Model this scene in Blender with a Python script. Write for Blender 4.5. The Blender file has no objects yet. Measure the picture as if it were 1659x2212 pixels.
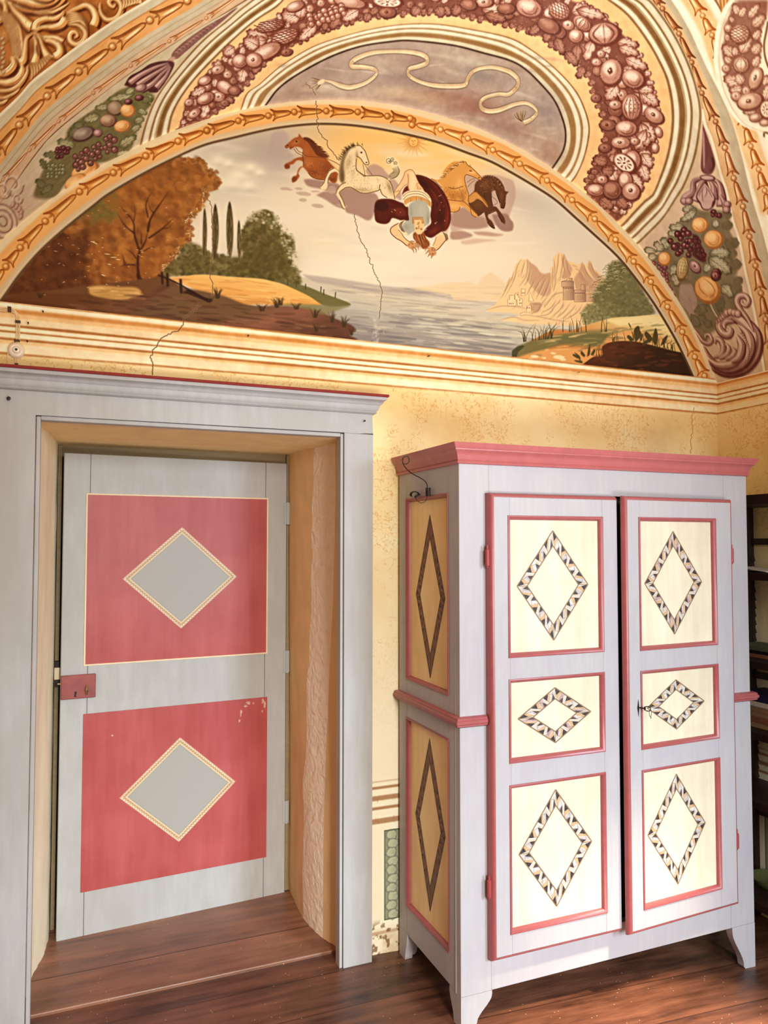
import bpy, bmesh, math, random
import numpy as np
from mathutils import Vector, Matrix

random.seed(5)
PI = math.pi
scene = bpy.context.scene
COL = scene.collection

# ---------------------------------------------------------------- camera, sky, daylight, exposure
cam = bpy.data.cameras.new('camera')
cam.sensor_fit = 'HORIZONTAL'
cam.sensor_width = 36.0
cam.lens = 36.0 * 1630.5 / 1659.0
cam.clip_start = 0.02
camo = bpy.data.objects.new('camera', cam)
camo.location = (0, 0, 1.55)
camo.rotation_euler = (math.radians(90 + 2.3126), 0, math.radians(-22.29))
COL.objects.link(camo)
scene.camera = camo

world = bpy.data.worlds.new('world')
scene.world = world
world.use_nodes = True
bg = world.node_tree.nodes['Background']
bg.inputs[0].default_value = (0.56, 0.32, 0.15, 1)
bg.inputs[1].default_value = 1.0


def area(name, loc, target, sx, sy, power, color, spread=180):
    l = bpy.data.lights.new(name, 'AREA')
    l.shape = 'RECTANGLE'
    l.size, l.size_y = sx, sy
    l.energy = power
    l.color = color
    l.spread = math.radians(spread)
    o = bpy.data.objects.new(name, l)
    o.location = loc
    d = Vector(target) - Vector(loc)
    o.rotation_euler = d.to_track_quat('-Z', 'Y').to_euler()
    COL.objects.link(o)
    return o


# daylight from the windows opposite and to the right of the painted wall, and an added fill lamp for the vault
area('window_daylight', (0.55, -2.3, 2.1), (0.75, 2.7, -0.3), 0.8, 1.4, 46, (0.68, 0.70, 0.68), 66)
area('window_daylight_right', (2.65, -1.6, 1.9), (1.4, 2.7, 0.0), 0.8, 1.3, 30, (0.50, 0.68, 0.82), 66)
area('vault_fill', (1.2, -0.6, 0.75), (1.25, 1.9, 3.60), 2.0, 0.7, 56, (0.60, 0.64, 0.67), 80)
area('high_sun_patch', (2.35, 1.15, 2.25), (1.75, 1.82, 0.0), 0.10, 0.16, 8.0, (1.0, 0.80, 0.58), 30)

scene.view_settings.view_transform = 'Standard'
scene.view_settings.look = 'None'
scene.view_settings.gamma = 1.0
scene.view_settings.use_curve_mapping = False
scene.view_settings.exposure = 0.10
scene.cycles.max_bounces = 6
scene.cycles.diffuse_bounces = 4
scene.cycles.use_denoising = True

# ---------------------------------------------------------------- survey of the room (metres)
CAMH = 1.55
YAW, PITCH, FOC = math.radians(22.29), math.radians(2.3126), 1630.5
WALL_Y = 2.70
CORNER_X = 2.82
_F = np.array([math.sin(YAW) * math.cos(PITCH), math.cos(YAW) * math.cos(PITCH), math.sin(PITCH)])
_R = np.array([math.cos(YAW), -math.sin(YAW), 0.0])
_U = np.cross(_R, _F)


def sight(p):
    """direction from the viewpoint of the survey photograph through a surveyed point"""
    p = np.asarray(p, float)
    d = _F + _R * ((p[..., :1] - 829.5) / FOC) - _U * ((p[..., 1:2] - 1106.0) / FOC)
    return d


def on_y(p, y):
    d = sight(p)
    return d * (y / d[..., 1:2]) + np.array([0, 0, CAMH])


def on_z(p, z):
    d = sight(p)
    return d * ((z - CAMH) / d[..., 2:3]) + np.array([0, 0, CAMH])


def on_x(p, x):
    d = sight(p)
    return d * (x / d[..., 0:1]) + np.array([0, 0, CAMH])


ARCH_OUT = [(0, 525), (64, 467), (118, 420), (216, 358), (270, 331), (337, 304), (398, 280), (472, 250), (540, 230),
            (607, 221), (682, 216), (756, 218), (830, 225), (900, 240), (1012, 273), (1066, 293), (1099, 306),
            (1133, 327), (1183, 358), (1234, 392), (1264, 419), (1301, 446), (1335, 486), (1376, 528), (1416, 579),
            (1453, 633), (1494, 697), (1524, 764), (1546, 824)]
ARCH_IN = [(-40, 700), (3, 648), (40, 596), (84, 545), (135, 498), (202, 444), (233, 420), (304, 378), (371, 344), (439, 314),
           (506, 297), (560, 284), (607, 275), (675, 268), (742, 269), (810, 277), (877, 290), (945, 307), (1012, 331),
           (1058, 348), (1100, 370), (1156, 403), (1200, 432), (1244, 471), (1274, 498), (1335, 555), (1379, 609),
           (1413, 656), (1446, 710), (1470, 754), (1497, 813), (1499, 819)]
_ap = on_y(np.array(ARCH_OUT), WALL_Y)
_ax, _az = _ap[:, 0], _ap[:, 2]
_CX, _CZ, _CR = 1.27, 1.55, 1.75
_ar = np.hypot(_ax - _CX, _az - _CZ)
_aa = np.arctan2(_az - _CZ, _ax - _CX)
_o = np.argsort(_aa)
_pc = np.polyfit(_aa, _ar, 5)
ZS = 2.305


def arch_z(x):
    """height of the lunette arch on the wall at x: the surveyed, slightly irregular curve"""
    x = np.asarray(x, float)
    a = np.linspace(0.2, 2.95, 600)
    r = np.where(a < _aa.max(), np.polyval(_pc, np.clip(a, _aa.min(), _aa.max())), np.polyval(_pc, _aa.max()))
    X = _CX + r * np.cos(a)
    Z = _CZ + r * np.sin(a)
    return np.interp(x, X[::-1], Z[::-1])


_CROWN = float(arch_z(np.array([1.25]))[0])
RISE_K = 0.8


def vault_z(x, d):
    za = arch_z(x)
    return za + RISE_K * d * np.clip((za - ZS) / (_CROWN - ZS), 0, 1)


# lookup: where the sight lines meet the vault, as (x, depth from the wall)
_gx = np.arange(-120, 1781, 6.0)
_gy = np.arange(-120, 861, 6.0)
_GX, _GY = np.meshgrid(_gx, _gy)
_D = sight(np.stack([_GX, _GY], -1))


def _vault_lookup():
    t1 = WALL_Y / _D[..., 1]
    lo = np.full(t1.shape, np.nan)
    prev = None
    pt = None
    hit = np.full(t1.shape, np.nan)
    for s in np.linspace(0.35, 1.12, 150):
        t = t1 * s
        X = _D[..., 0] * t
        Y = _D[..., 1] * t
        Zc = _D[..., 2] * t + CAMH
        v = Zc - vault_z(X, WALL_Y - Y)
        if prev is not None:
            m = np.isnan(hit) & (prev <= 0) & (v > 0)
            q = prev / (prev - v + 1e-12)
            hit = np.where(m, pt + (t - pt) * q, hit)
        prev, pt = v, t
    hit = np.where(np.isnan(hit), t1 * 1.12, hit)
    return _D[..., 0] * hit, WALL_Y - _D[..., 1] * hit


_VX, _VD = _vault_lookup()


def to_vault(p):
    p = np.asarray(p, float)
    fx = np.clip((p[..., 0] - _gx[0]) / 6.0, 0, len(_gx) - 1.001)
    fy = np.clip((p[..., 1] - _gy[0]) / 6.0, 0, len(_gy) - 1.001)
    i = fx.astype(int)
    j = fy.astype(int)
    a = fx - i
    b = fy - j
    o = []
    for T in (_VX, _VD):
        o.append(T[j, i] * (1 - a) * (1 - b) + T[j, i + 1] * a * (1 - b) + T[j + 1, i] * (1 - a) * b + T[j + 1, i + 1] * a * b)
    return np.stack(o, -1)
# ---------------------------------------------------------------- a small fresco painter: fills and strokes laid on a surface
rng = np.random.default_rng(7)


class Fresco:
    def __init__(s, w, h, base, mapper):
        s.W, s.H = w, h
        s.a = np.empty((h, w, 3), np.float32)
        s.a[:] = np.array(base, np.float32)
        s.map = mapper

    def cov(s, q, soft=0.0):
        S = 3
        pad = int(soft * 2.5) + 2
        x0 = max(0, int(math.floor(q[:, 0].min())) - pad)
        x1 = min(s.W, int(math.ceil(q[:, 0].max())) + pad)
        y0 = max(0, int(math.floor(q[:, 1].min())) - pad)
        y1 = min(s.H, int(math.ceil(q[:, 1].max())) + pad)
        if x1 - x0 < 1 or y1 - y0 < 1:
            return None
        w, h = x1 - x0, y1 - y0
        a = q
        b = np.roll(q, -1, 0)
        k = np.abs(a[:, 1] - b[:, 1]) > 1e-9
        a, b = a[k], b[k]
        ys = (np.arange(h * S) + 0.5) / S + y0
        acc = np.zeros(h * (w + 2))
        ca = np.array_split(np.arange(len(a)), max(1, len(a) * h * S // 4000000 + 1))
        for ix in ca:
            A, B = a[ix], b[ix]
            lo = np.minimum(A[:, 1], B[:, 1])[:, None]
            hi = np.maximum(A[:, 1], B[:, 1])[:, None]
            ei, ri = np.nonzero((lo <= ys) & (ys < hi))
            t = (ys[ri] - A[ei, 1]) / (B[ei, 1] - A[ei, 1])
            x = np.clip(A[ei, 0] + t * (B[ei, 0] - A[ei, 0]) - x0, 0, w)
            sg = np.where(B[ei, 1] > A[ei, 1], 1.0, -1.0) / S
            xi = x.astype(int)
            f = x - xi
            row = ri // S * (w + 2)
            acc += np.bincount(row + xi, sg * (1 - f), len(acc))
            acc += np.bincount(row + xi + 1, sg * f, len(acc))
        c = np.clip(np.abs(np.cumsum(acc.reshape(h, w + 2), 1)[:, :w]), 0, 1)
        if soft > 0.4:
            c = blur(c, soft)
        return c.astype(np.float32), x0, y0, x1, y1

    def put(s, c, x0, y0, x1, y1, col, al):
        t = s.a[y0:y1, x0:x1]
        m = (c * al)[..., None]
        t += (col - t) * m

    def fill(s, pts, col, al=1.0, soft=0.0, raw=False, tex=None, g=None):
        q = np.asarray(pts, float) if raw else s.map(np.asarray(pts, float))
        r = s.cov(q, soft)
        if r is None:
            return
        c, x0, y0, x1, y1 = r
        if tex is not None:
            n = tex[0][y0 % tex[0].shape[0]:, x0 % tex[0].shape[1]:]
            n = np.take(np.take(tex[0], np.arange(y0, y1) % tex[0].shape[0], 0), np.arange(x0, x1) % tex[0].shape[1], 1)
            c = c * np.clip((n - tex[1]) * tex[2], 0, 1)
        if g is None:
            colr = np.array(col, np.float32)
        else:
            p0, p1, cols = g
            P = s.map(np.array([p0, p1], float))
            v = P[1] - P[0]
            gy, gx = np.mgrid[y0:y1, x0:x1]
            t = np.clip(((gx - P[0, 0]) * v[0] + (gy - P[0, 1]) * v[1]) / (v @ v), 0, 1)
            cs = np.array(cols, np.float32)
            st = np.linspace(0, 1, len(cs))
            colr = np.stack([np.interp(t, st, cs[:, i]) for i in range(3)], -1).astype(np.float32)
        s.put(c, x0, y0, x1, y1, colr, al)

    def line(s, pts, w, col, al=1.0, soft=0.0, taper=0, smooth=True, close=False):
        """taper: 0 even, 1 both ends, 2 fades at the end, 3 fades at the start; w in survey pixels"""
        p = np.asarray(pts, float)
        if close:
            p = np.vstack([p, p[:1]])
        if smooth and len(p) > 2:
            p = spline(p)
        elif len(p) == 2:
            p = np.array([p[0] + (p[1] - p[0]) * t for t in np.linspace(0, 1, 5)])
        d = np.gradient(p, axis=0)
        d /= np.hypot(d[:, 0], d[:, 1])[:, None] + 1e-9
        n = np.stack([-d[:, 1], d[:, 0]], 1)
        t = np.linspace(0, 1, len(p))
        ww = np.full(len(p), w / 2.0)
        if taper == 1:
            ww *= np.sqrt(np.clip(np.sin(t * math.pi), 0.02, 1))
        elif taper == 2:
            ww *= np.clip(1.05 - t, 0.08, 1) ** 0.7
        elif taper == 3:
            ww *= np.clip(t + 0.05, 0.08, 1) ** 0.7
        q = np.vstack([p + n * ww[:, None], (p - n * ww[:, None])[::-1]])
        s.fill(q, col, al, soft)

    def blob(s, cx, cy, rx, ry, rot, col, al):
        c = s.map(np.array([[cx, cy], [cx + 1, cy], [cx, cy + 1]], float))
        J = np.array([c[1] - c[0], c[2] - c[0]]).T
        r = math.radians(rot)
        Rm = np.array([[math.cos(r), -math.sin(r)], [math.sin(r), math.cos(r)]])
        M = J @ Rm @ np.diag([rx, ry])
        C = M @ M.T
        ex, ey = 2.4 * math.sqrt(C[0, 0]), 2.4 * math.sqrt(C[1, 1])
        x0, x1 = max(0, int(c[0, 0] - ex)), min(s.W, int(c[0, 0] + ex) + 1)
        y0, y1 = max(0, int(c[0, 1] - ey)), min(s.H, int(c[0, 1] + ey) + 1)
        if x1 <= x0 or y1 <= y0:
            return
        I = np.linalg.inv(C)
        gy, gx = np.mgrid[y0:y1, x0:x1]
        gx = gx - c[0, 0]
        gy = gy - c[0, 1]
        e = np.exp(-1.1 * (I[0, 0] * gx * gx + 2 * I[0, 1] * gx * gy + I[1, 1] * gy * gy)).astype(np.float32)
        s.put(e, x0, y0, x1, y1, np.array(col, np.float32), al)


def blur(c, r):
    for _ in range(2):
        for ax in (0, 1):
            k = max(1, int(round(r)))
            p = np.pad(c, [(k, k) if i == ax else (0, 0) for i in (0, 1)], 'constant')
            cs = np.cumsum(p, ax)
            cs = np.concatenate([np.zeros_like(np.take(cs, [0], ax)), cs], ax)
            n = c.shape[ax]
            hi = np.take(cs, np.arange(2 * k + 1, 2 * k + 1 + n).clip(max=cs.shape[ax] - 1), ax)
            c = (hi - np.take(cs, np.arange(0, n), ax)) / (2 * k + 1)
    return c


def spline(p, step=4.0):
    p = np.asarray(p, float)
    P = np.vstack([2 * p[0] - p[1], p, 2 * p[-1] - p[-2]])
    o = []
    for i in range(1, len(P) - 2):
        a, b, c, d = P[i - 1:i + 3]
        n = max(2, min(40, int(np.hypot(*(c - b)) / step) + 1))
        t = np.linspace(0, 1, n, endpoint=False)[:, None]
        o.append(0.5 * ((2 * b) + (c - a) * t + (2 * a - 5 * b + 4 * c - d) * t ** 2 + (3 * b - a - 3 * c + d) * t ** 3))
    o.append(P[-2:-1])
    return np.vstack(o)


def resample(p, n):
    p = np.asarray(p, float)
    l = np.concatenate([[0], np.cumsum(np.hypot(*np.diff(p, axis=0).T))])
    t = np.linspace(0, l[-1], n)
    return np.stack([np.interp(t, l, p[:, 0]), np.interp(t, l, p[:, 1])], 1)


def oval(cx, cy, rx, ry, rot=0, n=28, wob=0.0, a0=0, a1=360):
    a = np.radians(np.linspace(a0, a1, n, endpoint=(a1 - a0) < 360))
    r = 1 + (wob * rng.standard_normal(n) if wob else 0)
    x, y = rx * r * np.cos(a), ry * r * np.sin(a)
    c, s_ = math.cos(math.radians(rot)), math.sin(math.radians(rot))
    return np.stack([cx + x * c - y * s_, cy + x * s_ + y * c], 1)


def soup(txt, ox=0, oy=0, sc=1.0):
    return np.array([[float(v) for v in t.split(',')] for t in txt.split()]) / sc + np.array([ox, oy])


def inside(poly, x, y):
    c = np.zeros(x.shape, bool)
    n = len(poly)
    for i in range(n):
        x0, y0 = poly[i]
        x1, y1 = poly[(i + 1) % n]
        m = ((y0 > y) != (y1 > y)) & (x < (x1 - x0) * (y - y0) / (y1 - y0 + 1e-12) + x0)
        c ^= m
    return c


def scatter(poly, n):
    poly = np.asarray(poly, float)
    lo, hi = poly.min(0), poly.max(0)
    o = np.zeros((0, 2))
    while len(o) < n:
        x = rng.uniform(lo[0], hi[0], n * 4 + 8)
        y = rng.uniform(lo[1], hi[1], n * 4 + 8)
        m = inside(poly, x, y)
        o = np.vstack([o, np.stack([x[m], y[m]], 1)])
    return o[:n]


def noise2(n, cells, octs=4, sx=1.0):
    out = np.zeros((n, n), np.float32)
    amp, tot = 1.0, 0.0
    for o in range(octs):
        cy = max(2, int(cells * 2 ** o))
        cx = max(2, int(cells * sx * 2 ** o))
        g = rng.random((cy, cx)).astype(np.float32)
        def up(g, axis, m):
            k = g.shape[axis]
            t = np.arange(m) * k / m
            i = t.astype(int)
            f = (t - i)
            f = f * f * (3 - 2 * f)
            sh = [1, 1]
            sh[axis] = m
            f = f.reshape(sh).astype(np.float32)
            return np.take(g, i % k, axis) * (1 - f) + np.take(g, (i + 1) % k, axis) * f
        out += amp * up(up(g, 0, n), 1, n)
        tot += amp
        amp *= 0.55
    out /= tot
    out -= out.mean()
    out /= out.std() * 4
    return np.clip(out + 0.5, 0, 1)


NZ_A = noise2(1024, 6, 5)
NZ_F = noise2(1024, 60, 3)
NZ_H = noise2(1024, 8, 5, 0.25)


def mottle(fr, x0, y0, x1, y1, nz, amp, tint=(1, 1, 1)):
    n = np.take(np.take(nz, np.arange(y0, y1) % 1024, 0), np.arange(x0, x1) % 1024, 1)[..., None]
    fr.a[y0:y1, x0:x1] += (n - 0.5) * amp * np.array(tint, np.float32)


def bell(fr, top, bot, w, pal, side=1):
    """bellflower of the painted chains hanging from top towards bot; pal = dark, mid, light, ground"""
    t, b = np.array(top, float), np.array(bot, float)
    v = b - t
    L = np.hypot(*v)
    v /= L
    n = np.array([-v[1], v[0]]) * side
    P = lambda a, c: t + v * L * a + n * w * c
    dk, md, lt = pal[:3]
    body = [P(.06, 0), P(.12, .28), P(.35, .42), P(.62, .5), P(.80, .62), P(.97, .98), P(.84, .35), P(.97, 0.05), P(.80, -.3), P(.93, -.95), P(.78, -.6), P(.6, -.46), P(.35, -.4), P(.12, -.26)]
    fr.fill(body, md, 1, 0.6)
    fr.fill([P(.15, .1), P(.3, .38), P(.62, .46), P(.8, .58), P(.97, .98), P(.85, .4), P(.7, .25), P(.45, .15)], dk, .85, 1.0)
    fr.fill([P(.16, -.02), P(.35, -.26), P(.62, -.3), P(.74, -.12), P(.5, .0)], lt, .9, 1.2)
    fr.line([P(.06, 0), P(.14, -.28), P(.4, -.43), P(.64, -.5), P(.8, -.64), P(.93, -.98)], w * .16, dk, .9, .4)
    fr.line([P(.06, 0), P(.14, .3), P(.4, .45), P(.64, .52), P(.8, .64), P(.98, 1.0)], w * .22, dk, .95, .4)
    fr.line([P(.93, -.95), P(.83, -.4), P(.80, 0), P(.84, .4), P(.98, .98)], w * .15, dk, .8, .4)
    fr.fill([P(.8, -.12), P(.97, .02), P(.82, .25)], dk, .8, .6)
    fr.line([P(.03, -.1), P(.03, .1)], w * .4, dk, .9, .5)


def bead(fr, c, r, pal):
    dk, md, lt = pal[:3]
    fr.fill(oval(c[0], c[1], r * 1.12, r * 1.12), dk, 1, .5)
    fr.fill(oval(c[0] - r * .08, c[1] - r * .08, r * .82, r * .82), md, 1, .8)
    fr.fill(oval(c[0] - r * .25, c[1] - r * .25, r * .42, r * .42), lt, .95, .8)


def chain(fr, beads, w, r, pal, side=1, down=True):
    bs = [np.array(b, float) for b in beads]
    for a, b in zip(bs[:-1], bs[1:]):
        v = (b - a) / (np.hypot(*(b - a)) + 1e-9)
        bell(fr, a + v * r * .8, b - v * r * .7, w, pal, side)
    for b in bs:
        bead(fr, b, r, pal)


def fruit(fr, cx, cy, rx, ry, rot, pal, kind='round'):
    dk, md, lt = pal[:3]
    fr.fill(oval(cx + rx * .06, cy + ry * .08, rx * 1.1, ry * 1.1, rot), dk, .95, 1.0)
    fr.fill(oval(cx - rx * .03, cy - ry * .03, rx * .93, ry * .93, rot), md, 1, 1.2)
    c, s_ = math.cos(math.radians(rot)), math.sin(math.radians(rot))
    L = lambda x, y: (cx + x * rx * c - y * ry * s_, cy + x * rx * s_ + y * ry * c)
    h = L(-.2, -.22)
    fr.fill(oval(h[0], h[1], rx * .58, ry * .52, rot), lt, .85, max(1.5, rx * .16))
    for k in range(4):
        a = .35 + .13 * k
        fr.line([L(a, -.75 + .2 * k), L(a + .16, 0), L(a, .75 - .2 * k)], max(.7, rx * .05), dk, .35, .5, 1)
    if kind == 'eye':
        e = L(-.1, -.05)
        fr.fill(oval(e[0], e[1], rx * .22, ry * .25, rot, wob=.12), dk, .95, .5)
        fr.fill(oval(e[0] - rx * .06, e[1] - ry * .06, rx * .07, ry * .08), lt, .9, .3)
    if kind == 'cup':
        fr.line([L(.62, -.35), L(.5, .5), L(-.1, .68), L(-.55, .3)], rx * .12, dk, .8, .6, 1)
        fr.line([L(.42, -.3), L(.3, .3), L(-.1, .42)], rx * .07, dk, .6, .5, 1)
    if kind == 'rib':
        for k in (-.6, -.2, .2, .6):
            fr.line([L(k * .3, -.95), L(k * 1.15, -.1), L(k * .8, .6), L(k * .2, .95)], rx * .1, dk, .85, .5, 1)
            for t in (-.5, -.2, .1, .4):
                fr.fill(oval(*L(k * 1.05 + .15, t), rx * .05, ry * .06), dk, .8, .3)
        fr.line([L(-.25, -.7), L(-.45, .1), L(-.3, .6)], rx * .14, lt, .7, .8, 1)
    if kind == 'pine':
        for k in np.linspace(-.8, .8, 6):
            fr.line([L(k - .35, -.9 + abs(k) * .3), L(k + .1, 0), L(k + .35, .9 - abs(k) * .3)], max(.9, rx * .07), dk, .8, .4)
            fr.line([L(-.95 + abs(k) * .3, k - .1), L(0, k + .08), L(.95 - abs(k) * .3, k + .1)], max(.9, rx * .06), dk, .8, .4)
    if kind == 'slice':
        fr.fill(oval(cx, cy, rx * .84, ry * .84, rot), lt, 1, .7)
        for k in range(9):
            a = k * 40 + 10
            p = [L(.18 * math.cos(math.radians(a)), .18 * math.sin(math.radians(a))),
                 L(.68 * math.cos(math.radians(a - 9)), .68 * math.sin(math.radians(a - 9))),
                 L(.68 * math.cos(math.radians(a + 9)), .68 * math.sin(math.radians(a + 9)))]
            fr.fill(p, dk, .85, .5)
        fr.fill(oval(cx, cy, rx * .12, ry * .12), dk, .8, .4)
    if kind == 'pump':
        for k in (-.55, 0, .5):
            fr.line([L(k * .2, -.9), L(k * 1.3, 0), L(k * .3, .9)], rx * .11, dk, .85, .6, 1)
        fr.fill(oval(*L(.1, -.05), rx * .35, ry * .5, rot), lt, .5, 2)


def leaf(fr, x0, y0, x1, y1, w, pal, lobes=3, dark=False):
    a, b = np.array([x0, y0], float), np.array([x1, y1], float)
    v = b - a
    L = np.hypot(*v) + 1e-6
    v /= L
    n = np.array([-v[1], v[0]])
    dk, md, lt = pal[:3]
    if dark:
        md, lt = [dk[i] * .5 + md[i] * .5 for i in range(3)], md
    def half(sgn):
        o = []
        for k in range(lobes):
            t0 = .12 + .8 * k / lobes
            t1 = .12 + .8 * (k + 1) / lobes
            e = math.sin(math.pi * (0.22 + .62 * (k + .7) / lobes))
            o += [a + v * L * (t0 + (t1 - t0) * .35) + n * sgn * w * .95 * e, a + v * L * (t0 + (t1 - t0) * .9) + n * sgn * w * e, a + v * L * t1 * .98 + n * sgn * w * .55 * e]
        return o
    pts = [a] + half(1) + [b] + half(-1)[::-1]
    q = spline(np.array(pts + [a]), 3)
    c = q.mean(0)
    fr.fill(c + (q - c) * 1.08 + v * .8, dk, 1, .8)
    fr.fill(c + (q - c) * .93, md, 1, .8)
    q2 = c + (q - c) * .7 - n * w * .1
    fr.fill(q2, lt, .75, max(1.2, w * .14))
    fr.line([a, a + v * L * .5 + n * w * .08, b - v * L * .12], max(.8, w * .1), dk, .8, .4, 2)
    for k in range(lobes):
        t = .2 + .6 * k / lobes
        for sg in (1, -1):
            fr.line([a + v * L * t, a + v * L * (t + .14) + n * sg * w * .3, a + v * L * (t + .26) + n * sg * w * .6], max(.6, w * .05), dk, .6, .3, 2)


def between(A, B, f, n=120):
    a, b = resample(spline(A), n), resample(spline(B), n)
    return a + (b - a) * f


def bands(fr, A, B, stripes, n=160):
    """stripes (f0, f1, colour, soft) laid between the curves A and B"""
    for f0, f1, col, so in stripes:
        p = np.vstack([between(A, B, f0, n), between(A, B, f1, n)[::-1]])
        fr.fill(p, col, 1, so)


def crack(fr, pts, w=1.4, col=(96, 62, 34), al=.85):
    p = resample(np.array(pts, float), max(8, int(len(pts) * 6)))
    p[1:-1] += rng.normal(0, 1.1, p[1:-1].shape)
    fr.line(p, w + 2.5, (235, 205, 160), .25, 1.2, smooth=False)
    fr.line(p, w, col, al, .3, smooth=False)
# ---------------------------------------------------------------- the wall: plaster, painted cornice, lunette landscape
WPX = 700.0
WX0, WZ1 = -0.75, 3.36
WW, WH = int((CORNER_X + 0.02 - WX0) * WPX), int((WZ1 + 0.02) * WPX)


def to_wall(p):
    q = on_y(p, WALL_Y)
    return np.stack([(q[..., 0] - WX0) * WPX, (WZ1 - q[..., 2]) * WPX], -1)


def wxy(x, z):
    return ((x - WX0) * WPX, (WZ1 - z) * WPX)


OCH = ((150, 84, 28), (222, 150, 74), (250, 222, 160))


def paint_wall():
    fr = Fresco(WW, WH, (253, 224, 164), to_wall)
    n = np.take(np.take(NZ_A, np.arange(WH) % 1024, 0), np.arange(WW) % 1024, 1)
    n2 = np.take(np.take(NZ_A, (np.arange(WH) * 2 + 300) % 1024, 0), (np.arange(WW) * 2 + 90) % 1024, 1)
    fr.a += ((n - .5) * 26)[..., None] * np.array([.6, 1, 1.5], np.float32)
    # sponged speckle of darker ochre
    nf = np.take(np.take(NZ_F, (np.arange(WH) * 2) % 1024, 0), (np.arange(WW) * 2) % 1024, 1)
    nf2 = np.take(np.take(NZ_F, (np.arange(WH) * 3 // 2 + 77) % 1024, 0), (np.arange(WW) * 3 // 2) % 1024, 1)
    zz = WZ1 - np.arange(WH)[:, None] / WPX
    mask = np.clip(1.2 - np.abs(nf2 - .5) * 16, 0, 1) * np.clip((n2 - .36) * 4, 0, 1) * np.clip((zz - .62) * 30, 0, 1)
    fr.a += (np.array([218, 158, 82], np.float32) - fr.a) * (mask * .6)[..., None]
    # lower wall: cream dado tone with window light painted in, dado lines, green ornament panel
    y = int((WZ1 - .70) * WPX)
    low = np.clip((1.75 - zz) * 1.1, 0, 1)[..., None]
    fr.a += (np.array([254, 243, 216], np.float32) - fr.a) * low * .85
    D = (176, 128, 88)
    def dado(x0, x1):
        for z, w, a in ((.640, .004, .5), (.617, .010, .9), (.578, .018, .85), (.540, .011, .9), (.492, .020, .85), (.076, .012, .6)):
            fr.fill([wxy(x0, z + w / 2), wxy(x1, z + w / 2 + .002), wxy(x1, z - w / 2 + .002), wxy(x0, z - w / 2)], D, a, .8, raw=True)
        for k in range(int((x1 - x0) * 220)):
            xx = x0 + (x1 - x0) * rng.random()
            for z in (.578, .492):
                fr.fill([wxy(xx, z), wxy(xx + .003, z), wxy(xx + .002, z + rng.uniform(-.02, .022))], D, .5, .3, raw=True)
    dado(WX0, CORNER_X)
    for px0 in (1.108, 1.62, 2.12):
        px1 = px0 + .42
        zt, zb = .455, .120
        G, GL, GD = (150, 152, 122), (205, 205, 168), (98, 104, 88)
        fr.fill([wxy(px0, zt), wxy(px1, zt), wxy(px1, zb), wxy(px0, zb)], G, .9, 1, raw=True)
        fr.line_raw = None
        for k in range(10):
            zc_ = zt - .020 - .033 * k
            cx = px0 + (.036 if k % 2 else .030)
            q = oval(0, 0, 1, 1, 0, 22, .08)
            fr.fill([wxy(cx + .024 * a, zc_ + .020 * b) for a, b in q], GD, .8, 1, raw=True)
            fr.fill([wxy(cx + .021 * a, zc_ + .017 * b) for a, b in q], GL, .85, 1, raw=True)
            for j in range(4):
                fr.fill([wxy(cx + .02, zc_ + .010 - j * .006), wxy(cx - .006, zc_ + .004 - j * .003), wxy(cx + .02, zc_ + .0085 - j * .006)], GD, .9, .4, raw=True)
        for (a, b, c_, d) in ((px0, zt, px1, zt - .004), (px0, zb + .004, px1, zb), (px0, zt, px0 + .004, zb), (px1 - .004, zt, px1, zb)):
            fr.fill([wxy(a, b), wxy(c_, b), wxy(c_, d), wxy(a, d)], GD, .9, .4, raw=True)
    # bare rubbed plaster just above the floor
    NZS = np.take(np.take(NZ_F, (np.arange(WH) * 5 // 4) % 1024, 0), (np.arange(WW) * 5 // 4) % 1024, 1)
    zz1 = np.clip((.105 - zz) * 20, 0, 1) * np.clip((n2 - .38) * 3, 0, 1)
    fr.a += (np.array([206, 180, 140], np.float32) - fr.a) * (zz1 * .7)[..., None]
    spot = np.clip((NZS - .60) * 6, 0, 1) * np.clip((.13 - zz) * 30, 0, 1)
    fr.a += (np.array([128, 92, 62], np.float32) - fr.a) * (spot * .7)[..., None]
    lim = float(on_y(np.array([[120.0, 664.0]]), WALL_Y)[0, 2])
    keep = fr.a[int((WZ1 - lim) * WPX):].copy()
    # ---- lunette ground: everything inside the arch
    ARC = np.vstack([ARCH_IN, [(1499, 822), (0, 664), (-45, 662)]])
    sky = (( -60, 200), (-60, 850))
    fr.fill(ARC, (230, 213, 184), 1, .6)
    # sky: warm glow at the crown, grey clouds left, pale centre
    for cx, cy, rx, ry, r, c, a in (
            (800, 300, 210, 60, 5, (238, 184, 98), .95), (960, 340, 170, 50, 18, (244, 196, 114), .9), (740, 350, 120, 50, 0, (240, 190, 110), .6),
            (560, 320, 110, 50, -10, (176, 162, 142), .9), (470, 370, 60, 50, 0, (214, 200, 168), .8), (600, 350, 60, 50, 20, (176, 158, 146), .8),
            (520, 410, 70, 35, 0, (200, 190, 166), .8), (480, 330, 60, 28, -20, (190, 178, 158), .7), (620, 430, 90, 26, 8, (226, 208, 174), .6),
            (1160, 440, 90, 45, 35, (206, 198, 180), .8), (1240, 500, 60, 60, 40, (222, 212, 188), .6), (1100, 420, 80, 25, 20, (202, 182, 160), .7),
            (760, 560, 200, 60, 0, (238, 224, 194), .8), (1050, 560, 160, 40, 5, (242, 224, 190), .8), (520, 470, 60, 40, 0, (226, 212, 180), .6),
            (700, 520, 60, 40, 0, (228, 208, 170), .6), (560, 270, 200, 30, 0, (190, 172, 146), .5)):
        fr.blob(cx, cy, rx, ry, r, c, a)
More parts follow.
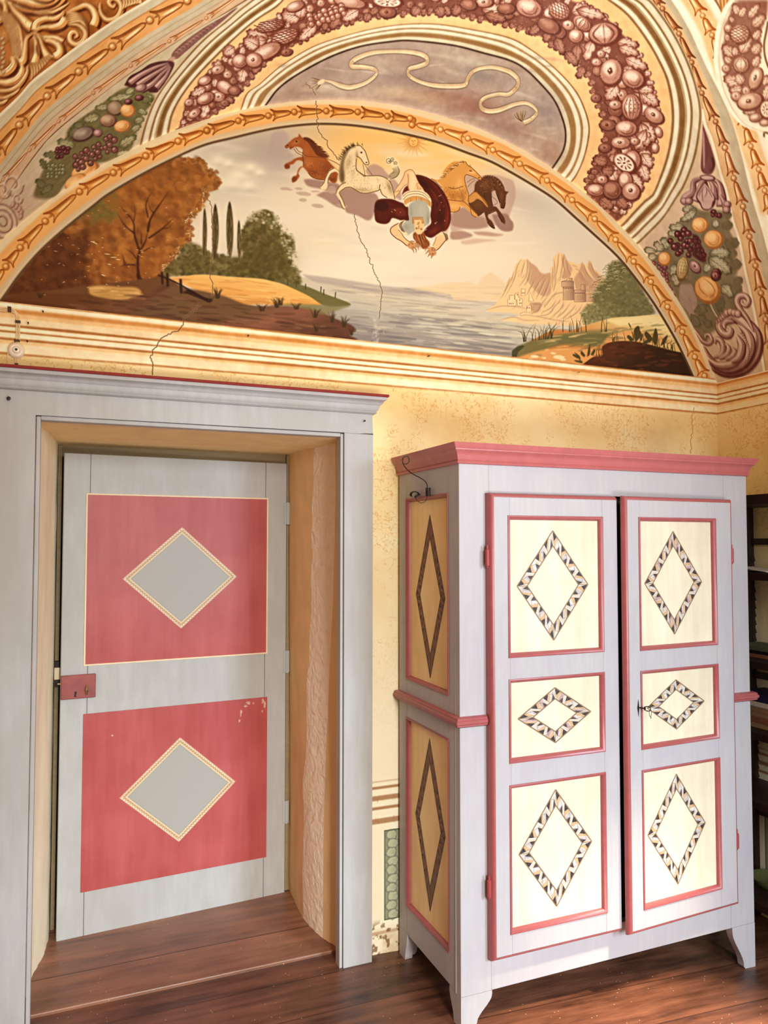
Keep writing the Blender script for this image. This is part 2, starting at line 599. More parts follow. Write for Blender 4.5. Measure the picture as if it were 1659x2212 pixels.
    bb = (int(wxy(-.3, 0)[0]), int(wxy(0, 3.2)[1]), WW - 60, int(wxy(0, lim)[1]))
    for k in range(46):  # soft brushed cloud streaks
        x, y = rng.uniform(380, 1250), rng.uniform(300, 600)
        fr.blob(x, y, rng.uniform(18, 70), rng.uniform(3, 9), rng.uniform(-12, 14), [(248, 236, 210), (212, 200, 178), (236, 218, 184)][k % 3], .28)
    for x, y, r in ((470, 345, 16), (492, 352, 12), (445, 368, 20), (515, 378, 18), (540, 362, 14), (560, 372, 12), (500, 395, 22), (462, 398, 18), (535, 400, 16), (430, 395, 14)):
        fr.blob(x, y, r * 1.1, r * .85, 0, (240, 228, 196), .85)
        fr.blob(x + 3, y + r * .7, r, r * .4, 0, (190, 176, 150), .5)
    # mauve clouds behind the figures
    M1, M2 = (168, 130, 110), (150, 112, 96)
    cl = lambda t, c, a=.85, so=2.0: fr.fill(spline(soup(t, 600, 270, 5.925)), c, a, so)
    fr.fill(spline(soup('0,60 80,70 130,130 150,200 140,320 200,400 180,480 80,430 0,420 -120,380 -100,200 -60,100 0,60', 600, 270, 5.925)), (178, 156, 142), .75, 3)
    cl('330,700 420,690 560,710 700,740 780,760 800,840 660,850 560,820 450,800 370,770 330,700', M2)
    cl('490,900 600,850 760,860 900,800 1100,860 1250,880 1300,1000 1250,1100 1200,1200 1140,1220 1020,1160 880,1120 860,1080 740,1040 600,950 490,900', (160, 122, 104), .9)
    cl('1160,520 1240,500 1330,540 1400,620 1500,700 1560,800 1580,960 1480,900 1400,700 1200,660 1130,600 1160,520', (176, 140, 120), .8)
    for x, y, w_, h_, r in ((90, 815, 60, 20, 0), (150, 826, 40, 12, 5), (270, 815, 50, 18, 5), (330, 880, 95, 26, 6), (320, 960, 52, 22, 0), (510, 1035, 78, 26, 8), (480, 850, 60, 12, 0), (690, 830, 60, 50, 0), (820, 1030, 80, 20, 10)):
        fr.fill(oval(600 + x / 5.925, 270 + y / 5.925, w_ / 5.925, h_ / 5.925, r, wob=.05), (186, 156, 132), .75, 1.2)
    cr = lambda t, c, a=.85, so=1.6: fr.fill(spline(soup(t, 830, 330, 5.925)), c, a, so)
    cr('1240,300 1400,280 1560,320 1659,380 1680,560 1640,700 1600,820 1650,900 1640,990 1520,1000 1440,930 1300,960 1200,980 1000,980 860,1000 850,800 1000,700 1100,640 1040,500 1030,300 1110,290 1240,300', (186, 150, 130), .7)
    cr('860,780 1000,700 1150,790 1290,840 1330,930 1250,960 1140,970 1000,960 900,940 850,900 860,780', M1)
    cr('1380,790 1560,780 1610,850 1650,900 1640,990 1560,1005 1480,980 1420,900 1380,790', M2)
    cr('850,1010 1000,1000 1130,1050 1100,1080 960,1110 850,1100 850,1010', (166, 126, 108))
    cr('1130,1010 1300,1010 1420,1030 1530,1050 1400,1070 1200,1050 1130,1010', (184, 146, 122))
    cr('980,1130 1160,1100 1440,1120 1300,1140 1120,1170 1000,1170 980,1130', (206, 170, 140), .7)
    # painted sun with a face and rays
    sx, sy = 893, 306
    for k in range(36):
        a = k * 10 * math.pi / 180 + .05
        r1_ = (31 if k % 2 else 22) + rng.uniform(-3, 5)
        fr.line([(sx + 9 * math.cos(a), sy + 9 * math.sin(a)), (sx + r1_ * math.cos(a), sy + r1_ * math.sin(a))], 1.5, (196, 118, 44), .8, .3, 2)
    fr.fill(oval(sx, sy, 10, 11), (240, 186, 100), 1, .6)
    fr.line(oval(sx, sy, 9.5, 10.5), 1.2, (196, 124, 56), .8, .3, close=True)
    for e in (-3, 3):
        fr.fill(oval(sx + e, sy - 2, 1.4, .9), (150, 86, 36), .9, .2)
    fr.line([(sx, sy - 2), (sx - .8, sy + 3)], 1, (176, 104, 44), .8, .2)
    fr.line([(sx - 3, sy + 5), (sx, sy + 6.2), (sx + 3, sy + 5)], 1, (166, 84, 40), .8, .2)
    landscape(fr)
    horses(fr)
    fr.a[int((WZ1 - lim) * WPX):] = keep
    # ---- chain band around the lunette
    top = ARCH_IN[1:-1]
    outer = [(-70, 600)] + list(ARCH_OUT)
    inner = [(-60, 730)] + list(ARCH_IN[1:])
    far = np.array(outer) + (np.array(outer) - np.array([760, 900])) * .35
    fr.fill(np.vstack([spline(outer), far[::-1]]), (222, 200, 160), 1, .5)
    G = (236, 172, 98)
    bands(fr, inner, outer, [(-.02, .34, (214, 184, 140), .8), (.24, .84, G, 3.0), (.84, 1.06, (234, 208, 160), 2.2)])
    bands(fr, inner, outer, [(.34, .66, (238, 176, 98), 4)])
    fr.line(inner, 5.0, (88, 58, 30), .92, .8)
    fr.line(np.array(between(inner, outer, .08)), 2.2, (246, 228, 190), .35, 1, smooth=False)
    L = [(-22, 622), (13, 576), (44, 535), (98, 478), (172, 414), (245, 373), (315, 337), (385, 305), (447, 282), (515, 261), (580, 250), (636, 242), (705, 240), (773, 242), (837, 251), (892, 260)]
    R = [(892, 268), (952, 280), (1011, 299), (1065, 324), (1123, 354), (1182, 390), (1236, 432), (1285, 473), (1330, 518), (1369, 565), (1406, 609), (1442, 663), (1474, 717), (1501, 771), (1522, 812)]
    pal = ((160, 84, 26), (222, 146, 66), (250, 212, 140))
    pal2 = ((176, 98, 34), (238, 180, 104), (254, 226, 170))
    chain(fr, L[:9][::-1], 15, 7.2, pal, 1)
    chain(fr, L[8:][::-1], 13.5, 6.5, ((140, 74, 24), (206, 130, 52), (238, 190, 112)), 1)
    chain(fr, R, 14.5, 6, pal2, -1)
    bead(fr, (886, 256), 6.5, pal)
    bead(fr, (890, 270), 6.5, pal)
    fr.a[int((WZ1 - lim) * WPX):] = keep
    # ---- painted cornice (z top to bottom)
    col = {'o': (214, 144, 72), 'w': (252, 232, 190), 'b': (180, 114, 54), 'l': (238, 184, 116), 'c': (248, 218, 168)}
    ys = [(664, 667, 'b'), (667, 677.5, 'w'), (677.5, 688, 'o'), (688, 697, 'l'), (697, 711, 'c'), (711, 716.5, 'b'), (716.5, 724.6, 'w'),
          (724.6, 728.7, 'b'), (728.7, 739, 'w'), (739, 745, 'b'), (745, 752, 'l'), (752, 769.5, 'c'), (769.5, 774, 'b')]
    zt = lambda y: float(on_y(np.array([[120.0, y]]), WALL_Y)[0, 2])
    Z = [(zt(a), zt(b), c) for a, b, c in ys]
    for a, b, c in Z:
        n_ = 90
        xs = np.linspace(WX0, CORNER_X + .02, n_)
        wob = lambda k: np.interp(np.arange(n_), np.arange(0, n_ + 6, 6), rng.normal(0, .0009, len(np.arange(0, n_ + 6, 6))))
        A = [wxy(x, a + w) for x, w in zip(xs, wob(0))]
        B = [wxy(x, b + w) for x, w in zip(xs, wob(0))]
        fr.fill(A + B[::-1], col[c], 1 if c != 'l' else .8, .7 if c in 'bw' else 2.2, raw=True)
    r0, r1 = int((WZ1 - Z[0][0]) * WPX), int((WZ1 - Z[-1][1]) * WPX)
    mottle(fr, 0, r0, WW, r1, NZ_H, 46, (.8, 1, 1.2))
    mottle(fr, 0, r0, WW, r1, NZ_F, 16)
    # cracks across plaster and painting
    crack(fr, [(683, 205), (684, 235), (686, 262), (688, 283), (697, 296), (705, 303), (709, 318), (722, 332), (733, 347)], 1.5)
    crack(fr, [(765, 462), (770, 490), (780, 520), (792, 540), (800, 566), (808, 586), (816, 602), (822, 615), (826, 630), (822, 650), (821, 668), (819, 690)], 1.3)
    crack(fr, [(975 / 2.9625, 1215 / 2.9625 + 400), (330, 790), (326, 775), (329, 760), (338, 748), (345, 735), (366, 720), (385, 714), (396, 700), (397, 687), (411, 678), (430, 660)], 1.8)
    crack(fr, [(435, 402), (445, 425), (457, 445), (458, 470), (460, 520), (456, 570), (454, 600), (461, 620), (457, 640)], 1.4)
    crack(fr, [(1499, 880), (1494, 900), (1497, 925), (1493, 950), (1492, 980)], 1.3, (196, 130, 56))
    for k in range(46):
        x, y = 813 + rng.normal(0, 4.5), rng.uniform(684, 738)
        fr.line([(x, y), (x + rng.uniform(-2, 2), y + rng.uniform(3, 9))], 1.6, (222, 210, 184), .5, .5, 1)
    return fr


def landscape(fr):
    z4 = lambda t: soup(t, 0, 400, 2.9625)
    z5 = lambda t: soup(t, 540, 400, 2.9625)
    z6 = lambda t: soup(t, 1099, 400, 2.9625)
    # lake
    fr.fill([(600, 590), (700, 606), (830, 622), (980, 640), (1130, 660), (1500, 640), (1520, 860), (1000, 830), (560, 790)], 0, 1, 1,
            g=((800, 600), (790, 745), [(214, 200, 176), (206, 190, 160), (188, 178, 158), (160, 146, 132), (140, 132, 120)]))
    fr.fill(spline(z5('330,570 500,590 700,620 900,650 1100,660 1260,690 1300,710 1000,710 800,690 600,650 420,620 330,570')), (176, 160, 144), .8, 1.5)
    for k in range(300):
        x = rng.uniform(640, 1350)
        y = rng.uniform(618, 785)
        if y > 735 + (x - 800) * .1 + 20:
            continue
        dk = rng.random() < .5
        fr.fill(oval(x, y, rng.uniform(12, 46), rng.uniform(.8, 2.4), rng.uniform(1, 8)), (232, 214, 178) if not dk else (146, 132, 122), .35, .8)
    for k in range(170):
        x = rng.uniform(700, 1110)
        y = 690 + (x - 800) * .11 + rng.uniform(-20, 60)
        fr.fill(oval(x, y, rng.uniform(14, 50), rng.uniform(1, 3), rng.uniform(2, 9)), [(134, 118, 112), (112, 106, 98), (168, 156, 138)][k % 3], .42, 1)
    for k in range(60):
        fr.fill(oval(rng.uniform(900, 1230), rng.uniform(680, 745), rng.uniform(10, 32), rng.uniform(1, 2.4), 6), (214, 208, 178), .5, .8)
    # far ghost mountains
    fr.fill(z5('1020,660 1180,640 1260,620 1340,625 1400,615 1450,640 1500,580 1540,555 1580,580 1640,640 1700,700 1659,740 1480,740 1300,735 1280,700'), (232, 202, 154), .75, 2)
    fr.line(z5('1270,735 1500,750 1659,752'), 1.4, (190, 160, 126), .7, .5)
    # rocky mountains with towns
    m = lambda t: soup(t, 1050, 530, 5.925)
    O, Md, Dk = (240, 202, 146), (204, 164, 122), (166, 120, 90)
    fr.fill(m('0,830 60,790 130,750 180,640 240,550 260,470 310,405 330,420 350,330 380,240 450,175 490,185 525,170 570,220 640,270 700,350 760,365 820,350 830,280 855,260 860,150 930,90 1000,110 1040,200 1100,210 1180,250 1230,210 1270,260 1320,185 1350,220 1380,310 1430,330 1520,420 1650,520 1660,900 1400,1010 1200,1040 800,1015 600,1010 400,985 170,960 350,915 450,890 300,860 0,850'), O, 1, .8)
    for t in ('525,175 570,220 640,270 700,350 760,365 820,350 830,420 820,620 700,640 560,500 520,440 540,330', '1000,110 1040,200 1100,300 1060,400 1000,430 960,400 990,300 970,180', '1230,210 1270,290 1340,400 1450,500 1400,560 1290,520 1200,420 1190,330',
              '1320,190 1380,310 1450,380 1520,430 1450,480 1380,420 1300,290', '560,730 700,740 690,840 610,860 560,800', '1120,440 1190,340 1260,420 1330,500 1400,540 1380,620 1280,600 1150,560'):
        fr.fill(spline(m(t)), (190, 146, 112), .75, 2)
    # folds of the rock drawn with long strokes
    for t in ('450,180 400,270 370,400 330,500 250,640', '500,190 470,300 440,410', '525,175 530,300 500,420 420,530', '360,330 320,450 260,560 190,680', '560,330 540,430 490,520', '310,410 270,520 230,600',
              '870,170 880,300 860,450 850,560', '930,100 920,220 900,350 870,470', '970,110 980,240 960,350 940,470', '1000,110 990,230 1010,330', '860,270 850,380 840,500', '900,400 880,520 860,590', '1040,210 1050,300 1080,380 1000,470',
              '620,450 560,560 520,640', '700,430 640,540 590,620', '760,420 700,560 640,690', '820,430 760,600 700,700', '800,640 720,740 660,840 560,880', '860,640 800,720 740,800', '900,700 830,800 720,860', '960,700 880,780 800,880 650,910',
              '1000,720 950,820 850,910', '1080,740 1000,850 900,930', '1150,760 1080,850 960,950', '1220,790 1150,870 1020,950', '1250,240 1290,350 1370,450', '1340,210 1380,330 1470,440', '1140,300 1200,330 1260,430', '1100,250 1150,270 1180,290',
              '0,830 200,780 420,790 560,830', '170,960 350,920 500,960 700,960', '500,890 700,920 900,960 1100,980', '1400,330 1450,400 1520,460', '1060,560 1000,600 900,620 830,660'):
        p = m(t)
        fr.line(p, 2.6, Dk, .6, .8, 1)
        fr.line(p + np.array([2.4, 1.0]), 1.7, (250, 222, 170), .5, .7, 1)
    for k in range(90):
        c = scatter(m('350,330 560,250 820,400 1000,200 1180,300 1400,500 1350,760 1000,960 500,900 250,700'), 1)[0]
        v = rng.uniform(6, 18)
        fr.line([c, c + [rng.uniform(-5, -1), v * .6], c + [rng.uniform(-9, -3), v]], rng.uniform(.8, 1.8), Dk if k % 3 else (248, 220, 170), .4, .5, 1)
    # castle and town
    T, TL = (156, 118, 92), (214, 176, 132)
    def tower(x0, y0, x1, y1, base=None):
        p = m(f'{x0},{y0} {x1},{y0} {x1},{y1} {x0},{y1}')
        fr.fill(p, 0, 1, .4, g=(p[0], p[1], [TL, (196, 154, 118), T]))
        fr.line(p, .9, (140, 98, 74), .9, .2, smooth=False, close=True)
    tower(985, 530, 1125, 700)
    tower(965, 462, 1122, 530)
    fr.line(m('965,462 1040,450 1122,465'), 1.2, (140, 98, 74), .9, .2)
    tower(1065, 420, 1105, 455)
    tower(1130, 570, 1275, 725)
    tower(1215, 500, 1270, 570)
    tower(1280, 620, 1400, 720)
    for i in range(6):
        fr.fill(oval(*m(f'{990 + i * 22},{545 + (i % 2) * 4}')[0], 1.3, 1.3), (120, 82, 62), .9, .2)
        fr.fill(oval(*m(f'{1145 + i * 22},{612}')[0], 1.2, 1.4), (120, 82, 62), .9, .2)
        fr.line(m(f'{1150 + i * 20},640 {1152 + i * 20},700'), .7, (140, 98, 74), .7, .2)
        fr.line(m(f'{1000 + i * 20},590 {1002 + i * 20},680'), .7, (140, 98, 74), .5, .2)
    for t in ('300,640 360,640 365,690 385,695 385,775 280,775 275,700 300,690', '370,620 410,600 415,660 435,680 470,690 465,780 400,775 395,700 370,690', '450,560 500,560 500,640 450,640', '520,780 570,760 580,850 515,860', '440,870 500,850 500,890 440,900', '545,715 560,590 610,715'):
        p = m(t)
        fr.fill(p, (246, 214, 160), 1, .3)
        fr.line(p, .9, (150, 106, 80), .9, .2, smooth=False, close=True)
    for x, y in ((300, 745), (320, 745), (345, 745), (430, 740), (450, 740), (400, 630), (465, 610), (485, 610), (530, 800), (552, 800), (430, 700)):
        fr.fill(oval(*m(f'{x},{y}')[0], 1.1, 1.6), (140, 98, 74), .9, .2)
    for k in range(8):
        fr.line(m(f'{600 + k * 14},735 {603 + k * 14},765'), .7, (150, 108, 82), .8, .2)
    # dusky green trees right
    G1, G2, G3 = (96, 92, 52), (134, 126, 76), (184, 174, 124)
    def bush(poly, n, r, cols, dark, al=.6):
        fr.fill(spline(poly), dark, .9, 3.5)
        P = np.asarray(poly, float)
        c = P.mean(0)
        for i, p in enumerate(scatter(c + (P - c) * 1.06, n)):
            q = rng.uniform(.5, 1.2) * r
            col = np.array(cols[rng.integers(len(cols))])
            fr.fill(oval(p[0], p[1], q, q * .62, rng.uniform(-40, 40), 11, .22), col, al * rng.uniform(.5, 1), .8)
    bush(z6('640,510 700,480 740,500 790,560 850,660 900,750 930,820 800,850 640,850 560,830 540,760 560,660 620,600'), 420, 4.2, [G1, G2, (112, 106, 60), (150, 142, 92)], (104, 98, 56))
    bush(z6('460,820 500,770 560,760 620,800 640,860 560,880 480,890'), 120, 3.2, [G2, G3, G1], (130, 122, 76))
    for k in range(110):
        p = scatter(z6('540,650 640,500 700,480 760,540 700,640 600,700 480,820 460,860 520,780'), 1)[0]
        fr.line(oval(p[0], p[1], 4.5, 3, 0, 8, 0, 190, 340), 1.3, (204, 196, 146) if k % 2 else (84, 80, 44), .6, .4)
    # right bank
    fr.fill(spline(z6('520,890 660,850 800,840 960,830 1100,860 1260,1200 1280,1400 300,1300 30,1110 250,940 400,930')), 0, 1, 1.2, g=((1400, 690), (1380, 800), [(238, 216, 150), (226, 190, 118), (214, 146, 78), (190, 120, 60)]))
    for t, c, a in (('620,860 800,850 980,850 1060,960 900,900 700,900', (250, 230, 164), .8), ('300,960 500,930 700,930 600,1000 400,1010 200,1000', (128, 118, 68), .8),
                    ('30,1060 100,1010 250,970 450,950 650,960 560,1030 350,1020 150,1080 60,1110', (112, 104, 60), .9), ('30,1110 200,1060 400,1040 580,1060 480,1170 200,1140', (224, 158, 88), 1),
                    ('640,960 800,930 950,960 1040,1010 800,1000 600,1010', (232, 164, 98), .8)):
        fr.fill(spline(z6(t)), c, a, 3)
    fr.fill(spline(z6('20,1060 60,1030 100,1030 60,1070 50,1100 20,1100')), (70, 66, 38), .9, 1)
    for k in range(90):
        p = scatter(z6('60,1060 300,960 640,930 980,850 1100,1000 600,1060 300,1060 120,1110'), 1)[0]
        fr.fill(oval(p[0], p[1], rng.uniform(5, 18), rng.uniform(.8, 2), rng.uniform(-14, 2)), [(110, 102, 58), (236, 200, 128), (160, 140, 84)][k % 3], .5, .8)
    for x, y, w_ in ((165, 1095, 9), (225, 1105, 5), (140, 1112, 6), (320, 1100, 12), (345, 1115, 7), (285, 1075, 6)):
        fr.fill(oval(1099 + x / 2.96, 400 + y / 2.96, w_, w_ * .36, 4, wob=.08), (250, 222, 166), .9, .5)
    # dark mound with leaves
    fr.fill(spline(z6('470,1150 540,1100 600,1090 600,1030 680,1000 800,1000 900,1020 1050,1060 1120,1080 1170,1150 1260,1300 900,1300 500,1250 450,1160')), 0, 1, 1.2, g=((1300, 735), (1330, 810), [(92, 46, 24), (84, 44, 22), (56, 34, 18)]))
    for k in range(60):
        p = scatter(z6('560,1100 700,1010 1000,1050 1150,1160 900,1190 600,1150'), 1)[0]
        fr.fill(oval(p[0], p[1], rng.uniform(5, 16), rng.uniform(1.2, 3.5), rng.uniform(-10, 10)), (112, 58, 30) if k % 2 else (58, 32, 16), .4, 1.2)
    LD = (76, 62, 30)
    for t in ('800,1010 780,900 765,885 800,960', '810,1010 800,930 830,900 840,930 850,960', '930,1020 920,980 940,915 955,970 945,1020', '900,1010 870,960 880,935 920,980', '970,1030 990,980 1018,960 1000,1010',
              '780,1000 755,970 770,960 800,990', '850,1000 860,960 855,950 840,985', '460,1130 440,1100 420,1070 455,1095', '440,1110 410,1090 415,1080 450,1100', '500,1100 510,1040 520,1020 520,1080', '540,1090 555,1060 545,1050 525,1085', '470,1140 430,1130 420,1120 470,1125', '480,1100 460,1080 465,1060 490,1090', '860,1030 900,1000 880,990 850,1020'):
        fr.fill(spline(z6(t + ' ' + t.split()[0])), LD, .95, .6)
    for k in range(34):
        x = rng.uniform(560, 1090)
        y = 1000 + max(0, (x - 850)) * .22 if x > 640 else 1080
        fr.line(z6(f'{x},{y + 20} {x + rng.uniform(-10, 10)},{y - 20} {x + rng.uniform(-25, 35)},{y - rng.uniform(30, 70)}'), 1.7, LD, .85, .4, 2)
    for k in range(48):
        x = rng.uniform(80, 290) if k < 30 else rng.uniform(300, 640)
        y = 1000 - (x - 80) * .12 if k < 30 else 935
        b = rng.uniform(-60, 60) if k < 30 else rng.uniform(-25, 25)
        fr.line(z6(f'{x},{y + 5} {x + b * .3},{y - 50} {x + b},{y - rng.uniform(50, 110)} '), 1.5, (72, 62, 34), .85, .3, 2)
    # ---- left bank: autumn wood
    A1 = [(-40, 700), (3, 648), (84, 545), (135, 498), (233, 420), (304, 378), (345, 350), (390, 346), (432, 347), (440, 370), (465, 380), (468, 400), (440, 412), (435, 440), (418, 455), (400, 480), (410, 500), (405, 520), (380, 540),
          (375, 560), (350, 585), (345, 610), (330, 625), (200, 640), (60, 668), (-30, 680)]
    fr.fill(A1, (140, 84, 34), 1, 2.5)
    for cx, cy, rx, ry, c, a in ((210, 450, 60, 40, (120, 108, 48), .8), (300, 420, 70, 50, (166, 100, 40), .8), (130, 560, 90, 60, (96, 50, 20), .9), (60, 620, 80, 40, (84, 44, 18), .9), (330, 560, 50, 50, (160, 92, 34), .7),
                                 (230, 560, 50, 40, (178, 106, 40), .7), (390, 430, 40, 40, (150, 88, 34), .7), (260, 500, 40, 50, (174, 108, 46), .6), (180, 600, 60, 30, (90, 46, 20), .8)):
        fr.blob(cx, cy, rx, ry, 0, c, a)
    AP = np.array(A1[1:-1], float)
    for k, p in enumerate(scatter(AP, 900)):
        q = rng.uniform(4, 13)
        if p[0] < 190 and p[1] > 500:
            cols = [(84, 42, 18), (104, 56, 24), (72, 36, 16), (120, 66, 28)]
        elif p[0] < 250 and p[1] < 480:
            cols = [(112, 104, 46), (138, 100, 44), (150, 92, 36), (96, 88, 38)]
        else:
            cols = [(156, 90, 34), (128, 70, 26), (182, 112, 46), (144, 80, 30), (110, 58, 22), (196, 128, 58)]
        c = cols[rng.integers(len(cols))]
        fr.fill(oval(p[0], p[1], q, q * .72, rng.uniform(0, 90), 12, .13), c, .42, 2.2)
        if k % 3 == 0:
            fr.line(oval(p[0], p[1], q, q * .75, 0, 9, .1, 190, 350), 1.6, tuple(min(255, v + 26) for v in c), .35, .9)
    # ragged foliage edge against the sky, in little clumps
    edge = spline([(345, 350), (366, 344), (390, 344), (418, 350), (434, 346), (444, 368), (466, 380), (468, 400), (446, 412), (436, 440), (420, 455), (402, 478), (410, 498), (404, 522), (384, 540), (372, 560), (350, 585)], 3)
    for p in edge:
        for j in range(2):
            q = rng.uniform(2.5, 6.5)
            d = rng.normal(0, 3.2, 2)
            fr.fill(oval(p[0] + d[0], p[1] + d[1], q, q * .8, 0, 10, .2), [(150, 92, 38), (176, 116, 54), (128, 72, 28)][rng.integers(3)], .7, .9)
    for k in range(46):
        p = edge[rng.integers(70, len(edge))]
        fr.line([p + rng.normal(0, 3, 2), p + rng.normal(0, 5, 2)], 1.3, (242, 222, 178), .75, .3, 1)
    # tree trunk and branches
    TB = (66, 30, 14)
    for t, w in (('960,664 905,612 885,560 882,480 892,430 930,360 945,300', 8), ('945,300 962,220 1010,140 1075,50', 5), ('948,210 935,120 972,40', 3), ('892,420 862,320 850,230 772,138', 4.5), ('862,310 800,258 752,180', 3), ('855,230 865,180 860,130', 2),
                 ('950,340 1030,285 1110,212', 4), ('920,422 960,402 1010,398', 2.6), ('868,512 820,508 760,522', 3), ('800,505 790,470 780,432', 2.4), ('905,380 905,330 900,290', 3), ('985,180 960,150 950,110', 2), ('1040,280 1080,270 1110,240', 2), ('872,470 850,440 800,400', 2.4)):
        fr.line(z4(t), w, TB, .92, .7, 2)
    fr.line(z4('892,430 900,520 900,590'), 2, (150, 80, 34), .5, .8, 1)
    fr.fill(spline(z4('870,560 905,600 960,650 1010,664 940,672 890,640 870,560')), TB, .9, 1)
    # lit clearing, field, banks
    fr.fill([(0, 640), (330, 600), (350, 590), (420, 640), (620, 672), (620, 720), (0, 700)], (112, 70, 38), 1, 2)
    fr.fill(spline(z4('-60,800 100,700 300,690 560,700 900,700 1030,640 1150,660 1320,740 1450,760 1659,800 1900,860 2200,990 1500,930 900,1030 0,960')), 0, 1, 2, g=((200, 630), (320, 715), [(104, 60, 28), (118, 74, 42), (108, 66, 44), (84, 50, 32)]))
    fr.fill(spline(z4('565,650 640,640 760,650 870,655 905,690 860,720 760,735 660,720 580,700 565,650')), (206, 154, 84), .95, 1.6)
    for k in range(26):
        p = scatter(z4('575,655 870,660 880,715 760,730 600,700'), 1)[0]
        fr.fill(oval(p[0], p[1], rng.uniform(6, 22), rng.uniform(.8, 2), rng.uniform(-3, 8)), (226, 182, 110) if k % 2 else (176, 120, 60), .6, .7)
    # groves behind the field
    def grove(poly, n, r, ragged=True):
        fr.fill(spline(poly), (98, 82, 36), .9, 4)
        for p in scatter(np.asarray(poly), n):
            q = rng.uniform(.5, 1.3) * r
            hi = rng.random() < .16
            fr.fill(oval(p[0], p[1], q, q * .7, rng.uniform(-50, 50), 11, .2), (140, 124, 76) if hi else [(88, 74, 32), (108, 92, 44), (76, 64, 28)][rng.integers(3)], .5, 1)
    grove([(352, 596), (362, 575), (385, 556), (392, 535), (410, 525), (430, 530), (450, 545), (500, 555), (540, 560), (560, 600), (440, 596)], 420, 5.5)
    grove([(515, 600), (525, 545), (520, 515), (528, 490), (545, 465), (570, 455), (590, 462), (598, 485), (612, 505), (632, 512), (634, 535), (628, 560), (640, 580), (650, 606), (640, 616), (560, 604)], 700, 6)
    fr.blob(570, 560, 60, 46, 0, (84, 68, 26), .6)
    for k in range(180):
        p = scatter([(520, 480), (545, 455), (590, 455), (632, 505), (655, 606), (620, 560), (600, 500), (560, 480)], 1)[0]
        fr.fill(oval(p[0], p[1], rng.uniform(2, 4), rng.uniform(1.5, 3), 0, 9, .25), (128, 118, 76) if k % 2 else (214, 198, 156), .6, .6)
    for x0, y0, x1, y1, w in ((442, 451, 440, 556, 9), (465, 442, 463, 560, 14), (496, 437, 497, 556, 15), (516, 477, 518, 566, 8)):
        fr.line([(x0, y0), (x0 + .5, (y0 + y1) / 2), (x1, y1)], w, (88, 68, 34), .95, 1, 1)
        fr.line([(x0, y0 - 2), (x0, y0 + 14)], w * .4, (70, 52, 26), .95, .6, 3)
        for k in range(int(w * 3)):
            xx = x0 + rng.uniform(-.4, .4) * w
            yy = rng.uniform(y0 + 12, y1 - 14)
            fr.line([(xx, yy), (xx + rng.uniform(-1, 1), yy + rng.uniform(8, 24))], 1.3, [(58, 44, 22), (112, 92, 48), (150, 132, 84)][rng.integers(3)], .6, .4, 1)
    fr.fill(spline([(360, 601), (400, 596), (439, 593), (500, 598), (560, 602), (590, 608), (635, 621), (675, 638), (702, 651), (690, 660), (640, 660), (560, 658), (500, 660), (452, 650), (425, 628), (395, 614), (360, 601)]), 0, 1, 1.2,
            g=((500, 596), (500, 662), [(242, 188, 104), (230, 166, 84), (198, 132, 62)]))
    for k in range(90):
        p = scatter([(380, 603), (560, 604), (690, 650), (600, 658), (460, 650)], 1)[0]
        fr.fill(oval(p[0], p[1], rng.uniform(8, 30), rng.uniform(.8, 2.2), rng.uniform(2, 10)), [(246, 200, 122), (196, 128, 60), (226, 172, 96)][k % 3], .45, .9)
    fr.fill(spline([(590, 604), (625, 612), (660, 618), (700, 634), (757, 656), (735, 662), (700, 660), (668, 640), (630, 622), (590, 604)]), (106, 96, 50), .95, 1.2)
    for x, y in ((693, 628), (699, 634), (724, 640), (622, 612), (640, 617), (660, 622)):
        fr.line([(x, y + 4), (x + rng.uniform(-1, 1), y - 9)], 2.4, (82, 72, 36), .9, .4)
    fr.fill(spline(z5('-500,640 -200,700 0,770 180,770 400,790 560,860 640,890 680,930 640,960 700,1010 600,1130 -200,1000 -900,900')), 0, 1, 1.5, g=((560, 660), (590, 735), [(112, 78, 48), (136, 84, 58), (96, 58, 38)]))
    for k in range(120):
        p = scatter([(60, 668), (330, 630), (460, 655), (600, 668), (740, 712), (740, 738), (560, 712), (200, 680)], 1)[0]
        fr.fill(oval(p[0], p[1], rng.uniform(10, 34), rng.uniform(1, 3.4), rng.uniform(0, 12)), [(88, 50, 32), (146, 96, 66), (112, 70, 44), (70, 42, 26)][k % 4], .45, 1.2)
    fr.fill(spline(z5('140,760 330,760 600,770 640,775 560,800 480,830 380,800 300,780 140,760')), (122, 110, 60), .7, 1.5)
    # grass tufts on the near bank
    for x, y, n_, h in ((470, 640, 13, 22), (566, 668, 9, 16), (598, 660, 12, 18), (607, 655, 8, 16), (640, 664, 8, 12), (680, 682, 10, 20), (717, 692, 9, 22), (742, 702, 9, 22), (684, 712, 7, 16), (88, 640, 6, 14), (760, 720, 5, 14), (450, 650, 6, 10)):
        for k in range(n_):
            (lambda a: fr.line([(x + a * 3, y + 4), (x + a * 7, y - h * .35), (x + a * 15, y - h * rng.uniform(.55, 1))], 2.3, (66, 46, 22), .85, .5, 2))(rng.uniform(-1, 1))
    # leaning fence
    FE = (52, 26, 12)
    fr.line(z4('1010,575 1080,600 1160,640 1240,690 1330,742'), 3.4, FE, .95, .5, smooth=False)
    for t, w in (('1036,552 1040,635', 4.6), ('1070,562 1074,648', 5), ('1155,600 1160,692', 5.4)):
        fr.line(z4(t), w, FE, .95, .5)
    fr.fill(spline(z4('1160,690 1210,700 1330,745 1360,735 1300,712 1240,680 1200,670')), FE, .85, 1)
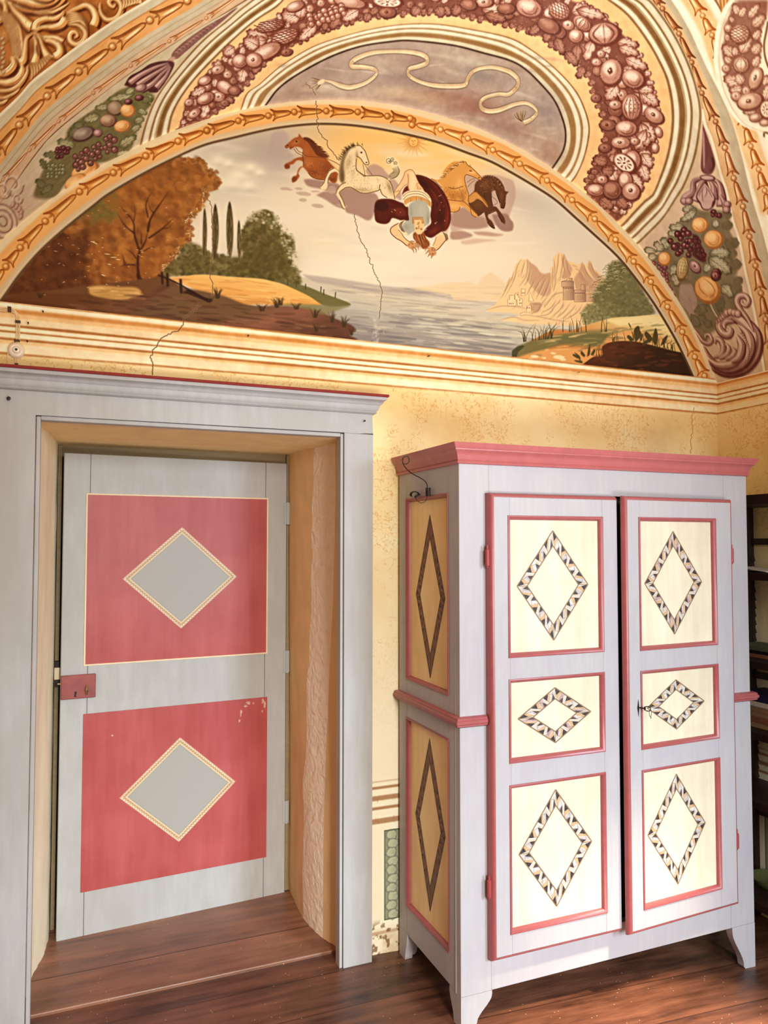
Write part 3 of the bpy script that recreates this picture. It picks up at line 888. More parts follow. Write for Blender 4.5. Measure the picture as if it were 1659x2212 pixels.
    # white scratches in the old varnish
    for k in range(60):
        p = scatter([(100, 500), (240, 430), (380, 420), (400, 500), (330, 610), (80, 640)], 1)[0]
        a = rng.uniform(-.6, .6)
        L_ = rng.uniform(1.5, 7)
        fr.line([p, p + [L_ * math.cos(a), L_ * math.sin(a)]], 1.1, (246, 214, 160), .8, .2, 1)
    for x, y in ((200, 523), (225, 548), (238, 556), (250, 560), (232, 570), (195, 522), (218, 593)):
        fr.line([(x, y), (x + rng.uniform(8, 16), y + rng.uniform(0, 5))], 1.7, (250, 222, 170), .9, .3, 1)


def horses(fr):
    h = lambda t: soup(t, 600, 270, 5.925)
    p_ = lambda t: soup(t, 830, 330, 5.925)
    S = lambda P: spline(np.vstack([P, P[:1]]), 2.5)
    # chestnut horse
    B = (158, 82, 36)
    fr.fill(S(h('95,265 130,235 185,185 225,160 262,150 272,112 300,145 320,165 370,160 430,195 480,260 530,330 590,390 640,450 700,520 760,570 800,600 770,640 760,700 740,740 700,740 650,700 570,700 500,690 430,660 390,610 350,565 322,540 290,560 262,620 280,650 240,710 190,735 180,690 200,660 240,640 258,580 285,540 325,520 320,470 260,450 225,470 200,500 160,510 150,550 100,560 85,520 110,490 170,465 220,430 290,408 325,400 325,330 290,290 240,278 200,290 165,312 155,290 110,295')), B, 1, .7)
    for x, y, rx, ry, r, c, a in ((390, 480, 60, 60, 0, (196, 118, 58), .6), (230, 220, 60, 28, -25, (186, 116, 64), .7), (460, 600, 70, 40, 20, (120, 56, 22), .7), (620, 560, 80, 90, 0, (126, 60, 24), .7), (360, 330, 40, 60, 0, (176, 98, 46), .6), (700, 690, 50, 40, 0, (110, 52, 22), .7)):
        fr.blob(600 + x / 5.925, 270 + y / 5.925, rx / 5.925, ry / 5.925, r, c, a)
    fr.fill(S(h('320,162 380,160 440,190 500,250 560,310 610,370 650,420 560,410 500,385 460,330 420,270 380,215 340,190')), (92, 40, 18), .9, 1)
    for k in range(30):
        t = rng.random()
        a = h('330,160 620,400')
        q = a[0] + (a[1] - a[0]) * t + [4 * math.sin(3 * t), -4 * math.sin(3 * t)]
        fr.line([q, q + [rng.uniform(2, 6), rng.uniform(-1, 3)], q + [rng.uniform(5, 11), rng.uniform(0, 6)]], 1.3, (88, 38, 16), .85, .3, 2)
    for t in ('205,300 240,350 320,395', '230,290 270,340 325,360', '320,360 380,400 500,410 620,430 740,480 800,520'):
        fr.line(h(t), 1.2, (110, 52, 24), .9, .3)
    for t in ('390,610 430,660 500,690 570,700 650,700', '325,520 330,480 320,400 325,330', '165,312 155,290 200,285', '100,262 96,285 120,296'):
        fr.line(h(t), 1.6, (96, 44, 18), .8, .4)
    for x, y, r in ((240, 212, 2.2), (125, 262, 1.6)):
        fr.fill(oval(600 + x / 5.925, 270 + y / 5.925, r, r * .8), (64, 28, 14), .95, .3)
    for t in ('85,520 100,560 150,555 150,515 110,495', '180,690 190,735 240,712 245,670 205,655'):
        fr.fill(h(t), (124, 60, 26), .9, .5)
    for k in range(70):
        q = scatter(h('340,420 640,450 740,560 700,700 450,660 340,520'), 1)[0]
        fr.line([q, q + rng.normal(0, 2.2, 2)], .9, (206, 134, 72) if k % 2 else (104, 48, 20), .5, .3)
    # grey-white horse
    W_, WS = (232, 206, 158), (120, 88, 50)
    fr.fill(S(h('1000,262 1050,262 1090,300 1120,340 1150,430 1168,490 1140,512 1100,490 1060,430 1010,395 1002,430 1005,560 1060,615 1130,650 1300,650 1400,690 1450,750 1480,850 1510,965 1470,950 1400,930 1340,890 1310,820 1280,840 1150,872 1050,862 940,800 870,800 800,850 792,880 832,960 862,1040 850,1082 820,1040 790,960 745,880 760,830 815,760 860,730 800,740 790,660 750,600 690,615 650,680 640,760 620,822 560,825 548,780 590,735 610,680 655,590 720,552 790,590 800,500 830,420 870,350 920,300')), W_, 1, .7)
    for x, y, rx, ry, r, c, a in ((900, 480, 40, 90, 20, (176, 144, 96), .7), (830, 640, 30, 90, 0, (110, 80, 46), .85), (1080, 830, 160, 26, 5, (176, 144, 98), .7), (1430, 800, 30, 90, -20, (150, 116, 72), .7), (1010, 380, 20, 50, 0, (150, 118, 76), .7), (1250, 740, 80, 40, 0, (244, 222, 178), .7), (960, 620, 30, 60, 0, (196, 164, 116), .5)):
        fr.blob(600 + x / 5.925, 270 + y / 5.925, rx / 5.925, ry / 5.925, r, c, a)
    fr.fill(S(h('985,262 930,270 870,330 820,410 800,500 785,600 790,700 830,740 850,700 840,600 850,480 880,390 930,310 1000,280')), (96, 72, 38), .75, 1.6)
    for k in range(46):
        t = rng.random()
        q = h('1000,250 800,440')[0] * (1 - t) + h('1000,250 800,440')[1] * t + [0, 2 - 6 * math.sin(3 * t)]
        fr.line([q, q + [-rng.uniform(2, 5), -rng.uniform(2, 5)], q + [-rng.uniform(2, 11), -rng.uniform(3, 9)]], 1.4, (84, 62, 32), .85, .3, 2)
    for t in ('1000,262 1050,262 1090,300 1120,340 1150,430 1168,490 1140,512 1100,490 1060,430 1010,395', '1005,430 1005,560 1060,615 1130,650 1300,650 1400,690 1450,750 1480,850 1500,950', '1310,820 1280,840 1150,872 1050,862 940,800 870,800',
              '870,800 800,850 792,880 832,960 862,1040', '745,880 760,830 815,760 870,735', '790,960 820,1040 850,1080', '655,590 610,680 590,740 548,790', '720,552 655,590', '1310,820 1340,890 1400,930', '690,615 650,680 640,750', '1310,760 1300,820'):
        fr.line(h(t), 1.9, WS, .9, .4)
    for t in ('1005,580 1110,660 1120,650', '1090,500 1110,600 1115,660', '1120,520 1210,640'):
        fr.line(h(t), 1.1, (116, 74, 40), .9, .3)
    fr.fill(oval(*h('1070,352')[0], 2.3, 1.9), (70, 50, 28), .95, .4)
    fr.fill(oval(*h('1135,480')[0], 2.2, 1.4), (90, 66, 38), .9, .4)
    fr.fill(h('1010,232 1020,215 1045,265 1020,275'), (150, 116, 70), .9, .4)
    fr.fill(h('1070,240 1085,235 1090,275'), (110, 84, 46), .9, .4)
    for k in range(150):
        q = scatter(h('860,430 960,330 1000,560 1130,660 1300,660 1460,800 1300,820 1050,850 850,720'), 1)[0]
        fr.line([q, q + [rng.uniform(-2, 1), rng.uniform(1, 4)]], .8, WS if k % 3 else (250, 232, 190), .45, .25)
    fr.fill(S(h('1385,430 1420,400 1480,405 1540,450 1556,520 1550,610 1500,680 1420,700 1470,640 1480,560 1440,510 1395,500')), (234, 210, 162), .95, .8)
    for k, (a0, r, x, y) in enumerate(((0, 42, 1420, 455), (60, 28, 1470, 440), (0, 26, 1510, 490), (0, 16, 1440, 470))):
        fr.fill(oval(600 + x / 5.925, 270 + y / 5.925, r * 1.1 / 5.925, r / 5.925), (238, 216, 166), .95, .6)
        fr.line([(600 + (x + r * (1 - i / 16) * math.cos(i * .7 + k)) / 5.925, 270 + (y + r * (1 - i / 16) * math.sin(i * .7 + k)) / 5.925) for i in range(14)], 1.2, (88, 66, 38), .85, .3)
    fr.fill(S(h('1440,500 1530,520 1556,580 1545,640 1490,690 1420,705 1410,690 1480,650 1500,600 1470,560')), (236, 212, 162), 1, .6)
    for k in range(6):
        fr.line(h(f'{1530 - k * 14},{520 + k * 6} {1556 - k * 14},{590} {1520 - k * 16},{660 - k * 6} {1430 - k * 2},{704 - k * 8}'), 1.3 if k else 2, (76, 56, 32), .8, .3, 1)
    # golden horse and dark horse
    fr.fill(S(p_('1180,370 1230,335 1300,290 1400,300 1480,350 1530,430 1550,490 1590,500 1562,540 1550,640 1530,710 1490,700 1480,640 1450,560 1430,500 1400,478 1370,520 1372,600 1390,680 1430,690 1480,750 1540,840 1545,910 1510,890 1460,800 1420,745 1340,782 1330,830 1380,880 1418,970 1370,950 1320,890 1290,800 1270,760 1200,805 1130,760 1080,700 1080,600 1110,540 1150,490 1160,410')), (94, 52, 26), 1, .7)
    for x, y, rx, ry, c, a in ((1280, 400, 90, 70, (128, 76, 40), .6), (1200, 640, 90, 70, (116, 72, 36), .6), (1500, 560, 24, 70, (120, 72, 38), .6), (1300, 560, 60, 60, (76, 42, 20), .6)):
        fr.blob(830 + x / 5.925, 330 + y / 5.925, rx / 5.925, ry / 5.925, 0, c, a)
    for k in range(120):
        q = scatter(p_('1180,370 1300,300 1480,360 1530,470 1400,470 1300,520 1200,520'), 1)[0]
        fr.line([q, q + rng.normal(0, 2.6, 2)], 1.0, (60, 32, 16) if k % 2 else (160, 106, 62), .5, .3)
    for k in range(20):
        q = p_(f'{1240 + k * 14},{300 + (k - 6) ** 2 * .9}')[0]
        fr.line([q, q + [rng.uniform(-1, 5), -rng.uniform(1, 4)]], 1, (240, 214, 160) if k % 2 else (80, 46, 22), .8, .3, 2)
    for t in ('1370,520 1372,600 1390,680', '1490,700 1530,710 1550,640', '1430,500 1450,560 1480,640', '1420,745 1340,782', '1460,800 1510,890', '1320,890 1370,950 1415,970', '1130,760 1200,805 1270,760'):
        fr.line(p_(t), 1.8, (52, 28, 14), .85, .4)
    for t in ('1375,560 1430,600 1450,640 1400,670', '1060,380 1120,340 1160,330', '1065,440 1110,390 1165,345'):
        fr.line(p_(t), 1, (110, 66, 34), .8, .3)
    fr.fill(S(p_('600,330 690,345 750,300 760,230 830,150 900,110 1000,120 1040,112 1070,160 1108,150 1120,192 1180,250 1242,320 1230,350 1190,330 1120,300 1050,282 1028,330 1050,440 1080,540 1070,625 1100,690 1190,790 1180,825 1120,790 1080,740 1030,700 970,690 950,740 880,760 840,750 810,650 770,560 740,450 700,390 650,360')), (218, 152, 74), 1, .7)
    fr.fill(S(p_('1080,560 1160,500 1220,540 1280,600 1332,690 1300,680 1250,620 1190,590 1150,620 1090,640')), (204, 140, 68), 1, .6)
    for x, y, rx, ry, c, a in ((960, 400, 50, 90, (238, 182, 104), .7), (900, 540, 110, 50, (176, 108, 44), .7), (1000, 560, 30, 80, (160, 96, 40), .6), (1130, 250, 60, 20, (244, 198, 124), .7), (900, 680, 80, 40, (240, 190, 116), .6), (820, 480, 40, 60, (190, 122, 54), .6)):
        fr.blob(830 + x / 5.925, 330 + y / 5.925, rx / 5.925, ry / 5.925, 0, c, a)
    for k in range(64):
        t = rng.random()
        a, b = p_('1040,115 760,330')
        q = a * (1 - t) + b * t + [0, -5 * math.sin(3.1 * t)]
        fr.line([q, q + [-rng.uniform(2, 6), rng.uniform(-4, 2)], q + [-rng.uniform(5, 13), rng.uniform(-5, 4)]], 1.2, (130, 74, 28) if k % 3 else (246, 204, 130), .8, .3, 2)
    for k in range(90):
        q = scatter(p_('760,440 1040,400 1070,600 900,600 780,560'), 1)[0]
        fr.line([q, q + [rng.uniform(-2, 2), rng.uniform(1, 4)]], .9, (132, 74, 28), .5, .3)
    for t in ('1040,112 1070,160 1120,192 1180,250 1242,320 1230,350 1190,330 1120,300 1050,282 1028,330 1050,440 1080,540 1070,625', '810,600 980,620 1020,625 1190,790', '840,750 880,760 950,740 970,690', '820,440 900,460 1010,430', '1080,560 1160,500 1220,540 1332,690', '600,330 650,360 740,450', '1100,690 1120,790 1180,825', '1250,620 1300,680'):
        fr.line(p_(t), 1.5, (128, 70, 26), .85, .4)
    fr.fill(oval(*p_('1105,232')[0], 3, 1.2, 20), (96, 50, 20), .9, .3)
    fr.fill(oval(*p_('1212,318')[0], 1.6, 1.4), (96, 50, 20), .9, .3)
    # cloak
    C1, C2, C3 = (84, 26, 14), (50, 18, 12), (122, 42, 22)
    fr.fill(S(np.array([(808, 455), (811, 437), (822, 430), (845, 430), (862, 436), (880, 445), (884, 470), (882, 478), (866, 476), (848, 471), (841, 480), (830, 484), (812, 478)], float)), C1, 1, .8)
    fr.fill(oval(825, 446, 14, 11, 0), C2, .7, 2.5)
    fr.fill(oval(864, 458, 14, 9, 20), C3, .6, 2)
    fr.fill(S(p_('400,280 480,290 580,330 680,400 760,500 820,620 850,750 850,870 812,970 742,1022 660,1060 600,1088 540,1070 500,1030 540,960 600,900 590,800 600,700 560,600 500,470 430,380')), C1, 1, .8)
    fr.fill(S(p_('230,520 260,450 310,420 330,480 260,520 240,560')), (110, 40, 24), 1, .6)
    for x, y, rx, ry, r, c, a in ((520, 400, 110, 36, 40, C2, .8), (720, 820, 60, 90, 10, C2, .7), (800, 850, 28, 150, 5, C3, .8), (640, 1000, 70, 36, -30, C3, .7), (640, 560, 60, 40, 50, (96, 34, 18), .6), (700, 620, 30, 120, 20, (66, 22, 14), .6)):
        fr.blob(830 + x / 5.925, 330 + y / 5.925, rx / 5.925, ry / 5.925, r, c, a)
    for t in ('480,300 620,390 720,520 790,660 820,800 800,930', '560,420 660,560 720,700', '600,1080 700,1030 800,960', '660,760 700,700 720,640'):
        fr.line(p_(t), 1.6, (136, 50, 26), .6, .8, 1)
    for x, y in ((735, 640), (765, 680), (730, 780), (650, 900), (680, 890), (660, 915), (720, 740), (775, 880), (520, 1000), (100, 720), (90, 745), (120, 720), (215, 760), (690, 560)):
        q = p_(f'{x},{y}')[0]
        fr.line([q, q + rng.normal(0, 3, 2)], 1.2, (226, 190, 150), .85, .2, 1)
    # falling rider in a grey tunic, head down
    SK, SD, SL = (232, 190, 134), (172, 116, 68), (248, 216, 164)
    fr.fill(S(p_('125,525 150,460 200,390 250,300 270,240 340,215 382,250 412,320 450,400 500,475 420,485 318,475 300,400 250,430 200,500 150,562')), SK, 1, .6)
    fr.fill(S(p_('330,240 380,260 400,330 400,420 380,470 340,470 330,400')), SL, .7, 1.6)
    for t in ('125,525 150,460 200,390 250,300 270,240 340,215 382,250 412,320', '300,400 250,430 200,500 150,562', '300,270 310,340 305,420 318,475', '150,500 200,480'):
        fr.line(p_(t), 1.5, SD, .9, .4)
    for k in range(26):
        q = scatter(p_('410,320 500,470 420,480 400,400'), 1)[0]
        fr.line([q, q + [2, 3]], .9, SD, .6, .3)
    fr.fill(S(p_('235,600 240,530 300,490 400,472 500,492 560,530 600,600 605,680 570,705 540,640 460,600 380,610 320,650 290,695 250,660')), (238, 214, 168), 1, .6)
    for k in range(18):
        t = k / 17
        q = p_('265,630 400,555 590,660')
        q = (1 - t) ** 2 * q[0] + 2 * t * (1 - t) * (q[1] - [0, 6]) + t * t * q[2]
        fr.line([q + [0, -5], q + [rng.uniform(-1, 1), 6]], 2.4, (204, 140, 66), .95, .3)
        fr.line([q + [2, -5], q + [2.4, 6]], .9, (120, 70, 34), .8, .2)
    for t in ('240,560 300,510 400,492 500,512 580,580', '240,600 300,545 400,525 500,545 590,630'):
        fr.line(p_(t), 1.3, (140, 100, 62), .8, .3)
    fr.fill(S(p_('310,700 330,655 400,612 480,612 540,650 582,740 582,860 562,910 510,950 470,990 390,1000 300,1052 240,1022 228,930 258,868 320,862 308,780')), (176, 170, 146), 1, .6)
    for x, y, rx, ry, c, a in ((340, 760, 24, 90, (146, 140, 120), .6), (480, 740, 60, 90, (194, 188, 162), .6), (560, 850, 16, 80, (130, 122, 104), .6), (280, 950, 40, 40, (150, 146, 128), .6)):
        fr.blob(830 + x / 5.925, 330 + y / 5.925, rx / 5.925, ry / 5.925, 0, c, a)
    fr.fill(S(p_('190,900 130,930 82,972 88,1030 150,1092 220,1132 290,1192 335,1150 260,1090 222,1030 180,985 205,950')), SK, 1, .6)
    fr.line(p_('190,900 130,930 82,972 88,1030 150,1092 220,1132 290,1192'), 1.8, (120, 62, 30), .9, .4)
    fr.line(p_('335,1150 260,1090 222,1030 180,985'), 1.4, (120, 62, 30), .8, .4)
    fr.fill(S(p_('240,860 200,880 175,930 195,990 240,1040 290,1055 300,1030 250,1000 225,940 270,870')), (234, 210, 166), 1, .5)
    for k in range(5):
        fr.line(p_(f'{255 - k * 9},{866 + k * 5} {222 - k * 8},{930} {262 - k * 9},{1020 - k * 4}'), 1, (96, 66, 40), .8, .3)
    fr.fill(S(p_('385,858 495,852 510,940 500,1000 470,1038 430,1046 398,1015 385,935')), (236, 192, 132), 1, .5)
    fr.line(p_('360,830 490,828 505,900 490,905 478,850 375,850 380,900 365,905'), 2.4, (190, 120, 50), .95, .3, smooth=False, close=True)
    for t, w in (('405,975 425,970', 2), ('465,985 485,980', 2), ('445,930 440,965 452,970', 1.2), ('420,915 450,908', 1.5), ('425,895 455,892', 1.0), ('400,965 425,955', 1), ('462,972 488,966', 1)):
        fr.line(p_(t), w, (130, 70, 34), .9, .3)
    fr.fill(S(p_('368,1040 395,1012 430,1046 470,1040 505,1010 530,1080 582,1150 560,1212 500,1232 450,1180 400,1130 372,1092')), (150, 82, 36), 1, .6)
    for k in range(46):
        x = rng.uniform(375, 520)
        fr.line(p_(f'{x},{1040 + rng.uniform(0, 20)} {x + 20},{1110} {x + rng.uniform(20, 90)},{1180 + rng.uniform(0, 60)}'), 1.2, [(96, 44, 20), (196, 124, 62), (120, 60, 26)][k % 3], .8, .3, 2)
    fr.fill(S(p_('660,1062 720,1032 792,1042 802,1100 752,1162 692,1232 642,1232 620,1202 650,1130')), SK, 1, .6)
    fr.line(p_('802,1100 752,1162 692,1232 660,1250'), 1.8, (120, 62, 30), .9, .4)
    fr.line(p_('670,1060 650,1130 622,1190'), 1.2, (140, 80, 40), .8, .4)
    fr.fill(S(p_('655,1062 740,1008 800,1030 832,1082 820,1132 790,1132 785,1080 740,1050 690,1052 665,1080')), (226, 200, 154), 1, .5)
    for k in range(5):
        fr.line(p_(f'{745 + k * 14},{1012 + k * 6} {775 + k * 9},{1060 + k * 4} {792 + k * 6},{1128 - k * 5}'), 1.1, (92, 62, 40), .8, .3)
    for palm, fingers in (('290,1190 330,1142 395,1150 412,1200 370,1232 320,1222', ('400,1150 430,1175 442,1215', '405,1180 432,1215 440,1248', '385,1205 410,1245 408,1280', '350,1215 372,1250 380,1284', '330,1140 370,1132 392,1142')),
                          ('560,1215 610,1208 660,1250 665,1300 620,1322 575,1300', ('560,1215 535,1232 522,1262', '570,1250 545,1275 528,1300', '590,1290 570,1312 556,1336', '620,1310 605,1335 600,1356', '650,1250 640,1225 600,1206'))):
        fr.fill(S(p_(palm)), (206, 146, 92), 1, .5)
        for t in fingers:
            fr.line(p_(t), 3.6, (92, 52, 30), .9, .4, 2)
            fr.line(p_(t), 2.3, (214, 154, 100), .95, .3, 2)
        for k in range(8):
            q = scatter(p_(palm), 1)[0]
            fr.line([q, q + rng.normal(0, 2, 2)], 1, (92, 52, 30), .7, .2)
# ---------------------------------------------------------------- the vault: chains, medallion, garlands
VPX, VPD = 760.0, 1000.0
VX0, VX1, VD1 = -0.60, CORNER_X + 0.02, 1.45
VW, VH = int((VX1 - VX0) * VPX), int(VD1 * VPD)


def vault_canvas(p):
    q = to_vault(p)
    return np.stack([(q[..., 0] - VX0) * VPX, q[..., 1] * VPD], -1)


MAR = ((116, 58, 40), (188, 130, 104), (250, 224, 196))      # wine-brown monochrome of the wreath
MRD = ((98, 48, 34), (146, 88, 66), (194, 136, 108))
PUR = ((92, 50, 44), (162, 116, 104), (216, 178, 160))
GRN = ((92, 86, 52), (136, 126, 84), (196, 184, 140))
GRD = ((86, 80, 48), (112, 104, 66), (136, 128, 86))
YEL = ((168, 106, 50), (226, 164, 96), (248, 206, 140))
GRP = ((62, 26, 22), (104, 48, 44), (206, 150, 136))
OC2 = ((152, 84, 30), (222, 156, 84), (252, 222, 164))


def frond(fr, P, w, dk=(120, 62, 20), md=(216, 150, 78), lt=(252, 220, 158), tp=2, off=(-1, -1), rim=1.25):
    p = np.asarray(P, float)
    fr.line(p + np.array([1.2, 1.6]) * w * .08, w * rim, dk, .95, .8, tp)
    fr.line(p, w * .95, md, 1, .8, tp)
    fr.line(p + np.array(off) * w * .14, w * .45, lt, .9, 1.2, tp)
    if w > 7:
        q = spline(p, 3)
        d = np.gradient(q, axis=0)
        d /= np.hypot(*d.T)[:, None] + 1e-9
        n = np.stack([-d[:, 1], d[:, 0]], 1)
        k = len(q) * 3 // 4
        fr.line((q + n * w * .22)[:k], max(1, w * .09), dk, .6, .5, 1, smooth=False)
        fr.line((q - n * w * .18)[:k], max(1, w * .06), dk, .4, .5, 1, smooth=False)


def grapes(fr, pts, r, pal=GRP):
    for p in pts:
        p = (p[0] + rng.normal(0, r * .28), p[1] + rng.normal(0, r * .28))
        q = r * rng.uniform(.85, 1.3)
        fr.fill(oval(p[0], p[1], q * 1.1, q * 1.1), pal[0], 1, .5)
        fr.fill(oval(p[0], p[1], q * .85, q * .85), pal[1], 1, .7)
        fr.fill(oval(p[0] - q * .25, p[1] - q * .25, q * .3, q * .3), pal[2], .95, .5)


def paint_vault():
    fr = Fresco(VW, VH, (216, 198, 162), vault_canvas)
    za = lambda t: soup(t, 0, 0, 2.9625)
    zb = lambda t: soup(t, 540, 0, 2.9625)
    zc = lambda t: soup(t, 1099, 0, 2.9625)
    zf = lambda t: soup(t, 0, 0, 5.027)
    zg = lambda t: soup(t, 1540, 0, 7.37)
    zd = lambda t: soup(t, 1370, 370, 5.925)
    ze = lambda t: soup(t, 1370, 580, 5.74)
    E0 = [(-70, 318), (-30, 276), (0, 245), (40, 207), (70, 173), (119, 135), (179, 90), (254, 38), (318, 0), (360, -25), (420, -60)]
    E1 = [(-50, 520), (-20, 470), (15, 420), (101, 304), (189, 229), (287, 155), (371, 98), (472, 37), (540, -5), (600, -40)]
    # ---- golden acanthus panel, upper left
    fr.fill(np.vstack([spline(E0), [(420, -110), (-110, -110), (-110, 330)]]), (188, 116, 52), 1, 1)
    for k in range(70):
        x, y = rng.uniform(-60, 250), rng.uniform(-60, 220)
        if x * .72 + y < 235:
            fr.blob(x, y, rng.uniform(10, 26), rng.uniform(8, 18), 0, [(150, 86, 34), (214, 150, 80), (128, 70, 26)][k % 3], .6)
    F = lambda t, w, **k: frond(fr, zf(t), w * 1.45, (96, 44, 14), (226, 160, 88), (255, 230, 172), rim=1.42, **k)
    for t, w in (('-100,-60 60,20 240,70 440,80 600,50 720,-20', 16), ('60,-40 260,10 420,40 560,20 660,-30', 13), ('-150,300 0,220 60,120 40,0', 9), ('330,-40 480,-10 600,-20', 9)):
        F(t, w, tp=1)
    for k in range(9):
        F(f'{-20 + k * 22},{100 + k * 6} {70 + k * 18},{280 + k * 4} {130 + k * 14},{430 + k * 12} {150 + k * 13},{600 + k * 14}', 4.2, tp=1)
    F('110,30 150,110 230,190 300,262 352,300', 16, tp=3)
    for k in range(6):
        F(f'{360 + k * 26},{130 - k * 4} {460 + k * 20},{150 - k * 3} {600 + k * 12},{140 - k * 10} {700 + k * 12},{80 - k * 10}', 4, tp=1)
    F('380,330 400,250 500,205 600,205 690,150 690,120', 12, tp=2)
    F('390,340 460,300 560,300 660,270 710,200', 13, tp=3)
    F('380,350 450,410 530,410 610,420 680,460', 12, tp=3)
    F('400,380 480,440 560,450 640,500 650,580 590,620', 14, tp=3)
    F('370,370 430,420 460,520 520,620', 12, tp=3)
    F('360,370 390,460 400,580 370,690', 12, tp=3)
    F('350,370 290,420 270,540 250,660 190,670 160,630', 13, tp=3)
    fr.line(zf('400,470 405,560 430,610'), 4.5, (110, 56, 18), .95, .6, 1)
    fr.line(zf('500,300 560,350 640,350 700,310'), 4.5, (110, 56, 18), .95, .6, 1)
    fr.line(zf('540,590 550,640 620,650 680,600 690,520 650,470'), 3, (110, 56, 18), .9, .6, 1)
    F('730,150 840,95 940,60 1010,110 1040,200 1010,280', 13, tp=3)
    for k in range(5):
        F(f'{730},{150 + k * 26} {830 + k * 10},{150 + k * 20} {920 + k * 4},{230 + k * 22} {960 - k * 2},{330 + k * 20}', 4.4, tp=1)
    F('740,270 850,275 925,350 905,440 830,485 760,440 765,365 815,345 845,390 810,415', 8, tp=1)
    F('1090,30 1090,130 1160,215 1270,190 1320,90 1290,10 1220,-20 1180,30 1230,80 1260,40', 8.5, tp=1)
    for k in range(7):
        F(f'{1330 + k * 30},{-40} {1350 + k * 30},{30} {1330 + k * 26},{110 - k * 16}', 4, tp=1)
    F('130,620 150,700 60,790 -60,800', 12, tp=1)
    F('-60,880 60,900 170,870 235,790 245,700', 12, tp=1)
    F('-60,990 100,980 210,920 290,800 300,710', 7, tp=1)
    F('-60,1060 60,1060 160,1010 220,960', 5, tp=1)
    F('-60,1130 20,1120 90,1080', 5, tp=1)
    for k in range(9):
        F(f'{330 + k * 24},{700 - k * 14} {350 + k * 27},{760 - k * 18} {345 + k * 30},{870 - k * 32}', 3.6, tp=1)
    for k in range(8):
        fr.fill(oval(*zf(f'{20 + (k % 2) * 14},{420 + k * 52}')[0], 5.5, 4.5), (110, 56, 18), .9, .5)
        fr.fill(oval(*zf(f'{20 + (k % 2) * 14},{416 + k * 52}')[0], 4, 3), (250, 220, 160), .9, .5)
    for k in range(160):
        x, y = rng.uniform(-10, 300), rng.uniform(-10, 230)
        if x * .76 + y < 225:
            fr.line([(x, y), (x + rng.uniform(-4, 5), y + rng.uniform(2, 9))], 1.2, (120, 64, 22) if k % 2 else (246, 208, 142), .5, .4, 1)
    # ---- band with the two chains along the left groin
    bands(fr, E0, E1, [(0, .22, (214, 198, 160), 1.4), (.20, .60, (230, 166, 94), 3), (.58, .82, (206, 188, 150), 2), (.80, 1.0, (214, 174, 132), 2)])
    bands(fr, E0, E1, [(.0, .045, (242, 226, 188), 1), (.19, .215, (200, 140, 78), 1), (.66, .675, (186, 158, 116), .8), (.76, .785, (196, 158, 116), .8)])
    fr.line(E1, 2.4, (120, 80, 46), .9, .5)
    chain(fr, [(405, 2), (324, 44), (243, 101), (170, 155), (102, 208), (42, 270), (-8, 334), (-50, 395)], 17, 8.2, OC2, 1)
    chain(fr, [(520, -12), (446, 39), (366, 89), (283, 142), (202, 201), (127, 262), (64, 324), (7, 388), (-40, 445)], 6, 3.6, ((150, 84, 44), (224, 164, 104), (246, 214, 164)), 1)
    # ---- spandrel left
    RO = [(294, 360), (299, 321), (314, 263), (337, 209), (381, 148), (435, 88), (489, 44), (526, 13), (580, -22), (700, -72), (860, -96), (1040, -100), (1200, -86), (1310, -50), (1360, -30), (1393, -8), (1413, 7), (1453, 64), (1480, 115), (1501, 169), (1516, 236), (1512, 294), (1501, 348), (1480, 402), (1464, 427), (1433, 474), (1403, 505), (1376, 530), (1340, 550)]
    RI = [(362, 340), (365, 287), (378, 236), (415, 179), (472, 118), (526, 67), (560, 44), (574, 7), (640, -22), (740, -52), (880, -70), (1040, -72), (1180, -60), (1250, -34), (1290, -14), (1312, 0), (1355, 34), (1396, 88), (1423, 135), (1440, 175), (1450, 229), (1450, 280), (1440, 337), (1423, 388), (1409, 420), (1393, 432), (1369, 457), (1342, 486), (1318, 500)]
    RI[6:8] = [(560, 40), (600, 14)]
    SP = np.vstack([spline(E1), spline(RO)[::-1]])
    fr.fill([(-60, 540), (15, 420), (101, 304), (189, 229), (287, 155), (371, 98), (472, 37), (526, 13), (435, 88), (337, 209), (314, 263), (299, 350), (100, 470), (-60, 640)], (208, 188, 150), 1, 1)
    fr.blob(260, 250, 70, 50, -35, (196, 174, 134), .6)
    fr.blob(40, 430, 60, 40, -50, (214, 186, 156), .7)
    # green garland of fruit
    for t in ('680,640 760,580 860,550 960,590 990,640 940,700 900,760 880,830 860,900 820,980 700,1030 560,1060 430,1160 350,1260 220,1260 250,1150 300,1050 380,960 420,880 440,820 540,740 620,690',):
        fr.fill(spline(za(t)), (112, 100, 58), .9, 3)
    for x0, y0, x1, y1, w, d in ((860, 600, 690, 640, 9, 0), (940, 600, 990, 690, 9, 0), (860, 560, 800, 600, 8, 0), (700, 680, 610, 690, 8, 0), (640, 740, 530, 770, 11, 0), (520, 830, 440, 870, 14, 1), (480, 940, 370, 900, 12, 0), (380, 990, 280, 990, 9, 1), (860, 780, 920, 760, 9, 0), (840, 840, 900, 800, 8, 0),
                                 (760, 940, 870, 870, 11, 0), (740, 1000, 830, 970, 9, 0), (300, 1080, 260, 1020, 8, 1), (900, 640, 980, 640, 8, 1), (290, 1200, 230, 1150, 9, 1), (880, 700, 940, 730, 7, 0), (540, 800, 470, 800, 8, 1), (340, 1180, 260, 1240, 8, 1)):
        a = za(f'{x0},{y0} {x1},{y1}')
        leaf(fr, a[0][0], a[0][1], a[1][0], a[1][1], w * .9, GRD if d else GRN, 3)
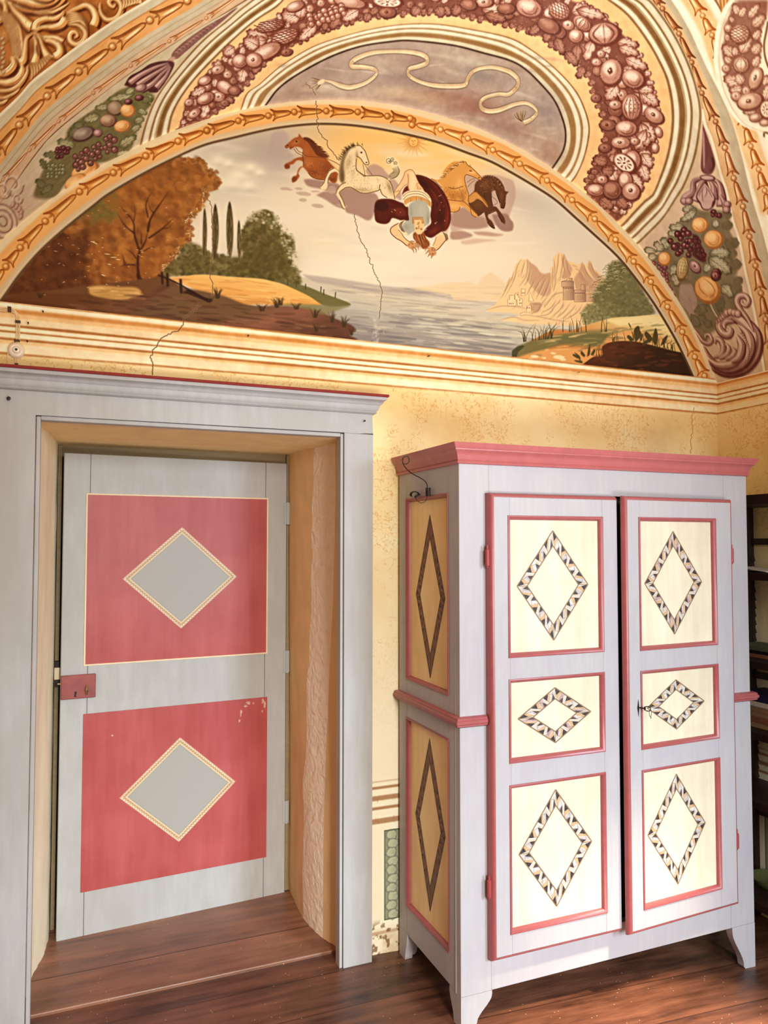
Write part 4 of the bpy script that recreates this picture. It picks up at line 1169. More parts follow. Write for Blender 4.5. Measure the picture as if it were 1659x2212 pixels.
    for x, y, rx, ry, r, pal, kd in ((735, 690, 17, 15, 0, ((96, 66, 44), (156, 124, 92), (190, 164, 130)), 'round'), (815, 705, 15, 14, 0, YEL, 'round'), (690, 770, 17, 13, 0, ((104, 64, 46), (172, 128, 98), (214, 180, 142)), 'cup'), (780, 805, 17, 12, -15, YEL, 'cup'), (530, 855, 24, 14, -20, ((82, 48, 40), (134, 112, 92), (184, 166, 140)), 'round'),
                                     (625, 850, 9, 8, 0, PUR, 'round'), (540, 1090, 30, 16, -25, YEL, 'round'), (480, 1160, 24, 13, -30, YEL, 'round'), (890, 625, 9, 6, 0, GRP, 'round'), (820, 650, 8, 6, 0, GRP, 'round')):
        q = za(f'{x},{y}')[0]
        fruit(fr, q[0], q[1], rx, ry, r, pal, kd)
    P = [za(f'{480 + i * 38 + (j % 2) * 18},{1020 - i * 22 + j * 30 - 20}')[0] for i in range(7) for j in range(4)]
    grapes(fr, P, 5.6, ((80, 40, 32), (134, 84, 72), (214, 168, 146)))
    grapes(fr, [za(f'{370 + (k % 4) * 22},{950 + (k // 4) * 24}')[0] for k in range(10)], 4.2, GRP)
    grapes(fr, [za(f'{310 + (k % 5) * 24},{1060 + (k // 5) * 24}')[0] for k in range(18)], 4.2, ((84, 78, 44), (136, 128, 84), (216, 206, 160)))
    # hanging bell cap and twisted tail
    fr.fill(spline(za('1095,365 1110,330 1180,265 1300,180 1430,105 1480,70 1520,50 1420,140 1300,235 1190,330 1130,378 1095,365')), (138, 92, 78), 1, .8)
    for k in range(12):
        x, y = 1125 + k * 22, 345 - k * 17
        fr.line(za(f'{x - 12},{y - 8} {x + 6},{y - 14} {x + 22},{y + 8}'), 2.6 - k * .1, (208, 170, 148), .7, .8, 1)
        fr.line(za(f'{x - 4},{y + 2} {x + 14},{y - 4} {x + 26},{y + 16}'), 1.2, (84, 44, 36), .7, .5, 1)
    fr.fill(oval(*za('1095,382')[0], 10, 5, -30), (190, 146, 124), 1, .6)
    q = spline(za('795,545 830,490 900,450 960,410 1030,392 1100,392 1115,415 1090,470 1060,510 1055,540 1020,560 1010,590 960,592 940,580 900,590 880,560 840,560 795,545'))
    fr.fill(q, PUR[0], 1, 1)
    for t in ('1080,405 1000,430 900,480 830,530', '1085,415 1010,460 930,510 880,545', '1090,425 1030,480 970,540 900,575', '1095,430 1060,490 1000,560'):
        frond(fr, za(t), 12, PUR[0], PUR[1], PUR[2], 3)
    fruit(fr, *za('900,560')[0], 12, 8, -20, PUR)
    # volutes low on the left
    for cx, cy, r in ((28, 400, 24), (6, 412, 18), (38, 430, 12)):
        for k in range(3):
            fr.line([(cx + r * (1 - i / 16) * math.cos(i * .62 + k), cy + 1.2 * r * (1 - i / 16) * math.sin(i * .62 + k)) for i in range(13)], 3.2 - k, [(150, 104, 80), (226, 198, 166), (240, 218, 186)][k], .8, .7)
    for x, y in ((28, 442), (36, 446), (42, 452), (46, 460), (45, 468)):
        fr.fill(oval(x, y, 5, 8, 20), (160, 112, 92), .9, .6)
        fr.fill(oval(x - 1, y - 1, 3, 6, 20), (218, 184, 158), .9, .7)
    for k, r in enumerate((30, 25, 20, 14, 9)):
        fr.line(oval(6, 478, r, r * 1.25, -20), 3, [(140, 92, 78), (226, 196, 168)][k % 2], .85, .8, close=True)
    # ---- right spandrel ground, chain A, strips
    LR = [(1516, 236), (1524, 270), (1538, 304), (1557, 375), (1569, 411), (1583, 475), (1598, 522), (1611, 590), (1621, 632), (1635, 702), (1649, 790), (1656, 830)]
    ER = [(1400, -70), (1450, 0), (1487, 61), (1521, 135), (1571, 236), (1598, 320), (1622, 420), (1646, 500), (1662, 560), (1690, 660), (1720, 780), (1730, 840)]
    fr.fill([(1516, 236), (1540, 300), (1569, 411), (1611, 590), (1635, 702), (1652, 800), (1652, 845), (1500, 845), (1524, 764), (1440, 600), (1370, 520), (1440, 460), (1500, 350)], (214, 184, 148), 1, 1.5)
    fr.blob(1460, 560, 60, 60, 0, (206, 176, 140), .6)
    far = [(1500, -110), (1830, -110), (1830, 860), (1730, 845)]
    fr.fill(np.vstack([spline(ER), far[::-1]]), (255, 243, 212), 1, 1)  # paler colour carries the brighter light beyond the groin
    AL = [(1360, -60), (1393, -8), (1413, 7), (1453, 64), (1480, 115), (1501, 169), (1516, 236)] + LR[1:]
    bands(fr, AL, ER, [(0, .62, (226, 180, 124), 3), (.60, 1.0, (196, 176, 140), 2.2), (.0, .06, (176, 128, 80), 1.5)])
    fr.line(LR, 6, (246, 230, 194), .9, 1)
    A = [(1392, -38), (1431, 19), (1467, 73), (1494, 135), (1516, 201), (1546, 263), (1566, 319), (1585, 385), (1605, 446), (1619, 511), (1632, 574), (1644, 633), (1654, 690), (1664, 750), (1674, 810)]
    palA = ((122, 66, 30), (192, 126, 72), (236, 192, 134))
    chain(fr, A[:7], 12, 5.5, palA, -1)
    chain(fr, A[6:], 13.5, 6, ((150, 84, 40), (218, 160, 104), (246, 212, 160)), -1)
    # beyond the groin: chain B, cut by the second wreath
    Bc = [(1482, -24), (1518, 34), (1538, 76), (1556, 128), (1575, 180), (1594, 228), (1609, 272), (1622, 316), (1639, 366), (1652, 412), (1664, 460)]
    fr.line(Bc, 44, (242, 196, 132), .9, 4)
    chain(fr, Bc, 15, 5.5, ((178, 100, 38), (236, 178, 106), (254, 228, 178)), -1)
    fr.fill(spline(zc('1330,-60 1350,40 1380,110 1480,-60')), (222, 164, 96), 1, 1.5)
    fr.line(zc('1300,-40 1340,30 1370,90'), 7, (150, 92, 44), .8, 1, 2)
    for k in range(10):
        fr.line(zc(f'{1350 + k * 8},{-20} {1360 + k * 6},{50}'), 2, OC2[k % 3], .8, .5)
    # ---- medallion rings
    fr.fill(np.vstack([spline(RO), [(1300, 640), (400, 460)]]), (244, 196, 132), 1, 1)
    D, Pl, Lt, Or = (140, 98, 52), (208, 190, 150), (232, 218, 182), (244, 196, 132)
    bands(fr, RI, RO, [(-.02, 1.0, Pl, .8), (.0, .08, (156, 108, 58), .8), (.10, .24, Lt, 1.2), (.26, .46, D, 1.6), (.46, .52, (186, 156, 108), 1), (.52, .63, Lt, 1.2), (.63, .70, (150, 112, 66), .9), (.72, .90, (226, 210, 174), 1.4), (.91, .98, (150, 112, 70), 1)])
    IO = [(508, 262), (520, 236), (533, 202), (560, 182), (607, 142), (675, 101), (742, 78), (810, 61), (877, 52), (945, 52), (1012, 62), (1100, 81), (1149, 108), (1200, 148), (1241, 192), (1261, 229), (1273, 270), (1271, 304), (1261, 344), (1244, 381), (1226, 402), (1200, 430)]
    II = [(560, 246), (577, 223), (601, 192), (641, 162), (709, 125), (776, 101), (844, 90), (891, 88), (979, 98), (1046, 115), (1100, 130), (1133, 148), (1166, 179), (1197, 216), (1215, 256), (1222, 290), (1217, 324), (1197, 358), (1180, 380)]
    fr.fill(np.vstack([spline(IO), [(1000, 520), (560, 380)]]), Pl, 1, .8)
    bands(fr, IO, II, [(-.01, .05, (160, 108, 56), .8), (.05, .24, Lt, 1.0), (.24, .34, (172, 134, 86), 1), (.34, .52, Lt, 1.3), (.52, .78, (158, 116, 66), 2.0), (.78, .97, (216, 200, 162), 1.2)])
    # dusky sky in the middle
    fr.fill(np.vstack([spline(II), [(1150, 520), (560, 400)]]), (178, 152, 130), 1, .5)
    for cx, cy, rx, ry, r, c, a in ((640, 200, 50, 24, -25, (168, 134, 112), .8), (720, 150, 60, 20, -15, (160, 132, 114), .7), (830, 150, 60, 24, -5, (196, 172, 144), .7), (900, 130, 50, 18, 0, (156, 122, 106), .7), (880, 170, 90, 22, 5, (148, 122, 110), .7), (1010, 130, 60, 16, 14, (196, 180, 152), .8),
                                    (1040, 165, 50, 16, 15, (152, 134, 122), .8), (700, 190, 50, 12, 0, (210, 190, 156), .7), (860, 200, 60, 12, 4, (216, 192, 152), .7), (960, 210, 80, 18, 8, (160, 116, 92), .8), (1020, 230, 70, 20, 12, (154, 104, 84), .8), (920, 215, 50, 14, 10, (196, 164, 124), .6),
                                    (1120, 190, 50, 24, 30, (176, 152, 134), .7), (1180, 240, 30, 40, 0, (156, 138, 126), .8), (1150, 300, 40, 30, 20, (196, 168, 140), .8), (1190, 330, 30, 30, 0, (168, 128, 100), .8), (1100, 275, 50, 16, 20, (150, 112, 94), .7), (780, 215, 80, 14, 0, (190, 160, 130), .6)):
        fr.blob(cx, cy, rx, ry, r, c, a)
    for k in range(80):
        x, y = rng.uniform(600, 1200), rng.uniform(110, 330)
        fr.blob(x, y, rng.uniform(10, 40), rng.uniform(2, 6), rng.uniform(-10, 25), [(224, 206, 172), (148, 112, 98), (200, 176, 148), (172, 136, 116)][k % 4], .32)
    fr.line(II, 3.6, (70, 44, 26), .95, .6)
    # ribbon
    R1 = np.vstack([zb('475,515 520,525 580,550 640,560 720,540 780,505 812,465 790,440 720,428 655,425 650,400 700,366 790,338 900,330 1000,332 1085,345 1132,372 1128,404 1075,425 1020,440 1012,475 1060,512 1150,542 1250,552 1370,545 1395,500 1425,460 1480,437 1560,432 1640,452'), zc('20,470 55,505 58,545 25,585 -10,605'), zb('1590,602 1510,622 1475,655 1485,695 1530,712 1590,706'), zc('-20,690 40,668 110,660 165,690 178,725 140,765 95,785')])
    q = spline(R1, 3)
    d = np.gradient(q, axis=0)
    d /= np.hypot(*d.T)[:, None] + 1e-9
    wv = 9.2 * (0.55 + .45 * np.abs(d[:, 0])) + 1.2 * np.sin(np.arange(len(q)) * .11)
    wv[:14] *= np.linspace(.35, 1, 14)
    nn = np.stack([-d[:, 1], d[:, 0]], 1) * wv[:, None] / 2
    fr.fill(np.vstack([q + nn * 1.25, (q - nn * 1.25)[::-1]]), (84, 54, 32), .9, .6)
    fr.fill(np.vstack([q + nn, (q - nn)[::-1]]), (232, 208, 164), 1, .5)
    fr.fill(np.vstack([q, (q + nn * (-.95))[::-1]]), (206, 172, 128), .75, 1)
    for i in range(0, len(q) - 6, 3):
        if abs(d[i, 0]) < .62:
            fr.fill(np.vstack([q[i:i + 5] + nn[i:i + 5] * .9, (q[i:i + 5] - nn[i:i + 5] * .5)[::-1]]), (176, 136, 92), .5, 1)
    for i in range(0, len(q), 7):
        if abs(d[i, 0]) < .8:
            fr.line([q[i] + nn[i] * .9, q[i] - nn[i] * .2], 1, (120, 84, 52), .6, .3)
    for c, a0 in ((zb('400,560')[0], 200), (zc('45,800')[0], 110)):
        for k in range(16):
            a = math.radians(a0 - 40 + k * 5 + rng.uniform(-6, 6))
            b = c + np.array([26 if a0 == 200 else 13, -14 if a0 == 200 else -8])
            fr.line([b, b + [14 * math.cos(a), -14 * math.sin(a) * .8], b + [30 * math.cos(a) * (1 if a0 == 200 else .7), -34 * math.sin(a) * (.8 if a0 == 200 else .7)]], 2, [(84, 54, 34), (196, 160, 116), (128, 92, 60)][k % 3], .8, .4, 2)
    fr.fill(oval(*zb('455,525')[0], 9, 5, -30), (226, 200, 156), 1, .5)
    # ---- the great wreath
    GO = [(372, 300), (381, 284), (392, 250), (398, 216), (415, 196), (429, 169), (462, 135), (510, 100), (530, 80), (560, 54), (600, 30), (640, 4), (720, -22), (860, -44), (1020, -46), (1160, -26), (1244, -2), (1274, 10), (1312, 30), (1342, 61), (1379, 98), (1399, 138), (1413, 169), (1423, 216), (1430, 256), (1423, 314), (1409, 358), (1393, 412), (1372, 440), (1345, 470), (1330, 480)]
    GI = [(400, 290), (430, 270), (472, 246), (506, 219), (540, 182), (584, 135), (631, 105), (675, 84), (722, 64), (786, 47), (837, 40), (888, 34), (945, 35), (1012, 44), (1099, 62), (1153, 79), (1187, 101), (1217, 121), (1244, 145), (1268, 182), (1285, 233), (1295, 270), (1295, 310), (1288, 338), (1274, 358), (1261, 398), (1268, 430), (1300, 455), (1325, 475)]
    cen = between(GO, GI, .5, 300)
    fr.fill(np.vstack([between(GO, GI, .06, 240), between(GO, GI, .94, 240)[::-1]]), (134, 76, 56), 1, 2.5)
    go, gi = resample(spline(GO), 300), resample(spline(GI), 300)
    for i in range(4, 296, 4):      # leafy rims
        for far_, near, c in ((go, gi, 0), (gi, go, 1)):
            o = far_[i]
            v = (near[i] - o)
            u = v / (np.hypot(*v) + 1e-9)
            t = far_[min(299, i + 3)] - far_[max(0, i - 3)]
            t = t / (np.hypot(*t) + 1e-9) * (-1 if i > 130 else 1) * -1
            b = o + u * rng.uniform(14, 22)
            e = o + t * rng.uniform(-2, 9) - u * rng.uniform(-5, 2)
            leaf(fr, b[0], b[1], e[0], e[1], rng.uniform(5.5, 8), MRD if c else (MAR if rng.random() < .8 else MRD), 2)
    kinds = ['round', 'eye', 'cup', 'eye', 'rib', 'round', 'cup', 'pine', 'eye', 'slice', 'pump']
    for i in range(6, 294, 5):      # fill of small fruit and leaves across the swag
        for s in (.3, .5, .7):
            if rng.random() < .78:
                c = go[i] + (gi[i] - go[i]) * (s + rng.uniform(-.06, .06))
                wd = np.hypot(*(gi[i] - go[i]))
                r = wd * rng.uniform(.085, .13)
                pal = MRD if s > .62 else MAR
                if rng.random() < .45:
                    a = rng.uniform(0, 6.28)
                    leaf(fr, c[0], c[1], c[0] + 2.2 * r * math.cos(a), c[1] + 2.2 * r * math.sin(a), r * .8, pal, 3)
                else:
                    fruit(fr, c[0], c[1], r, r * rng.uniform(.7, 1), rng.uniform(-40, 40), pal, kinds[rng.integers(4)])
    z8 = lambda x, y: (1250 + x / 6.705, 130 + y / 6.705)
    c3 = lambda x, y: (1099 + x / 2.9625, y / 2.9625)
    b2 = lambda x, y: (540 + x / 2.9625, y / 2.9625)
    a1 = lambda x, y: (x / 2.9625, y / 2.9625)
    for (x0, y0), (x1, y1), w, n, pal in (
            (c3(690, 270), c3(830, 290), 12, 3, MAR), (c3(700, 300), c3(835, 350), 11, 3, MAR), (c3(740, 370), c3(890, 440), 12, 3, MAR), (c3(860, 580), c3(930, 560), 9, 3, MAR), (z8(880, 440), z8(1160, 660), 15, 4, MAR), (z8(850, 420), z8(1090, 440), 10, 3, MAR),
            (z8(560, 340), z8(400, 580), 15, 3, MAR), (z8(900, 880), z8(1100, 1190), 15, 4, MAR), (z8(900, 900), z8(1000, 1260), 13, 3, MAR), (z8(980, 1000), z8(820, 1300), 10, 2, MAR), (z8(910, 1350), z8(1060, 1560), 13, 3, MAR), (z8(900, 1500), z8(1000, 1760), 12, 3, MAR), (z8(740, 1640), z8(920, 1900), 14, 4, MAR),
            (z8(520, 1600), z8(330, 1600), 12, 3, MRD), (z8(300, 2000), z8(500, 2150), 12, 3, MRD), (z8(560, 2000), z8(700, 2150), 12, 3, MRD), (c3(400, 80), c3(520, 40), 13, 3, MAR), (c3(430, 60), c3(620, 110), 12, 3, MAR), (c3(540, 250), c3(490, 390), 12, 2, MAR), (c3(440, 280), c3(430, 400), 11, 2, MRD),
            (c3(480, 420), c3(440, 500), 10, 2, MRD), (c3(300, 240), c3(350, 350), 11, 3, MRD), (c3(360, 330), c3(440, 420), 11, 3, MRD), (c3(200, 160), c3(130, 220), 10, 3, MRD), (c3(260, 190), c3(230, 270), 10, 3, MRD), (b2(330, 110), b2(200, 90), 18, 4, MAR), (b2(320, 120), b2(330, 20), 14, 4, MAR), (b2(430, 150), b2(310, 260), 12, 3, MAR),
            (b2(120, 250), b2(-20, 200), 12, 4, MAR), (b2(110, 260), b2(-30, 270), 12, 4, MAR), (b2(60, 400), b2(20, 470), 10, 2, MRD), (b2(560, 90), b2(520, 190), 12, 3, MRD), (b2(700, 60), b2(590, 130), 13, 4, MAR), (b2(760, 80), b2(740, 140), 10, 3, MRD), (b2(900, 60), b2(860, 120), 11, 3, MRD), (b2(1080, 40), b2(1040, 100), 12, 3, MRD),
            (b2(1200, 40), b2(1230, 110), 12, 3, MRD), (b2(1340, 30), b2(1300, 100), 11, 3, MRD), (b2(1480, 60), b2(1660, 70), 14, 4, MAR), (b2(1500, 90), b2(1640, 130), 11, 3, MRD), (a1(1560, 440), a1(1540, 530), 12, 2, MAR), (a1(1659, 300), a1(1560, 250), 16, 4, MAR), (a1(1500, 300), a1(1430, 350), 12, 3, MAR), (a1(1420, 400), a1(1370, 420), 9, 2, MAR),
            (a1(1320, 560), a1(1220, 610), 10, 3, MAR), (a1(1290, 700), a1(1190, 770), 10, 2, MAR), (a1(1330, 660), a1(1290, 760), 10, 2, MAR), (a1(1300, 780), a1(1130, 850), 11, 3, MRD), (a1(1420, 660), a1(1500, 640), 9, 2, MRD)):
        leaf(fr, x0, y0, x1, y1, w, pal, n)
    for (x, y), rx, ry, r, pal, kd in (
            (c3(130, 50), 29, 20, 15, MAR, 'cup'), (c3(325, 70), 23, 19, 20, MAR, 'pine'), (c3(255, 165), 26, 16, 25, MRD, 'round'), (c3(430, 230), 16, 15, 0, MAR, 'cup'), (c3(470, 150), 22, 14, 35, MAR, 'rib'), (c3(610, 215), 33, 24, -5, MAR, 'pump'), (c3(590, 345), 9, 8, 0, MAR, 'eye'), (c3(560, 395), 10, 8, 0, MAR, 'eye'),
            (z8(470, 170), 24, 29, 12, MAR, 'eye'), (z8(790, 270), 25, 20, 20, MAR, 'cup'), (z8(260, 30), 11, 8, 0, MAR, 'eye'), (z8(250, 550), 11, 9, 0, MRD, 'eye'), (z8(530, 645), 14, 10, 0, MAR, 'eye'), (z8(765, 680), 21, 29, 0, MAR, 'rib'), (z8(1090, 800), 23, 15, 35, MAR, 'eye'), (z8(1160, 1040), 8, 12, -15, MAR, 'round'),
            (z8(420, 940), 18, 12, 0, MRD, 'eye'), (z8(690, 990), 24, 17, 0, MAR, 'cup'), (z8(610, 1195), 21, 13, 0, MAR, 'eye'), (z8(815, 1175), 10, 8, 0, MAR, 'eye'), (z8(1110, 1270), 8, 11, 0, MAR, 'round'), (z8(380, 1270), 14, 10, 0, MRD, 'eye'), (z8(780, 1450), 18, 22, 0, MAR, 'round'), (z8(660, 1490), 27, 17, 36, MAR, 'slice'),
            (z8(230, 1620), 8, 6, 0, MRD, 'eye'), (z8(190, 1690), 8, 6, 0, MRD, 'eye'), (z8(340, 1730), 12, 9, 0, MAR, 'eye'), (z8(250, 1880), 20, 13, 5, MAR, 'cup'), (z8(490, 1880), 21, 20, 0, MRD, 'cup'), (z8(680, 1740), 15, 20, -5, MAR, 'round'), (z8(760, 1900), 20, 19, 35, MAR, 'eye'),
            (b2(130, 165), 30, 13, -12, MAR, 'pine'), (b2(225, 235), 30, 16, -22, MAR, 'pine'), (b2(110, 330), 34, 16, -25, MAR, 'round'), (b2(30, 390), 14, 12, 0, MAR, 'eye'), (b2(235, 335), 13, 8, -10, MRD, 'eye'), (b2(290, 40), 20, 11, -20, MAR, 'round'), (b2(640, 15), 36, 12, 10, MAR, 'round'), (b2(880, 12), 32, 12, 5, MAR, 'slice'), (b2(880, 80), 19, 12, 0, MRD, 'eye'),
            (b2(1500, 15), 19, 11, 0, MAR, 'eye'), (b2(1400, 30), 18, 12, 10, MRD, 'round'), (b2(1640, 55), 20, 12, 0, MRD, 'round'), (a1(1535, 390), 17, 15, 0, MAR, 'cup'), (a1(1625, 385), 18, 16, 0, MAR, 'eye'), (a1(1395, 445), 15, 10, -20, MAR, 'eye'), (a1(1310, 515), 15, 10, -20, MAR, 'round'), (a1(1440, 560), 20, 13, 30, MAR, 'round'), (a1(1400, 620), 14, 11, 0, MAR, 'eye'),
            (a1(1315, 630), 20, 12, -25, MAR, 'cup'), (a1(1210, 655), 10, 8, -20, MAR, 'eye'), (a1(1245, 725), 15, 9, -35, MAR, 'eye'), (a1(1440, 660), 10, 7, 0, MRD, 'eye'), (a1(1500, 580), 14, 10, 0, MRD, 'round')):
        fruit(fr, x, y, rx, ry, r, pal, kd)
    grapes(fr, [b2(380 + (k % 7) * 34 + (k // 7) * 8, 140 - (k % 7) * 10 + (k // 7) * 26 - 40) for k in range(21)], 6, (MAR[0], MAR[1], MAR[2]))
    for k in range(1100):           # hatching over the wreath
        i = rng.integers(4, 296)
        c = go[i] + (gi[i] - go[i]) * rng.uniform(.1, .9)
        a = rng.uniform(0, 3.1)
        fr.line([c, c + [rng.uniform(2, 6) * math.cos(a), rng.uniform(2, 6) * math.sin(a)]], .9, MAR[0] if k % 3 else MAR[2], .45, .3, 1)
    # ---- second wreath, upper right
    M2 = list(map(tuple, zg('330,-120 300,0 200,130 110,350 60,600 40,850 50,1050 100,1350 200,1600 300,1780 450,1950 700,2060 877,2100 1400,2130'))) + [(1790, 285), (1790, -100)]
    fr.fill(np.vstack([spline(M2[:14]), M2[14:]]), (246, 228, 194), 1, .8)
    fr.line(M2[:14], 7.5, (252, 240, 208), 1, 1.2)
    fr.line(np.array(M2[:14]) + [8, 3], 2, (214, 184, 144), .8, 1)
    fr.fill(spline(zg('400,0 300,120 260,260 180,430 190,600 140,760 150,900 190,1060 160,1130 240,1240 200,1300 250,1420 300,1560 400,1680 500,1780 620,1900 800,1960 1300,2000 1300,1300 760,1300 640,1200 740,980 770,760 760,520 860,250 877,0')), (150, 96, 72), .95, 3)
    for t in (('560,300 700,60 880,30', 0),):
        pass
    for x0, y0, x1, y1, w in ((420, 240, 330, 60, 9), (420, 280, 520, 110, 8), (560, 300, 740, 60, 9), (620, 430, 830, 240, 11), (640, 640, 760, 470, 9), (620, 860, 760, 690, 11), (640, 1080, 740, 880, 9), (330, 360, 270, 260, 6), (340, 900, 160, 720, 12), (300, 1000, 180, 900, 8), (440, 860, 600, 560, 13), (360, 900, 350, 740, 8), (470, 1360, 180, 1220, 15), (480, 1340, 380, 1170, 11),
                              (480, 1400, 260, 1440, 9), (840, 1390, 860, 1200, 9), (820, 1620, 890, 1330, 10), (700, 1760, 480, 1790, 6)):
        a = zg(f'{x0},{y0} {x1},{y1}')
        leaf(fr, *a[0], *a[1], w, ((128, 72, 50), (190, 136, 106), (242, 216, 182)), 3)
    for x, y, rx, ry, r, kd in ((245, 450, 9, 9, 0, 'cup'), (230, 600, 6, 8, 0, 'eye'), (430, 540, 21, 20, -30, 'pine'), (450, 1030, 17, 17, 0, 'pump'), (210, 1090, 9, 8, 0, 'eye'), (680, 1250, 14, 25, 20, 'eye'), (370, 1530, 11, 10, 0, 'eye'), (530, 1450, 9, 10, 0, 'eye'), (590, 1610, 28, 18, -15, 'eye'), (680, 1870, 14, 9, -10, 'cup'), (830, 1950, 12, 7, -10, 'round'), (860, 1740, 15, 19, 0, 'slice')):
        q = zg(f'{x},{y}')[0]
        fruit(fr, q[0], q[1], rx, ry, r, ((128, 72, 50), (196, 144, 112), (246, 222, 190)), kd)
    for k in range(160):
        q = scatter(zg('300,200 700,100 760,900 640,1300 860,1900 500,1700 200,1200 200,500'), 1)[0]
        fr.line([q, q + rng.normal(0, 3, 2)], .9, (124, 70, 48) if k % 2 else (246, 220, 188), .5, .3, 1)
    fr.line(zg('877,340 850,500 815,700 830,900 890,1080 950,1150'), 4, (122, 84, 46), .9, .6)
    fr.line(zg('815,2180 820,2110 900,2130'), 4, (122, 84, 46), .9, .6)
    # ---- right spandrel garland
    fr.fill(spline(zd('620,430 760,440 860,500 1100,500 1200,560 1230,700 1220,760 1290,900 1290,1000 1240,1100 1330,1200 1320,1300 1290,1420 1400,1560 1330,1700 1340,1800 1240,1960 1100,2000 1000,2060 900,2200 700,2120 560,1900 400,1640 240,1400 200,1150 330,1040 470,760 640,640 740,560')), (124, 106, 74), .92, 3)
    for cx, cy, r in ((1190, 690, 11), (1250, 920, 14), (1290, 1190, 13), (1300, 1500, 13), (1180, 560, 10), (1240, 1060, 12), (1330, 1400, 10)):
        fr.fill(oval(1370 + cx / 5.925, 370 + cy / 5.925, r * 1.15, r, 0, 14, .06), (118, 100, 68), .95, 1)
    GP = ((94, 82, 54), (150, 136, 102), (204, 190, 154))
    for x0, y0, x1, y1, w, n in ((760, 450, 620, 500, 8, 3), (790, 470, 650, 640, 9, 3), (800, 500, 590, 640, 8, 3), (640, 700, 450, 720, 9, 2), (560, 800, 430, 790, 7, 2), (430, 1000, 360, 850, 10, 2), (380, 1020, 260, 910, 9, 2), (300, 1030, 130, 1000, 7, 1), (300, 1080, 180, 1100, 8, 1), (960, 1060, 1230, 1040, 14, 4), (950, 1100, 1240, 1300, 15, 4), (960, 1180, 900, 1290, 9, 3),
                              (1040, 600, 1040, 720, 8, 1), (520, 1180, 480, 1350, 8, 2), (700, 1330, 560, 1370, 6, 2)):
        a = zd(f'{x0},{y0} {x1},{y1}')
        leaf(fr, *a[0], *a[1], w, GP, n)
    fr.fill(spline(ze('570,200 700,190 740,280 780,400 760,540 710,600 660,520 600,460 555,360 570,200')), (170, 142, 122), .95, 1.5)
    for x0, y0, x1, y1, w, n in ((1080, 200, 1230, 350, 11, 2), (1190, 190, 1260, 340, 5, 1), (480, 60, 540, 220, 9, 2), (760, 600, 960, 710, 11, 2), (700, 560, 800, 720, 9, 1), (800, 450, 860, 560, 15, 2), (1000, 440, 1120, 420, 18, 3)):
        a = ze(f'{x0},{y0} {x1},{y1}')
        leaf(fr, *a[0], *a[1], w, GP if x0 in (1080, 480) else ((104, 90, 62), (118, 104, 74), (128, 114, 84)), n)
    fr.line(ze('940,430 980,520 1030,600'), 2.6, (214, 190, 150), .9, .5)
    for i, c in enumerate([(480, 890), (560, 800), (640, 760), (620, 820), (590, 870), (670, 890), (560, 940), (640, 950), (510, 980), (600, 1010), (700, 1000), (720, 940), (770, 1010), (560, 1060), (700, 1060), (740, 880), (700, 790)]):
        grapes(fr, [zd(f'{c[0]},{c[1]}')[0]], 6.6, GRP)
    fr.fill(spline(zd('740,800 820,830 850,920 890,1000 920,1140 890,1170 800,1120 740,1060 790,960 760,880 740,800')), (84, 38, 34), .95, 1.5)
    grapes(fr, [scatter(zd('750,810 850,900 900,1130 800,1080'), 1)[0] for _ in range(16)], 4.6, ((66, 28, 26), (98, 46, 42), (130, 74, 66)))
    grapes(fr, [zd(t)[0] for t in ('1020,520 1060,550 1090,580 1010,570 1040,590', )[0:1] for _ in (0,)] + [p for p in zd('1020,520 1060,550 1090,580 1010,570')], 4.6, GRP)
    grapes(fr, list(zd('260,1180 310,1190 330,1230 390,1230 390,1280 350,1260 420,1300 410,1350 360,1320 430,1400 400,1430 440,1480 470,1500 460,1560 500,1600')), 4.2, ((84, 42, 40), (130, 76, 70), (190, 144, 132)))
    for x, y, rx, ry, r, pal, kd in ((838, 683, 17, 16, 0, YEL, 'cup'), (1010, 865, 20, 19, 0, YEL, 'cup'), (385, 1115, 13, 14, 0, YEL, 'round'), (775, 1220, 15, 10, 50, PUR, 'eye'), (1050, 1300, 10, 9, 0, GRP, 'eye')):
        q = zd(f'{x},{y}')[0]
        fruit(fr, q[0], q[1], rx, ry, r, pal, kd)
    fruit(fr, *zd('615,1240')[0], 12, 25, 8, ((120, 88, 46), (196, 166, 110), (232, 208, 152)), 'rib')
    fruit(fr, *ze('900,255')[0], 29, 25, 55, YEL, 'round')
    for t in ('800,160 820,260 920,350', '850,110 960,200 1000,290 960,350', '930,370 990,320 980,360'):
        fr.line(ze(t), 1.8, (164, 104, 54), .8, .6, 1)
    fruit(fr, *ze('1010,90')[0], 10, 10, 0, GRP, 'eye')
    # mauve bell cap and tassel
    for t, w in (('880,80 760,130 740,260 660,330 640,390', 17), ('920,90 850,180 820,300 790,380', 19), ('990,90 1080,150 1110,300 1110,440', 19), ('960,100 1010,200 1010,350', 17), ('1100,300 1150,400 1180,470', 15)):
        frond(fr, zd(t), w, (96, 50, 44), (160, 112, 100), (206, 166, 150), 3)
    fr.fill(spline(zd('900,130 830,230 790,330 840,420 870,480 940,500 1000,470 1040,400 1030,320 960,210 930,130 900,130')), (96, 50, 44), 1, 1)
    fr.fill(spline(zd('900,150 840,240 805,330 850,400 880,470 940,485 985,460 1000,400 1025,340 960,220 900,150')), (200, 160, 144), 1, 1.2)
    for t in ('900,170 870,260 880,400', '910,180 930,260 900,340', '880,200 840,280 830,330', '930,200 970,280 1000,340'):
        fr.line(zd(t), 1.8, (110, 62, 54), .85, .5, 1)
    for x, y in ((640, 380), (700, 380), (1190, 420), (1180, 490)):
        fruit(fr, *zd(f'{x},{y}')[0], 8, 7, 0, PUR)
    fr.fill(oval(*zd('940,85')[0], 17, 7, 5), (96, 50, 44), 1, .6)
